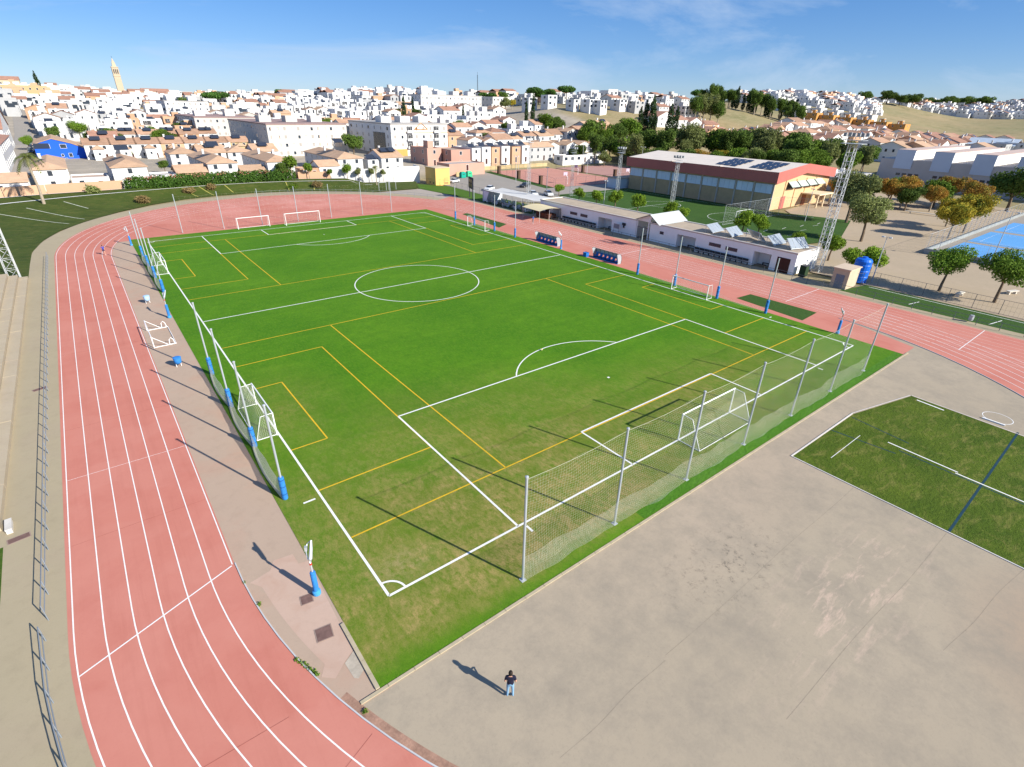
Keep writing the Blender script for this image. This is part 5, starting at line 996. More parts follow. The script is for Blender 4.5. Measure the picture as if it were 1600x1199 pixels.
# pink house and box houses behind the courts
house('pinkish box house with flat roof right of the white flats', 111.4, 172, 9.0, 14, 6.0, 'flat', 'pinkw', z=2.0, cols=1, side=2, chim=0, floors=2); house('low pinkish garden block in front of the pink house', 103, 160, 16, 9, 2.6, 'flat', 'pinkw', z=1.6, cols=1, floors=1, side=0, chim=0)
house('dark pink box house behind the pink garden block', 104.2, 178, 6.4, 14, 6.4, 'flat', 'pinkw', z=2.0, cols=1, side=2, chim=0, box=1)
bxs = [(122.6, 174, 4.2, 'white'), (127.6, 174, 4.4, 'white'), (133.2, 175, 4.2, 'peach'), (138.4, 175, 4.4, 'white'), (144, 175, 4.6, 'peach'), (149.6, 175, 4.2, 'white')]
for i, (x, y, wx, c) in enumerate(bxs): house('narrow %s box house with porch facing the courts, %s from left' % (c, ORD[i]), x, y, wx, 14, 6.2 + .3*(i % 2), 'flat', c, z=2.0, cols=1, side=2, chim=1 if i % 2 else 0, solar=1, floors=2)
house('grey house with long roof and gable right of the box houses', 155, 177, 14.5, 9, 5.6, 'gx', 'greyw', z=2.0, cols=4, side=1, chim=1, rm=M_tilel)
for i in range(7): house('white gabled house behind the rose court, %s from left' % ORD[i], 169.6 + i*10.2, 181 - (i % 2)*2, 7.4, 15, 5.6, 'gy', 'white', z=2.2, cols=1, side=3, chim=1, rm=M_tilel, floors=2)
for i in range(6): house('grey-walled link house between the white gables, %s from left' % ORD[i], 177.1 + i*10.2, 186, 2.6, 9, 5.2, 'gx', 'greyw', z=2.2, cols=1, side=0, chim=0, rm=M_tilel, floors=2)
house('low white court building with yellow skirting and dark shutters', 168, 168.5, 28, 6, 3.2, 'flat', 'white', z=1.2, cols=7, floors=1, side=1, chim=0, wk='w')
# rows of terraced houses with terracotta roofs, hillside town, far town
hr = random.Random(21)
def row(label, y, x0, x1, wlo, whi, hlo, hi_, styles, walls, rms, jy=2.0, gap=.0, dlo=9, dhi=12, cols=2, floors=2, side=1, skip=.0, chim=.6, solar=.3, boxp=.4, name='house', wk='n', zoff=0.0, stepped=False):
    x = x0; i = 0
    while x < x1:
        wx = hr.uniform(wlo, whi)
        if hr.random() >= skip:
            st = hr.choice(styles); wl_ = hr.choice(walls); yy = y + hr.uniform(-jy, jy); wy = hr.uniform(dlo, dhi); h = hr.uniform(hlo, hi_)
            nm = {'white': 'white', 'cream': 'cream', 'peach': 'peach', 'orange': 'orange', 'greyw': 'grey', 'yellow': 'yellow', 'pinkw': 'pink'}[wl_]
            house(label % (nm, 'flat-roofed' if st == 'flat' else 'tiled', ordn(i)), x, yy, wx - gap, wy, h, st, wl_, hr.choice(rms), gz(x + wx/2, yy) + zoff, cols, floors, side, 1 if hr.random() < chim else 0, 1 if hr.random() < solar else 0, (1 if hr.random() < boxp else 0) if st == 'flat' else 0, wk=wk, door=False, step=hr.choice([0, 0, .55, .8]) if stepped else 0)
            i += 1
        x += wx
TL = [M_tile, M_tiled, M_tilel]; WW = ['white']*11 + ['cream', 'peach', 'greyw']
row('%s %s terrace house in first line behind the box houses, %s from left', 200, 138, 232, 7.5, 10, 5.4, 6.4, ['gx', 'gx', 'gy'], ['white']*6 + ['peach'], [M_tile, M_tilel], side=0, solar=.5)
row('%s %s terrace house in second line behind the box houses, %s from left', 222, 140, 205, 8, 11, 5.4, 6.6, ['gx', 'gx', 'hip', 'flat'], ['white']*6 + ['peach', 'orange'], [M_tile, M_tiled], side=0, solar=.5)
row('%s %s terrace house in third line below the dry hill, %s from left', 245, 138, 200, 8, 12, 5.6, 7, ['gx', 'flat', 'gx', 'gy'], ['white']*5 + ['peach', 'cream'], [M_tile, M_tiled], side=1, solar=.4)
row('%s %s terrace house in fourth line left of the dry hill, %s from left', 270, 128, 204, 9, 13, 5.8, 7.4, ['gx', 'flat', 'flat', 'gy'], ['white']*5 + ['peach', 'orange'], [M_tile, M_tiled], side=1)
row('%s %s house in fifth line left of the dry hill, %s from left', 300, 118, 212, 9, 13, 5.8, 7.6, ['gx', 'flat', 'flat', 'gy'], WW, [M_tile, M_tiled], side=1)
# left town, row upon row up the slope
LROWS = [(262, 96, 104), (326, -14, 46), (326, 82, 196), (346, -16, 47), (346, 81, 208), (366, -17, 47), (366, 81, 222), (387, -18, 236), (408, -20, 246)]
for i, (y, a, c) in enumerate(LROWS):
    row('%s %s house in ' + ordn(i) + ' row of the left hillside, %s from left', y, a, c, 7.5, 12.5, 4.6, 9.2, ['flat']*9 + ['gx', 'gy'], WW, TL, jy=6, gap=.8, dlo=8, dhi=13, wk=('w', 't', 'n')[i % 3], side=1 if y < 360 else 0, cols=2, skip=.03, chim=.4, boxp=.65, solar=.3, stepped=True)
# hilltop villas
V_ = (236.4, 259, 23.7); 
def villa(label, u, wx, wy, h, **k): house(label, u[0], u[1], wx, wy, h, 'flat', k.pop('wall', 'white'), None, u[2], cols=k.pop('cols', 2), side=k.pop('side', 1), chim=0, floors=k.pop('floors', 2), box=k.pop('box', 1), wk='w', name='villa', cat='villa', deck=M_deckg, **k)
villa('white cubic villa at the left edge of the dry hilltop', (231.4, 271.1, 23.8), 7, 7, 4.8); villa('tall white cubic villa on the dry hill next to trees', (238.1, 260.3, 24), 7.5, 7, 6.2, box=0)
villa('white villa with big blue glazing on the dry hilltop', (243, 242.2, 22.9), 4.6, 7, 5.0, box=0, cols=1); villa('white villa with garage on the dry hilltop beside the glazed one', (248.4, 234.1, 23.1), 6.0, 8, 5.0, cols=2, box=0); villa('white villa with blue window at the crest of the dry hill', (251.5, 228, 23.3), 5.6, 8, 4.4, box=0)
villa('white villa at the right end of the dry hilltop row', (272.5, 231.8, 24.2), 7, 8, 4.2, box=0); villa('grey walled villa above the wall on the dry hill', (280.3, 226, 23.3), 9, 8, 4.4, wall='greyw', box=0)
for i, (u, v, D, wx, h) in enumerate(((905, 160, 410, 12, 6), (930, 159, 420, 12, 6.5), (955, 160, 415, 13, 6.5), (985, 160, 430, 13, 7), (1010, 162, 430, 14, 7), (1022, 168, 405, 10, 7), (1035, 164, 440, 14, 6.5))): pass
for i, p in enumerate(((278.8, 274.4, 26.8), (296.4, 276.5, 27.5), (295.3, 260.2, 26.8), (317.5, 262.4, 27.2), (321.5, 250, 26.2), (308.5, 229.4, 23.6), (291.1, 304, 28.5), (364.4, 268.3, 28.4), (379.5, 264.9, 29.6))):
    house('white flat-roofed house behind the dry hill villas, %s from left' % ORD[i], p[0], p[1], 10, 10, 4.6 + .4*(i % 3), ('flat', 'flat', 'gx')[i % 3], 'white', M_tiled, gz(p[0], p[1]), cols=3, side=1, chim=1, box=1)
p = (331.4, 237.4, 17.8); house('white three-storey health centre with window bands among trees', p[0], p[1] - 12, 16, 22, 9.2, 'flat', 'white', None, p[2] - 1, cols=4, side=6, chim=0, floors=3, wk='w', name='health_centre', cat='building', box=1)
p = (319.1, 237, 20.1); house('white low house with orange and blue wall on the hill', p[0], p[1], 8, 9, 6, 'flat', 'orange', None, p[2] - 1, cols=2, side=1, chim=0)
p = (242.2, 324.7, 23.3); house('long cream school building on the ridge', p[0], p[1], 34, 14, 7.5, 'flat', 'cream', None, gz(p[0], p[1]) + .5, cols=11, side=3, chim=0, name='school', cat='school', deck=M_deckg)
p = (232.2, 349.7, 20.3); flats('long white apartment terrace on the skyline left of the mast', p[0] - 34, p[1], 52, 14, 10, 'white', 3, 16, 3, z=gz(p[0], p[1]) - 1.5, boxes=4)
p = (191.6, 406.5, 21.5); flats('white apartment terrace on the skyline above the white flats', p[0] - 12, p[1], 44, 14, 10, 'white', 3, 12, 3, z=gz(p[0], p[1]) - 1, boxes=4)
# lower houses between the grove and the ridge
for i, (y0, xa, xb) in enumerate(((150, 300, 372), (172, 282, 386), (196, 268, 330), (128, 312, 430), (104, 330, 450), (84, 344, 440), (154, 392, 470), (180, 402, 470))):
    row('%s %s house among the terracotta roofs beyond the grove, row ' + ORD[i] + ', %s from left', y0, xa, xb, 10, 15, 4.8, 6.2, ['gx', 'gy', 'hip'], ['white']*4 + ['peach'], [M_tile, M_tiled], jy=4, dlo=10, dhi=14, side=1, cols=2, chim=.8, solar=.3)
for i in range(7): p = (508.3, 235.2, 17); house('orange and white terraced house in the long row below the ridge, %s from left' % ORD[i], 505 + i*4.2, 232 - i*12.4, 11, 12, 6.8, 'flat', 'orange' if i else 'cream', None, gz(505 + i*4, 232 - i*12) + .2, cols=1, side=2, chim=2, box=1)
for i in range(6): house('white upper terraced house behind the orange row, %s from left' % ORD[i], 540 + i*5, 262 - i*13, 12, 12, 6.5, 'flat', 'white', None, gz(540 + i*5, 262 - i*13) + 1, cols=1, side=2, chim=1, box=1)
for i in range(8): house('low white garage unit in the long arcade right of the orange row, %s from left' % ORD[i], 470 + i*5.2, 148 - i*9.2, 9, 9, 4.6, 'gx', 'white', M_tiled, gz(470 + i*5, 148 - i*9) + .2, cols=1, side=2, chim=0)
for i, (u) in enumerate(((305.4, 86.2, 10.9), (312.8, 79.8, 11.1), (325.2, 73, 12.4), (332, 67, 12), (338.4, 61.6, 13.3), (354.7, 96.3, 12.8), (383.6, 66, 14.2), (404.8, 62.1, 16.9))):
    house('pale house beyond the industrial sheds, %s from left' % ORD[i], u[0], u[1] - 6, 12, 13, 6.8, ('gx', 'gx', 'flat', 'flat')[i % 4], ('white', 'peach', 'greyw', 'white')[i % 4], M_tilel, gz(u[0], u[1]), cols=2, side=4, chim=1)
# industrial building with raised roof lights
t = thing('industrial_building', 'long grey industrial building with raised roof lights', 'industrial building', (226, -60, 0)); M_ind = mat('ind_grey', (0.46, 0.42, 0.40), var=.08, scale=.3); M_indp = mat('ind_panel', (0.50, 0.56, 0.66), rough=.5, var=.05, scale=.3); M_indw = mat('ind_white', (0.85, 0.82, 0.74))
MB().box(0, 0, 0, 60, 121.5, 9.6).build('wall', M_ind, t)
for i in range(10):
    y1_ = 117 - i*11.3; a = MB().box(0, y1_ - 5.6, 9.6, 60, y1_, 12.6).build('roof_light', M_indw, t); MB().box(-.25, y1_ - 5.6, 6.6, 0, y1_, 12.7).build('panel', M_indp, a); MB().box(-.2, y1_ - 5.7, 12.6, 60, y1_ + .1, 12.8).build('roof', mat('ind_roof', (0.55, 0.42, 0.36)), a)
    for j in range(4): MB().box(-.06, y1_ - 8.6 + j*1.9, 4.4, 0, y1_ - 7.3 + j*1.9, 5.2).build('window', M_glass, t)
t = thing('low_shed', 'low grey flat shed between the sports hall and industrial building', 'shed', (196, 62, 0)); MB().box(0, 0, 0, 28, 26, 4.2).build('wall', mat('shed_wall', (0.34, 0.36, 0.38)), t); MB().box(-.3, -.3, 4.2, 28.3, 26.3, 4.5).build('roof', mat('shed_roof', (0.52, 0.50, 0.48), var=.12, scale=.3), t)
for i in range(4): MB().box(4 + i*6, 8, 4.5, 5.2 + i*6, 9.2, 5.6).build('roof_vent', M_wallw, t)
p = (403.1, 70.5, 18.2); t = thing('barn', 'grey-roofed barn on the slope at the right edge', 'barn', (p[0], p[1] - 10, gz(p[0], p[1]))); MB().box(0, 0, -2, 18, 22, 5).build('wall', wallmat('white'), t); b = MB(); slab(b, [(-.4, -.4, 5.1), (9, -.4, 8.4), (9, 22.4, 8.4), (-.4, 22.4, 5.1)]); slab(b, [(9, -.4, 8.4), (18.4, -.4, 5.1), (18.4, 22.4, 5.1), (9, 22.4, 8.4)]); b.build('roof', mat('barn_roof', (0.45, 0.52, 0.6)), t)
# church tower and old town silhouettes
p = (50.2, 678.2, 27.7); zt = gz(p[0], p[1]); t = thing('church_tower', 'tall slender sand-coloured bell tower above the town', 'tower', (p[0], p[1], zt - 2)); M_st = wallmat('stone'); H0 = 58.5 - zt
def sq(b, w0, w1, z0, z1):
    q = [(-1,-1),(1,-1),(1,1),(-1,1)]
    for i in range(4): a, c = q[i], q[(i+1) % 4]; b.poly([(a[0]*w0, a[1]*w0, z0), (c[0]*w0, c[1]*w0, z0), (c[0]*w1, c[1]*w1, z1), (a[0]*w1, a[1]*w1, z1)])
    b.poly([(a*w1, c*w1, z1) for a, c in q]); return b
zs_ = [0, H0 - 15, H0 - 14.4, H0 - 7.6, H0 - 7, H0 - 3.6, H0]
sq(MB(), 2.7, 2.7, 0, zs_[1]).build('shaft', M_st, t); sq(MB(), 3.0, 3.0, zs_[1], zs_[2]).build('cornice', M_st, t); bel = sq(MB(), 2.7, 2.7, zs_[2], zs_[3]).build('belfry', M_st, t)
for k_ in range(4):
    for i in range(3):
        o_ = MB().box(-.42, -.06, 0, .42, 0, 3.6).build('bell_opening', M_void, bel); a = -PI/2*k_; o_.location = ((i - 1)*1.5*math.cos(a) + 2.72*math.sin(a), (i - 1)*1.5*math.sin(a) - 2.72*math.cos(a), zs_[2] + 1.6); o_.rotation_euler = (0, 0, a)
sq(MB(), 2.95, 2.95, zs_[3], zs_[4]).build('cornice', M_st, t); sq(MB(), 1.7, 1.2, zs_[4], zs_[5]).build('lantern', M_st, t); sq(MB(), 1.2, .12, zs_[5], zs_[6]).build('spire', M_st, t); MB().tube([(0, 0, zs_[6]), (0, 0, zs_[6] + 1.8)], .12, 5).build('weather_vane', M_dark, t)
p = (68, 681.6, 29.4); house('old stone church nave on the skyline right of the bell tower', p[0], p[1], 24, 14, 9.5, 'gx', 'stone', M_tiled, gz(p[0], p[1]) - 1, cols=3, side=0, chim=0, name='church', cat='church', floors=1)
p = (-34.8, 620, 31.1); house('sandy old house on the left skyline', p[0] - 12, p[1], 24, 14, 10, 'gx', 'stone', M_tiled, gz(p[0], p[1]), cols=3, side=1, name='house')
p = (-32.3, 540, 24.2); house('long sandy convent front with small windows at the left edge', p[0] - 14, p[1], 40, 14, 8.5, 'flat', 'yellow', None, gz(p[0], p[1]) + 1, cols=10, side=1, chim=0, name='convent', cat='building')
t = thing('radio_mast', 'thin dark radio mast on the skyline left of the pine trees', 'mast', (287, 409, gz(287, 409))); b = MB()
for c in ((-.5, -.3), (.5, -.3), (0, .6)): b.tube([(c[0], c[1], 0), (c[0]*.4, c[1]*.4, 20)], .09, 4)
b.build('leg', M_dark, t); MB().tube([(0, 0, 8), (0, 0, 22)], .1, 4).build('aerial', M_dark, t)
# distant houses that can no longer be told apart: three masses
def mass(label, pts, seed, small=1.0, tiled=.2):
    r = random.Random(seed); W = MB(); Rf = MB()
    for x, y in pts:
        z = gz(x, y); wx, wy, h = r.uniform(6, 13)*small, r.uniform(8, 13), r.uniform(4.2, 9); mi = r.choice((0, 0, 0, 0, 0, 0, 0, 0, 0, 1, 2, 5)); W.box(x, y, z - 4, x + wx, y + wy, z + h, mi)
        for f in range(2):
            for i in range(2): q = x + wx*(i + r.uniform(.25, .6))/2; W.box(q, y - .08, z + h*(.15 + .5*f), q + r.uniform(.9, 2.6), y, z + h*(.15 + .5*f) + r.uniform(1.2, 2.2), 3)
        for i in range(2): q = y + wy*(i + .4)/2; W.box(x - .08, q, z + h*.6, x, q + 1, z + h*.6 + 1.3, 3)
        if r.random() < tiled: e = wy*.17; slab(Rf, [(x-.4, y-.4, z+h), (x+wx+.4, y-.4, z+h), (x+wx+.4, y+wy/2, z+h+e), (x-.4, y+wy/2, z+h+e)]); slab(Rf, [(x-.4, y+wy/2, z+h+e), (x+wx+.4, y+wy/2, z+h+e), (x+wx+.4, y+wy+.4, z+h), (x-.4, y+wy+.4, z+h)])
        else:
            W.poly([(x+.3, y+.3, z+h+.03), (x+wx-.3, y+.3, z+h+.03), (x+wx-.3, y+wy-.3, z+h+.03), (x+.3, y+wy-.3, z+h+.03)], 4 if r.random() < .5 else 0); W.box(x, y, z+h+.05, x+wx, y+.25, z+h+.8, mi)
            if r.random() < .7: W.box(x + wx*.3, y + wy*.4, z + h + .04, x + wx*.3 + 3.5, y + wy*.4 + 3.5, z + h + 2.4, mi)
        if r.random() < .6: sw = wx*r.uniform(.4, .8); q = x + r.uniform(0, wx - sw); W.box(q, y - 4, z - 4, q + sw, y - .05, z + h*.5, mi); W.box(q + sw*.2, y - .1, z + h*.52, q + sw*.8, y - .04, z + h*.52 + 2, 3)
    o = thing('distant_houses', label, 'houses'); o['kind'] = 'stuff'
    a = W.build('wall', [wallmat('white'), wallmat('cream'), wallmat('peach'), M_glass, M_deck, wallmat('greyw')], o); c = Rf.build('roof', M_tiled, o); a['kind'] = 'stuff'; c['kind'] = 'stuff'
r_ = random.Random(5); pts = []
for y in range(430, 730, 19):
    x = -60
    while x < 200 + (y - 330)*.55: pts.append((x + r_.uniform(-3, 3), y + r_.uniform(-7, 7))); x += r_.uniform(11, 17)
mass('mass of white houses along the upper skyline of the left town', pts, 1)
pts = []
for y in range(330, 560, 24):
    x = max(262, 330 - (y - 330)*.3)
    while x < 470:
        d = math.hypot(x + 7, y + 19)
        if (x + 7)/(y + 19) > .62 and 455 < d < 640: pts.append((x + r_.uniform(-3, 3), y + r_.uniform(-6, 6)))
        x += r_.uniform(13, 20)
mass('mass of white houses on the ridge behind the dry hill', pts, 2)
pts = []
for i in range(190):
    u = r_.uniform(0, 1); D = r_.uniform(690, 830); a = math.radians(20.5 + 11*u); pts.append((-7 + D*math.cos(a), -19 + D*math.sin(a)))
mass('mass of pale houses on the ridge right of the pine grove', pts, 3)
pts = []
for i in range(330):
    u = r_.uniform(0, 1); D = r_.uniform(960, 1150) - 40*u; a = math.radians(6 + 15*u); pts.append((-7 + D*math.cos(a), -19 + D*math.sin(a)))
mass('mass of far white houses on the right horizon', pts, 4)
# street climbing the hill at the left
st = MB(); pts = [(-20.5, 200), (-20.8, 250), (-21.5, 300), (-22, 350), (-23, 400), (-24.5, 450), (-27, 500)]
for i, (x, y) in enumerate(pts):
    for s in (-3.2, 3.2): st.v.append((x + s, y, gz(x, y) + .25))
for i in range(len(pts) - 1): st.f.append([2*i, 2*i+1, 2*i+3, 2*i+2]); st.m.append(0)
struct(st.build('street', M_asph))
t = struct(sheet('hill_road', [(0, 0), (1, 0), (1, 1)], -50, M_asph)) if False else None
# ------------------------------------------------------------------ vegetation
def leafmat(name, a, c, tint=.25, d=None):
    m, n, l, b, P = nodemat(name, .75)
    oi = n.new('ShaderNodeObjectInfo'); tcn = n.new('ShaderNodeTexCoord')
    col_ = mixc(n, l, noise(n, l, tcn.outputs['Object'], 1.1, 4, .7, .3, .7), a, c)
    if d: col_ = mixc(n, l, noise(n, l, tcn.outputs['Object'], .55, 3, .6, .48, .62), col_, d)
    r = n.new('ShaderNodeMapRange'); r.inputs[3].default_value = 1 - tint; r.inputs[4].default_value = 1 + tint; l(oi.outputs['Random'], r.inputs[0])
    v = n.new('ShaderNodeVectorMath'); v.operation = 'SCALE'; l(col_, v.inputs[0]); l(r.outputs[0], v.inputs['Scale'])
    l(v.outputs[0], b.inputs['Base Color'])
    tr = n.new('ShaderNodeBsdfTranslucent'); l(v.outputs[0], tr.inputs['Color']); ms = n.new('ShaderNodeMixShader'); ms.inputs[0].default_value = .22
    l(b.outputs[0], ms.inputs[1]); l(tr.outputs[0], ms.inputs[2]); l(ms.outputs[0], n['Material Output'].inputs['Surface']); return m
ML = {'oak': leafmat('leaf_dark', (0.063, 0.119, 0.020), (0.133, 0.196, 0.034)), 'green': leafmat('leaf_green', (0.084, 0.168, 0.017), (0.168, 0.252, 0.028)), 'orange': leafmat('leaf_citrus', (0.119, 0.224, 0.017), (0.238, 0.336, 0.031), .15),
      'olive': leafmat('leaf_olive', (0.133, 0.161, 0.049), (0.224, 0.252, 0.084)), 'autumn': leafmat('leaf_autumn', (0.42, 0.21, 0.04), (0.48, 0.29, 0.05), .2, (0.24, 0.22, 0.04)), 'yellow': leafmat('leaf_yellow', (0.46, 0.33, 0.03), (0.38, 0.31, 0.035), .15, (0.22, 0.24, 0.03)),
      'pine': leafmat('leaf_pine', (0.049, 0.119, 0.022), (0.084, 0.168, 0.031)), 'cyp': leafmat('leaf_cypress', (0.031, 0.063, 0.022), (0.056, 0.091, 0.031)), 'dry': leafmat('leaf_dry', (0.224, 0.168, 0.063), (0.336, 0.238, 0.105)), 'palm': leafmat('leaf_palm', (0.105, 0.154, 0.031), (0.224, 0.238, 0.063)),
      'hedge': leafmat('leaf_hedge', (0.045, 0.112, 0.017), (0.084, 0.154, 0.025), .05), 'flower': leafmat('flower_pink', (0.672, 0.238, 0.210), (0.588, 0.280, 0.196), .1)}
M_bark = mat('bark', (0.16, 0.115, 0.075), var=.25, scale=4); M_barkp = mat('bark_pale', (0.34, 0.28, 0.21), var=.2, scale=3)
def crown(seed, n, lobes, leaf, m, fill=.45, flat=1.0):
    """leaf clumps scattered through several lobes: (cx, cy, cz, rx, ry, rz)"""
    r = np.random.RandomState(seed); w_ = np.array([l[3]*l[4]*l[5] for l in lobes])**.67; idx = r.choice(len(lobes), n, p=w_/w_.sum()); Lb = np.array(lobes)[idx]
    d = r.normal(size=(n, 3)); d /= np.linalg.norm(d, axis=1)[:, None]; rad = fill + (1 - fill)*r.uniform(0, 1, n)**.6; rad *= 1 + .14*np.sin(d[:, 0]*5 + seed)*np.cos(d[:, 1]*4 + d[:, 2]*5)
    c = Lb[:, :3] + d*rad[:, None]*Lb[:, 3:]
    nr = d*.7 + r.normal(size=(n, 3))*.6; nr /= np.linalg.norm(nr, axis=1)[:, None]; a = np.cross(nr, r.normal(size=(n, 3))); a /= np.linalg.norm(a, axis=1)[:, None]; b = np.cross(nr, a); s = leaf*r.uniform(.55, 1.25, n)[:, None]
    V = np.stack([c - a*s, c + b*s*.55 + nr*s*.15, c + a*s, c - b*s*.55 + nr*s*.15], 1).reshape(-1, 3); F = np.arange(n*4).reshape(-1, 4)
    me = bpy.data.meshes.new('crown'); me.from_pydata(V.tolist(), [], F.tolist()); me.materials.append(m); me.update(); return me
def lobes(seed, k, R, H, z0, spread=.62, size=.55):
    r = random.Random(seed); out = [(0, 0, z0 + H*.5, R*.7, R*.7, H*.42)]
    for i in range(k): a = 2*PI*i/k + r.uniform(-.5, .5); q = R*spread*r.uniform(.6, 1.1); s = R*size*r.uniform(.7, 1.15); out.append((q*math.cos(a), q*math.sin(a), z0 + H*r.uniform(.25, .78), s, s, s*.8*H/R*.6 + .1))
    return out
def trunk(h, r0, limbs, R, seed, m=None, lean=0.0):
    b = MB(); r = random.Random(seed); b.tube([(0,0,-.4), (lean*.3, 0, h*.4), (lean, .05*h, h)], [r0*1.25, r0, r0*.7], 7)
    for i in range(limbs): a = 2*PI*i/limbs + r.uniform(-.4, .4); q = R*r.uniform(.4, .7); b.tube([(lean, .05*h, h*.9), (lean + q*.5*math.cos(a), q*.5*math.sin(a), h*1.2 + q*.25), (lean + q*math.cos(a), q*math.sin(a), h*1.25 + q*.8)], [r0*.6, r0*.4, r0*.15], 5)
    return b.mesh('trunk', m or M_bark)
TK = {}
def kind(name, crowns, trunks): TK[name] = (crowns, trunks)
kind('broad', [crown(i, 4800, lobes(i, 9, 4.0, 6.2, 2.0, .68, .45), .29, ML[['oak', 'green', 'olive', 'oak'][i]]) for i in range(4)], [trunk(2.6, .28, 5, 3.2, i) for i in range(2)])
kind('citrus', [crown(10 + i, 2600, lobes(10 + i, 7, 1.5, 2.3, 1.1, .58, .5), .13, ML['orange']) for i in range(3)], [trunk(1.4, .11, 4, 1.0, 3)])
kind('autumn', [crown(20 + i, 5200, lobes(20 + i, 9, 3.2, 4.8, 2.2, .68, .45), .2, ML[['autumn', 'yellow', 'autumn'][i]]) for i in range(3)], [trunk(2.6, .2, 5, 2.6, 5, M_barkp)])
kind('round', [crown(30 + i, 6500, lobes(30 + i, 9, 2.4, 3.4, 1.9, .58, .5), .13, ML[['green', 'oak', 'olive'][i]]) for i in range(3)], [trunk(2.3, .15, 4, 1.7, 7)])
kind('pine', [crown(40 + i, 1800, [(0, 0, 7.5, 4.6, 4.6, 1.7)] + [(3.0*math.cos(a), 3.0*math.sin(a), 7.2 + .5*math.sin(a*3), 2.4, 2.4, 1.3) for a in (0, 1.3, 2.6, 3.9, 5.2)], .5, ML['pine']) for i in range(2)], [trunk(5.8, .3, 5, 3.2, 9)])
kind('cypress', [crown(50, 1300, [(0, 0, 2.0, .9, .9, 2.2), (0, 0, 4.6, .8, .8, 2.6), (.1, 0, 7.4, .5, .5, 2.2), (0, .05, 9.2, .22, .22, 1.4)], .25, ML['cyp'], .6), crown(51, 1500, [(0, 0, 3, 1.6, 1.6, 2.6), (.4, .2, 6.2, 1.4, 1.3, 2.8), (-.2, 0, 9.2, 1.0, 1.0, 2.2), (0, 0, 11, .5, .5, 1.5)], .34, ML['cyp'], .5)], [trunk(1.4, .2, 0, 1, 11)])
kind('bush', [crown(60 + i, 700, lobes(60 + i, 5, 1.3, 1.7, -.35, .55, .6), .17, ML[['dry', 'green', 'olive'][i]]) for i in range(3)], [trunk(.5, .06, 3, .6, 13)])
kind('wall_tree', [crown(70, 900, lobes(70, 5, 1.5, 2.6, 2.0, .5, .6), .24, ML['green']), crown(71, 900, lobes(71, 5, 1.2, 2.2, 2.0, .5, .6), .22, ML['olive'])], [trunk(2.2, .1, 3, 1, 15, M_barkp)])
kind('eucalyptus', [crown(80 + i, 4200, lobes(80 + i, 11, 3.4, 9.5, 3.2, .7, .42), .3, ML[['olive', 'oak'][i]]) for i in range(2)], [trunk(4.6, .3, 6, 3.0, 17, M_barkp)])
def palm_mesh(h, R, nf, seed):
    r = random.Random(seed); b = MB()
    for i in range(nf):
        a = 2*PI*i/nf*2.4 + r.uniform(-.2, .2); el = r.uniform(-.25, 1.25); pts = []
        for s in np.linspace(0, 1, 7): rr = R*s*math.cos(el)*(1 - .15*s) + .1; pts.append(Vector((rr*math.cos(a), rr*math.sin(a), h + R*s*math.sin(el) - R*.75*s*s)))
        sd_ = Vector((-math.sin(a), math.cos(a), 0))
        for k_, (p, q) in enumerate(zip(pts, pts[1:])):
            for sg in (-1, 1):
                for f in (.2, .7):
                    c = p.lerp(q, f); ln_ = R*.23*(1 - abs(k_ - 2.2)/7); e = c + sd_*sg*ln_ + (q - p).normalized()*ln_*.7 - Vector((0, 0, ln_*.45)); w2 = (q - p)*.16; b.poly([c - w2, c + w2, e])
    return b.mesh('crown', ML['palm'])
kind('palm', [palm_mesh(7.4, 2.6, 30, 1), palm_mesh(7.4, 2.4, 26, 2)], [MB().tube([(0,0,-.3), (.1, 0, 2.5), (-.05, .05, 5), (0, 0, 7.4)], [.26, .2, .19, .24], 8).mesh('trunk', M_barkp)])
tr_ = random.Random(11)
def tree(name, label, k, x, y, s=1.0, z=None, v=None, sz=None, cat='tree', group=None, tall=1.0):
    cs, ts = TK[k]; i = tr_.randrange(len(cs)) if v is None else v
    t = thing(name, label, cat, (x, y, gz(x, y) if z is None else z), tr_.uniform(0, 6.28), group); t.scale = (s, s, s*tall)
    put('trunk', ts[i % len(ts)], t); put('crown' if k != 'bush' else 'foliage', cs[i], t); return t
# orange trees behind the clubhouse
for i, (x, y, s) in enumerate(((105.6, 102.4, 1.1), (103.4, 91.6, 1.2), (102.8, 84.2, 1.25), (103.4, 78, 1.45), (104.2, 71, 1.4), (104.6, 61, 1.25), (104.2, 57, 1.0), (104, 41.5, 1.5), (105.4, 38.6, 1.35), (96.2, 19.8, 1.5), (96.2, 26.0, 1.2))): tree('orange_tree', 'small round bright green citrus tree beside the small pitch, %s from the pergola end' % ORD[i], 'citrus', x, y, s, 0)
tree('citrus_tree', 'low bushy tree left of the blue water tank', 'citrus', 89.4, 13.4, 1.35, 0); tree('citrus_tree', 'low bushy tree just behind the blue water tank', 'citrus', 92.6, 11.6, 1.4, 0)
tree('plaza_tree', 'leafy leaning tree in front of the small pitch lawn edge', 'round', 118.8, 23.2, 1.75, 0, 2); tree('plaza_tree', 'taller leafy tree behind the leaning plaza tree', 'round', 138.6, 34.4, 2.2, 0, 2)
tree('plaza_tree', 'round dense green tree on the near edge of the sandy plaza', 'round', 91.7, 1.4, 1.25, 0, 0); tree('plaza_tree', 'round dense green tree at the right edge on the sandy plaza', 'round', 92.2, -5.2, 1.35, 0, 0); 
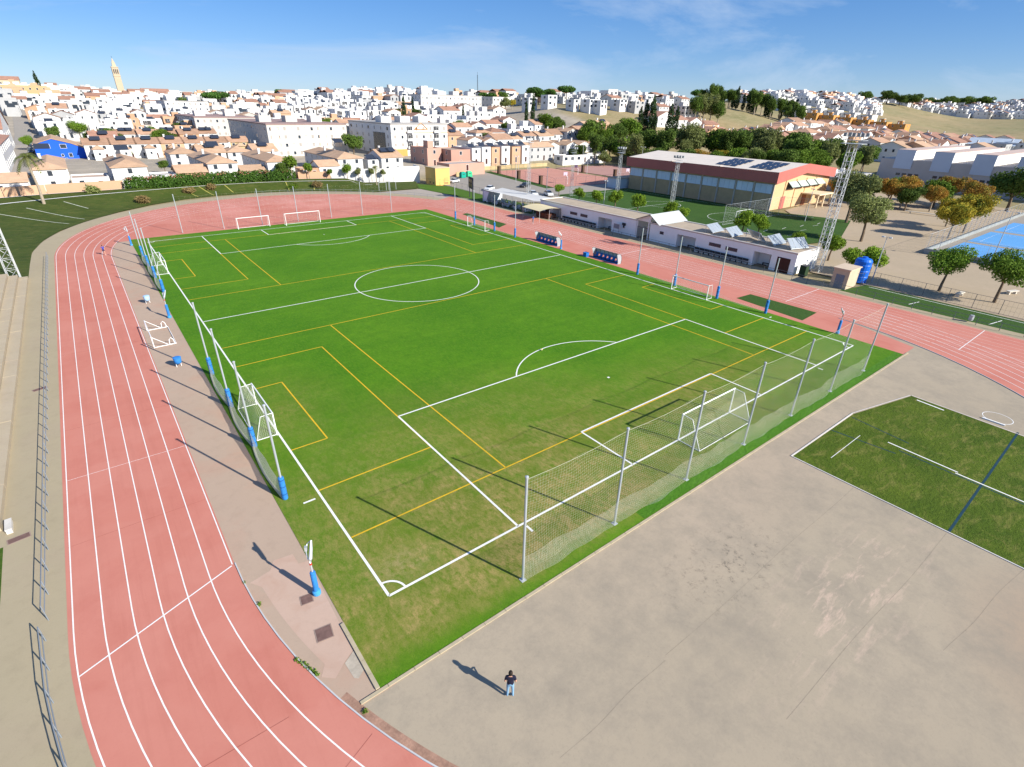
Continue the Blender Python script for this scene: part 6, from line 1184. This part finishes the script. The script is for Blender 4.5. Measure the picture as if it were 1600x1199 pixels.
for i, (x, y, s, v) in enumerate(((177.2, 39.6, 1.1, 0), (174.9, 35.2, 1.0, 0), (186.8, 38.4, 1.15, 2), (177, 28.6, 1.0, 2), (139.2, 13.6, 1.1, 1), (149.8, 13.6, 1.3, 1), (188.4, 22.2, 1.15, 0), (165, 43, .85, 2), (199, 31, 1.15, 2), (168.5, 50, 1.05, 0), (155, 18.5, 1.0, 1))): tree('plane_tree', 'golden autumn tree on the sandy plaza, number %s from the sports hall' % ('one two three four five six seven eight nine ten eleven'.split()[i]), 'autumn', x, y, s, 0, v)
tree('dark_tree', 'large dark green tree at the right edge by the blue courts', 'broad', 199, 16.4, 1.5, 0, 0); tree('dark_tree', 'dark green tree in the middle of the golden trees', 'broad', 186, 30.5, 1.0, 0, 1); tree('dark_tree', 'dark green tree between hall porch and golden trees', 'broad', 178, 46, .95, 0, 0); tree('dark_tree', 'small dark tree behind the first golden tree', 'broad', 190, 43, .9, 0, 1); tree('dark_tree', 'dark olive shrub tree behind the second golden tree', 'broad', 172, 33, .8, 0, 3)
# grove behind the hall
gv = [(196, 150, 'eucalyptus', 1.15), (204, 141, 'eucalyptus', 1.3), (213, 152, 'broad', 1.6), (216, 134, 'eucalyptus', 1.35), (226, 144, 'broad', 1.7), (222, 122, 'eucalyptus', 1.2), (232, 130, 'broad', 1.8), (230, 110, 'broad', 1.6), (242, 120, 'broad', 1.9), (238, 98, 'broad', 1.7), (252, 108, 'broad', 1.8), (246, 88, 'eucalyptus', 1.0), (258, 94, 'broad', 1.6), (214, 112, 'broad', 1.2), (222, 100, 'broad', 1.2), (232, 86, 'broad', 1.3), (250, 76, 'eucalyptus', .95), (262, 80, 'broad', 1.3), (188, 168, 'eucalyptus', 1.1), (180, 172, 'broad', 1.0), (204, 162, 'broad', 1.4), (238, 140, 'broad', 1.7), (250, 130, 'broad', 1.8), (262, 112, 'broad', 1.7), (208, 124, 'autumn', 1.2), (216, 120, 'autumn', 1.1), (186, 160, 'broad', .8), (200, 128, 'broad', 1.15), (208, 132, 'eucalyptus', .95), (204, 114, 'broad', 1.2), (212, 104, 'broad', 1.25), (206, 98, 'eucalyptus', .85), (216, 92, 'broad', 1.3), (224, 90, 'broad', 1.3), (240, 78, 'broad', 1.25), (228, 118, 'eucalyptus', 1.2), (246, 100, 'broad', 1.6), (236, 112, 'eucalyptus', 1.25), (256, 86, 'eucalyptus', 1.0), (196, 140, 'broad', 1.15), (220, 142, 'eucalyptus', 1.25), (244, 112, 'eucalyptus', 1.3)]
for i, (x, y, k_, s) in enumerate(gv): tree('grove_tree', '%s tree in the dense grove behind the sports hall, %s counting from left' % ({'eucalyptus': 'tall grey-green', 'broad': 'broad dark green', 'autumn': 'golden tinged'}[k_], ordn(sorted(range(len(gv)), key=lambda q: -gv[q][1]/(gv[q][0] + 7)).index(i))), k_, x, y, s)
for i, (x, y, s) in enumerate(((228, 104, 1.3), (234, 101, 1.25))): tree('palm_tree', ('left', 'right')[i] + ' one of two shaggy palms in front of the grove', 'palm', x, y, s)
# hillside trees below the dry hill
for i, p in enumerate(((211.9, 185.5, 12.7), (219.9, 184.2, 13.3), (231.6, 186, 14.6), (223.4, 172.4, 13.7), (199.5, 186.8, 12.2), (207.4, 190.2, 13.1), (218.2, 163, 12.2), (203.1, 172.9, 11.9), (204, 164.4, 11.8), (207.7, 217.7, 16.7), (205.1, 222.6, 15.9))): tree('hill_tree', 'broad green tree at the foot of the dry hill, number ' + 'one two three four five six seven eight nine ten eleven'.split()[i], 'broad', p[0], p[1], 1.15 + .2*(i % 3), v=(1, 0)[i % 2])
for i, p in enumerate(((246.1, 192, 16.9), (249.4, 191.2, 17.2), (250.1, 187.2, 16.7), (243.3, 179.7, 14.8), (257.9, 177.1, 14.8), (244.1, 170.5, 13.7), (191.1, 304.7, 13.3), (182.5, 332.8, 17), (174.9, 331.1, 16.2), (194.7, 290.6, 15.2), (207.7, 244.1, 15.2), (210.5, 241.7, 15.3))): tree('cypress', 'dark pointed cypress on the slope, number ' + 'one two three four five six seven eight nine ten eleven twelve'.split()[i], 'cypress', p[0], p[1], 1.1 + .25*(i % 3), v=1 if i < 6 else 0)
for i, p in enumerate(((337.1, 221.2, 18.7), (344.1, 219.7, 19.9), (349.4, 217.2, 20), (349.7, 211.3, 19.4), (355.6, 229.6, 22.2), (363.7, 226.4, 23.1))): tree('hill_tree', 'tall dense tree beside the health centre, %s from left' % ORD[i], 'eucalyptus', p[0], p[1], 1.3)
for i in range(34): a = i/33; p = (-7 + 497*math.cos(math.radians(34 - 8.0*a)), -19 + 497*math.sin(math.radians(34 - 8.0*a))); tree('ridge_tree', 'slender dark tree in the ridge avenue, %s from left' % ordn(i), ('eucalyptus', 'cypress')[tr_.random() < .45], p[0] + tr_.uniform(-2, 22), p[1] + tr_.uniform(-3, 9), tr_.uniform(.95, 1.35), v=1)
# skyline pines and town trees
for i, p in enumerate(((267.8, 361.7, 31.7), (281.5, 364.1, 32), (268.7, 310.4, 30.4), (277.6, 315.9, 30.6), (289.9, 318.5, 30.9), (285.9, 295.2, 30.8), (268.2, 373.7, 31.3), (423.4, 272.1, 31.9), (411, 272.5, 30.7))): tree('umbrella_pine', 'rounded dark pine on the skyline, %s from left' % ORD[sorted((768, 787, 835, 842, 858, 885, 755, 1105, 1090)).index((768, 787, 835, 842, 858, 885, 755, 1105, 1090)[i])], 'pine' if i != 1 else 'broad', p[0], p[1], 0.85 + .2*(i % 3))
for i, (u) in enumerate(((1009.8, 279.6, 25.7), (1022.3, 272, 27.6), (1034.9, 264.1, 28.7), (1037.7, 253.7, 29.7), (1050, 245.8, 30.8), (1047, 237.3, 30.1), (1005.5, 293.7, 23.6), (847.4, 262.7, 24.7), (824.3, 268.6, 22.9), (819.7, 281.8, 24.1), (792.3, 297.5, 24.9))): tree('far_pine', 'broad dark pine on the right horizon, %s counted' % ORD[i], 'broad', u[0], u[1], 2.0 + .4*(i % 2), tall=.8, v=0)
TT = [((27.5, 278.6, 10.8), 1.1, 'broad'), ((28.5, 268.4, 8.8), 1.0, 'broad'), ((6.1, 270.3, 10.7), 1.15, 'broad'), ((2.7, 265.4, 10.9), 1.0, 'broad'), ((15.8, 191.3, 2.9), .75, 'round'), ((92.6, 222.8, 6.3), 1.1, 'broad'), ((10.8, 242, 4.8), .6, 'round'), ((75.8, 493.9, 21.3), 1.3, 'broad'), ((95.9, 510.6, 23.4), 1.4, 'pine'), ((103.8, 514.2, 23.6), 1.4, 'pine'), ((164.2, 555.6, 27.8), 1.4, 'broad'), ((240.5, 307.3, 22.7), 1.0, 'broad'), ((245.3, 306.2, 22.8), .9, 'autumn'), ((173.6, 335.1, 15.7), 1.1, 'broad'), ((181.8, 324, 14.9), 1.0, 'broad'), ((184.8, 308.5, 13.9), .8, 'broad'), ((101.1, 437.9, 16.1), .9, 'broad'), ((192.3, 243.4, 12.6), .7, 'broad'), ((193.6, 232.3, 12.1), .7, 'broad')]
for i, (p, s, k_) in enumerate(TT): tree('town_tree', 'single green tree between town houses, %s in order of planting from the left foreground' % ORD[i], k_, p[0], p[1], s); 
for i, o in enumerate([o for o in bpy.data.objects if o.name.split('.')[0] == 'town_tree']):
    u_ = (250, 262, 160, 145, 258, 552, 200, 293, 330, 345, 438, 790, 800, 625, 655, 680, 380, 790.5, 812)
    o['label'] = 'leafy tree standing between town houses, %s such tree from the left' % ORD[sorted(u_).index(u_[i])]
for i, p in enumerate(((-19, 280.3, 14.5), (-10.1, 315.6, 14.8), (-0.3, 325.5, 15.9), (13.4, 297.9, 14), (27.3, 318.8, 16.8), (43, 329, 18.5), (90.4, 339.5, 20.2), (102.5, 315, 20), (117.2, 320.5, 20.1), (128.9, 297.6, 20), (140.5, 306.7, 18), (170.2, 258.8, 17), (167.6, 239, 16), (160.4, 217.2, 13.8))): tree('yard_tree', 'small garden tree in a yard of the hillside town, %s from left' % ORD[i], 'round', p[0], p[1], 1.05 + .3*(i % 3), v=i % 2)
p = (-11.5, 600.6, 37.9); tree('araucaria', 'tall conical conifer on the left skyline', 'cypress', p[0], p[1], 1.3, v=1, tall=1.15)
p = (88.9, 512, 26); tree('cypress', 'thin leaning cypress on the skyline between two pines', 'cypress', p[0], p[1], .9, v=0)
tree('palm_tree', 'tall leaning palm in front of the peach wall at left', 'palm', -14.8, 146.5, 1.3, 1.9, 0); tree('palm_tree', 'shorter palm cut by the left picture edge', 'palm', -24, 153, .85, 2.2, 1); tree('palm_tree', 'small palm before the white wall beside the training frames', 'palm', 67.6, 146.5, .72, .5, 1)
for i, (x, y, s, v) in enumerate(((50.4, 157.6, 1.1, 0), (56.2, 155.6, .7, 0), (61.2, 154, 1.15, 0), (64.4, 152.6, .9, 1), (68.4, 151.6, .9, 1), (71.8, 150.4, .8, 1), (45.6, 158.4, 1.6, 0))): tree('wall_tree', 'small tree before the boundary wall, %s from the yellow kiosk' % ORD[::-1][13:20][i] if False else 'small tree before the boundary wall, %s from the left' % ORD[(1, 2, 3, 4, 5, 6, 0)[i]], 'wall_tree', x, y, s, 2.0 if x < 58 else 1.4, v)
for i, (x, y, s, v) in enumerate(((4.4, 146.8, 1.5, 0), (16.0, 154.2, 1.3, 0), (22, 156.0, 1.2, 0), (43.5, 152.6, 1.4, 1), (50.0, 150.0, 1.3, 0), (-5, 156, 1.4, 2))): tree('bank_bush', 'scrubby bush on the grass bank, %s from left' % ORD[(1, 2, 3, 4, 5, 0)[i]], 'bush', x, y, s, bankz(x, y, -.1), v, cat='bush')
# oleander hedge
hd = thing('oleander_hedge', 'long clipped oleander hedge with pink flowers on the bank', 'hedge', (0, 0, 0)); lb_ = []; lf = []
for i in range(30):
    x = 3.4 + i*1.45; y = 158.6 + .35*math.sin(i*.9) + (.8 if 8 < i < 24 else 0); lb_.append((x, y, 3.3 + .15*math.sin(i*1.7), 1.35, 1.2, 2.0)); lf.append((x, y - .15, 4.75 + .2*math.sin(i*2.1), 1.0, .9, .42))
put('foliage', crown(90, 16000, lb_, .3, ML['hedge'], .5), hd); put('flowers', crown(91, 900, [q for i, q in enumerate(lf) if i % 4 in (0, 3)], .15, ML['flower'], .6), hd)
t = tree('dark_shrub', 'large dark rounded shrub at the right end of the oleander hedge', 'round', 43.2, 159.4, 1.15, 1.2, 1)
# weeds along the track channel and the slab
wd = thing('weed_strip', 'low green weeds in the channel beside the track kerb', 'weeds'); wd['kind'] = 'stuff'
put('foliage', crown(95, 500, [(-5.16 + .085*i, -.75 - .22*i, .04, .12, .14, .08) for i in range(7)] + [(-5.72, 3.6, .05, .14, .14, .12), (-3.58, -5.0, .05, .13, .13, .12), (-5.98, 5.6, .04, .08, .1, .08)], .05, ML['green'], .2), wd)['kind'] = 'stuff'
# ------------------------------------------------------------------ people
M_skin = mat('skin', (0.52, 0.29, 0.20), rough=.6, var=.03); M_hair = mat('hair_dark', (0.02, 0.014, 0.01), rough=.7); M_eye = mat('eye_dark', (0.02, 0.02, 0.02), rough=.3)
def person(label, loc, rz, J, tops, bottoms, shoes, h=1.8, shorts=False, sleeve=.55):
    """one continuous skinned body posed by joint positions J; facing local +y"""
    V = []; E = []; Rd = []
    def chain(pts, start=None):
        prev = start
        for p, r in pts:
            V.append(p); Rd.append(r)
            if prev is not None: E.append((prev, len(V) - 1))
            prev = len(V) - 1
        return prev
    pel = chain([(J['pelvis'], (.15, .11))]); wst = chain([(J['waist'], (.145, .10))], pel); che = chain([(J['chest'], (.17, .115))], wst); nb = chain([(J['neck'], (.065, .065))], che)
    hd_ = J['head']; chain([((hd_[0], hd_[1] + .005, hd_[2] - .09), (.062, .07)), (hd_, (.082, .095)), ((hd_[0], hd_[1] - .005, hd_[2] + .085), (.07, .08))], nb)
    for s, k in ((-1, 'l'), (1, 'r')):
        sh, el, wr = J['sh' + k], J['el' + k], J['wr' + k]; a = chain([(sh, (.068, .068)), (el, (.045, .045)), (wr, (.032, .03))], che)
        d = (Vector(wr) - Vector(el)).normalized(); sd_ = d.cross(Vector((0, 0, 1))); sd_ = sd_.normalized() if sd_.length > .05 else Vector((1, 0, 0)); pm = Vector(wr) + d*.07; ip = chain([(tuple(pm), (.036, .022))], a)
        for f, (o_, ln_) in enumerate(((-.03, .075), (-.01, .085), (.01, .08), (.03, .06))): chain([(tuple(pm + sd_*o_ + d*.035), (.009, .009)), (tuple(pm + sd_*o_ + d*(.035 + ln_*.5) - Vector((0, 0, .012))), (.0085, .0085)), (tuple(pm + sd_*o_ + d*(.03 + ln_) - Vector((0, 0, .035))), (.007, .007))], ip)
        chain([(tuple(pm - sd_*s*.03 - d*.01), (.011, .011)), (tuple(pm - sd_*s*.055 + d*.03), (.009, .009))], ip)
        hp, kn, an, to = J['hp' + k], J['kn' + k], J['an' + k], J['to' + k]; chain([(hp, (.092, .095)), (kn, (.062, .064)), (an, (.042, .045)), (to, (.045, .035))], pel)
    me = bpy.data.meshes.new('body_cage'); me.from_pydata(V, E, []); o = bpy.data.objects.new('body_cage', me); col.objects.link(o)
    md = o.modifiers.new('skin', 'SKIN'); md.use_smooth_shade = True; sv = me.skin_vertices[0].data
    for i, r in enumerate(Rd): sv[i].radius = r
    sv[0].use_root = True; o.modifiers.new('sub', 'SUBSURF').levels = 1
    dg = bpy.context.evaluated_depsgraph_get(); bm_ = bpy.data.meshes.new_from_object(o.evaluated_get(dg)); bpy.data.objects.remove(o)
    bm_.name = 'body'; bm_.materials.clear()
    for m_ in (M_skin, tops, bottoms, shoes): bm_.materials.append(m_)
    arms = [(Vector(J['sh' + k]), Vector(J['el' + k]), Vector(J['wr' + k])) for k in 'lr']; legs = [(Vector(J['hp' + k]), Vector(J['kn' + k]), Vector(J['an' + k]), Vector(J['to' + k])) for k in 'lr']
    def sd2(p, a, c): d = c - a; t = max(0, min(1, (p - a).dot(d)/d.length_squared)); return (p - a - d*t).length, t
    tor = (Vector(J['pelvis']), Vector(J['neck'])); hv = Vector(J['head'])
    for f in bm_.polygons:
        p = f.center; c = []
        for a in arms: d1, t1 = sd2(p, a[0], a[1]); d2, t2 = sd2(p, a[1], a[2] + (a[2]-a[1])*.6); c.append((d1 - .05, 1 if t1 < sleeve else 0)); c.append((d2 - .035, 0))
        for q in legs: d1, t1 = sd2(p, q[0], q[1]); d2, t2 = sd2(p, q[1], q[2]); d3, t3 = sd2(p, q[2], q[3]); c.append((d1 - .08, 2 if not shorts or t1 < .75 else 0)); c.append((d2 - .05, 2 if not shorts else 0)); c.append((d3 - .04, 3))
        d1, t1 = sd2(p, *tor); c.append((d1 - .15, 2 if t1 < .1 else (1 if t1 < .97 or d1 > .072 else 0))); c.append(((p - hv).length - .12, 0)); f.material_index = min(c)[1]; f.use_smooth = True
    t = thing('person', label, 'person', loc, rz); t.scale = (h/1.8,)*3; bo = put('body', bm_, t)
    b = MB(); hv2 = J['head']; prof = []
    for i in range(7):
        a = PI/2*i/6
        for j in range(12):
            q = 2*PI*j/12; low = .02 if math.sin(q) > .3 else -.055; b.v.append((hv2[0] + .094*math.cos(q)*math.cos(a), hv2[1] - .012 + .106*math.sin(q)*math.cos(a), hv2[2] + (low if i == 0 else .02) + (.118 - .02*0)*math.sin(a)))
    for i in range(6):
        for j in range(12): b.f.append([i*12 + j, i*12 + (j+1) % 12, (i+1)*12 + (j+1) % 12, (i+1)*12 + j]); b.m.append(0)
    b.build('hair', M_hair, t, smooth=True)
    b = MB()
    for s in (-1, 1): b.box(hv2[0] + s*.033 - .013, hv2[1] + .088, hv2[2] - .005, hv2[0] + s*.033 + .013, hv2[1] + .098, hv2[2] + .009)
    b.build('eyes', M_eye, t); MB().poly([(hv2[0] - .016, hv2[1] + .09, hv2[2] - .04), (hv2[0] + .016, hv2[1] + .09, hv2[2] - .04), (hv2[0], hv2[1] + .122, hv2[2] - .035)]).poly([(hv2[0] - .016, hv2[1] + .09, hv2[2] - .04), (hv2[0], hv2[1] + .122, hv2[2] - .035), (hv2[0], hv2[1] + .09, hv2[2] + .005)]).poly([(hv2[0] + .016, hv2[1] + .09, hv2[2] - .04), (hv2[0], hv2[1] + .09, hv2[2] + .005), (hv2[0], hv2[1] + .122, hv2[2] - .035)]).build('nose', M_skin, t)
    MB().box(hv2[0] - .024, hv2[1] + .086, hv2[2] - .072, hv2[0] + .024, hv2[1] + .094, hv2[2] - .062).build('mouth', mat('lip', (0.34, 0.12, 0.10)), t)
    for s in (-1, 1): MB().lathe([(.012, -.03), (.02, 0), (.012, .03)], 6, c=(hv2[0] + s*.088, hv2[1] - .005)).build('ear', M_skin, t, loc=(0, 0, hv2[2] - .01))
    return t
STAND = dict(pelvis=(0,0,.97), waist=(0,0,1.12), chest=(0,0,1.34), neck=(0,.0,1.5), head=(0,.02,1.66), shl=(-.185,0,1.43), shr=(.185,0,1.43), ell=(-.25,-.05,1.16), elr=(.25,-.05,1.16), wrl=(-.09,.2,1.14), wrr=(.09,.2,1.14), hpl=(-.09,0,.9), hpr=(.09,0,.9), knl=(-.11,.02,.5), knr=(.11,.02,.5), anl=(-.125,-.02,.09), anr=(.125,-.02,.09), tol=(-.15,.13,.04), tor=(.15,.13,.04))
RUN = dict(STAND, pelvis=(0,0,.95), waist=(0,.03,1.1), chest=(0,.08,1.32), neck=(0,.11,1.47), head=(0,.15,1.63), shl=(-.18,.08,1.41), shr=(.18,.08,1.41), ell=(-.24,-.14,1.2), elr=(.24,.2,1.16), wrl=(-.2,.06,1.06), wrr=(.1,.36,1.34), hpl=(-.09,0,.9), hpr=(.09,0,.9), knl=(-.1,.3,.62), knr=(.1,-.12,.5), anl=(-.1,.18,.24), anr=(.1,-.5,.36), tol=(-.1,.34,.17), tor=(.1,-.52,.2))
RUN['anl'] = (-.1, .3, .1); RUN['tol'] = (-.1, .46, .05)
WALK = dict(STAND, ell=(-.22,-.1,1.15), elr=(.22,.05,1.15), wrl=(-.21,.02,.92), wrr=(.2,.2,.94), knl=(-.1,.14,.52), knr=(.1,-.04,.5), anl=(-.1,.22,.09), anr=(.1,-.3,.14), tol=(-.1,.37,.05), tor=(.1,-.17,.05))
C_ = lambda n, c: mat('cloth_' + n, c, rough=.9, var=.06, scale=5)
person('man standing alone on the concrete in navy T-shirt and light blue jeans', (1.9, -8.3, 0), -.67, STAND, C_('navy', (0.012, 0.013, 0.032)), C_('denim', (0.20, 0.36, 0.52)), C_('shoe', (0.05, 0.09, 0.25)), 1.82)
person('runner in blue on the inner lanes of the left track', (-7.0, 92.5, .02), PI, RUN, C_('royal', (0.05, 0.06, 0.35)), C_('darkblue', (0.03, 0.03, 0.09)), C_('white', (0.7, 0.7, 0.7)), 1.75, shorts=True)
person('person in blue shirt walking on the right straight before the bar', (72.1, 74.3, .02), 2.2, WALK, C_('blue', (0.05, 0.14, 0.42)), C_('grey', (0.22, 0.22, 0.24)), C_('white', (0.7, 0.7, 0.7)), 1.8)
person('person in red top standing at the edge of the bar terrace', (79.6, 82.0, .01), -1.2, WALK, C_('red', (0.5, 0.05, 0.04)), C_('darkblue', (0.03, 0.03, 0.09)), C_('shoe', (0.05, 0.09, 0.25)), 1.7); person('person in dark green top standing next to the person in red', (80.2, 80.6, .01), 1.0, STAND, C_('green', (0.03, 0.12, 0.09)), C_('grey', (0.22, 0.22, 0.24)), C_('shoe', (0.05, 0.09, 0.25)), 1.75)
# ------------------------------------------------------------------ cars
M_tyre = mat('tyre', (0.02, 0.02, 0.02)); M_rim = mat('rim', (0.5, 0.5, 0.52), metal=.6, rough=.35)
wheel_me = MB().lathe([(.2, -.1), (.31, -.1), (.33, -.05), (.33, .05), (.31, .1), (.2, .1)], 14).mesh('tyre', M_tyre); rim_me = MB().lathe([(.2, -.11), (.2, .11)], 10).mesh('rim', M_rim)
def car(label, x, y, z, rz, m):
    t = thing('parked_car', label, 'car', (x, y, z), rz); b = MB(); prof = [(-2.1, .35), (-2.12, .75), (-1.5, .92), (-.75, .95), (1.2, .95), (2.05, .88), (2.1, .35)]
    for s in (-1, 1): b.poly([(p[0], s*.86, p[1]) for p in prof][::(1 if s < 0 else -1)][::-1])
    for p, q in zip(prof, prof[1:] + prof[:1]): b.poly([(p[0], -.86, p[1]), (p[0], .86, p[1]), (q[0], .86, q[1]), (q[0], -.86, q[1])])
    b.build('body', m, t); c = MB(); cab = [(-.85, .95, .80), (-.25, 1.43, .66), (1.15, 1.46, .66), (1.85, .93, .78)]
    c.poly([(cab[1][0], -.66, cab[1][1]), (cab[2][0], -.66, cab[2][1]), (cab[2][0], .66, cab[2][1]), (cab[1][0], .66, cab[1][1])]); c.build('roof', m, t); g = MB()
    for i in range(3):
        p, q = cab[i], cab[i+1]
        if i != 1: g.poly([(p[0], -p[2], p[1]), (p[0], p[2], p[1]), (q[0], q[2], q[1]), (q[0], -q[2], q[1])])
    for s in (-1, 1): g.poly([(p[0], s*p[2], p[1]) for p in cab])
    g.build('window', M_glass, t)
    for sx in (-1.3, 1.3):
        for s in (-1, 1): w_ = put('wheel', wheel_me, t, (sx, s*.78, .33)); w_.rotation_euler = (PI/2, 0, 0); put('rim', rim_me, w_)
    for s in (-1, 1): MB().box(-2.16, s*.62 - .16, .62, -2.08, s*.62 + .16, .76).build('headlight', M_galv, t); MB().box(2.05, s*.66 - .12, .68, 2.12, s*.66 + .12, .84).build('tail_light', mat('tail_red', (0.4, 0.02, 0.02)), t)
PW = mat('paint_white', (0.72, 0.73, 0.74), rough=.3, var=.02, spec=.5); PB = mat('paint_black', (0.02, 0.022, 0.03), rough=.25, spec=.6, var=.02); PS = mat('paint_silver', (0.42, 0.45, 0.48), rough=.3, metal=.5, var=.02)
car('white hatchback parked beside the yellow kiosk', 94.6, 143.5, .01, .4, PW); car('black car parked on the car park near the red court', 108.8, 122.6, .01, .3, PB); car('white car parked behind the scoreboard', 94.4, 122.5, .01, .5, PW)
car('silver car parked by the porch of the box houses', 136.8, 171.6, .6, .2, PS); car('white car parked behind the pergola', 99.5, 107, .01, 1.2, PW); car('second white car parked behind the pergola on the right', 103.4, 104.6, .01, 1.2, PW)
for i, (x, y) in enumerate(((-18.4, 268), (-18.4, 276), (-18.6, 290), (-18.8, 304), (-19, 322))): car('car parked up the climbing left street, %s from below' % ORD[i], x, y, gz(x, y) + .3, PI/2, (PB, PW, PB, PS, PB)[i])
# bits and pieces
t = thing('ball', 'small yellowish ball lying on the pitch beyond the near penalty arc', 'ball', (27.9, 19.8, .024)); MB().lathe([(.02, 0), (.09, .05), (.11, .11), (.09, .17), (.02, .22)], 10).build('shell', mat('ball_yellow', (0.7, 0.62, 0.3)), t, smooth=True)
for x, y, rz, lb in ((-15.1, 39.9, .3, 'rusty plate lying on the walk beside the left railing'), (-15.9, 17.2, .15, 'brown plate on the walk by the railing near the terrace end')):
    t = thing('access_plate', lb, 'plate', (x, y, .006), rz); MB().box(-.5, -.22, 0, .5, .22, .015).build('plate', M_rust, t); MB().box(-.56, -.28, 0, .56, .28, .008).build('frame', MATS['manhole_frame'], t)
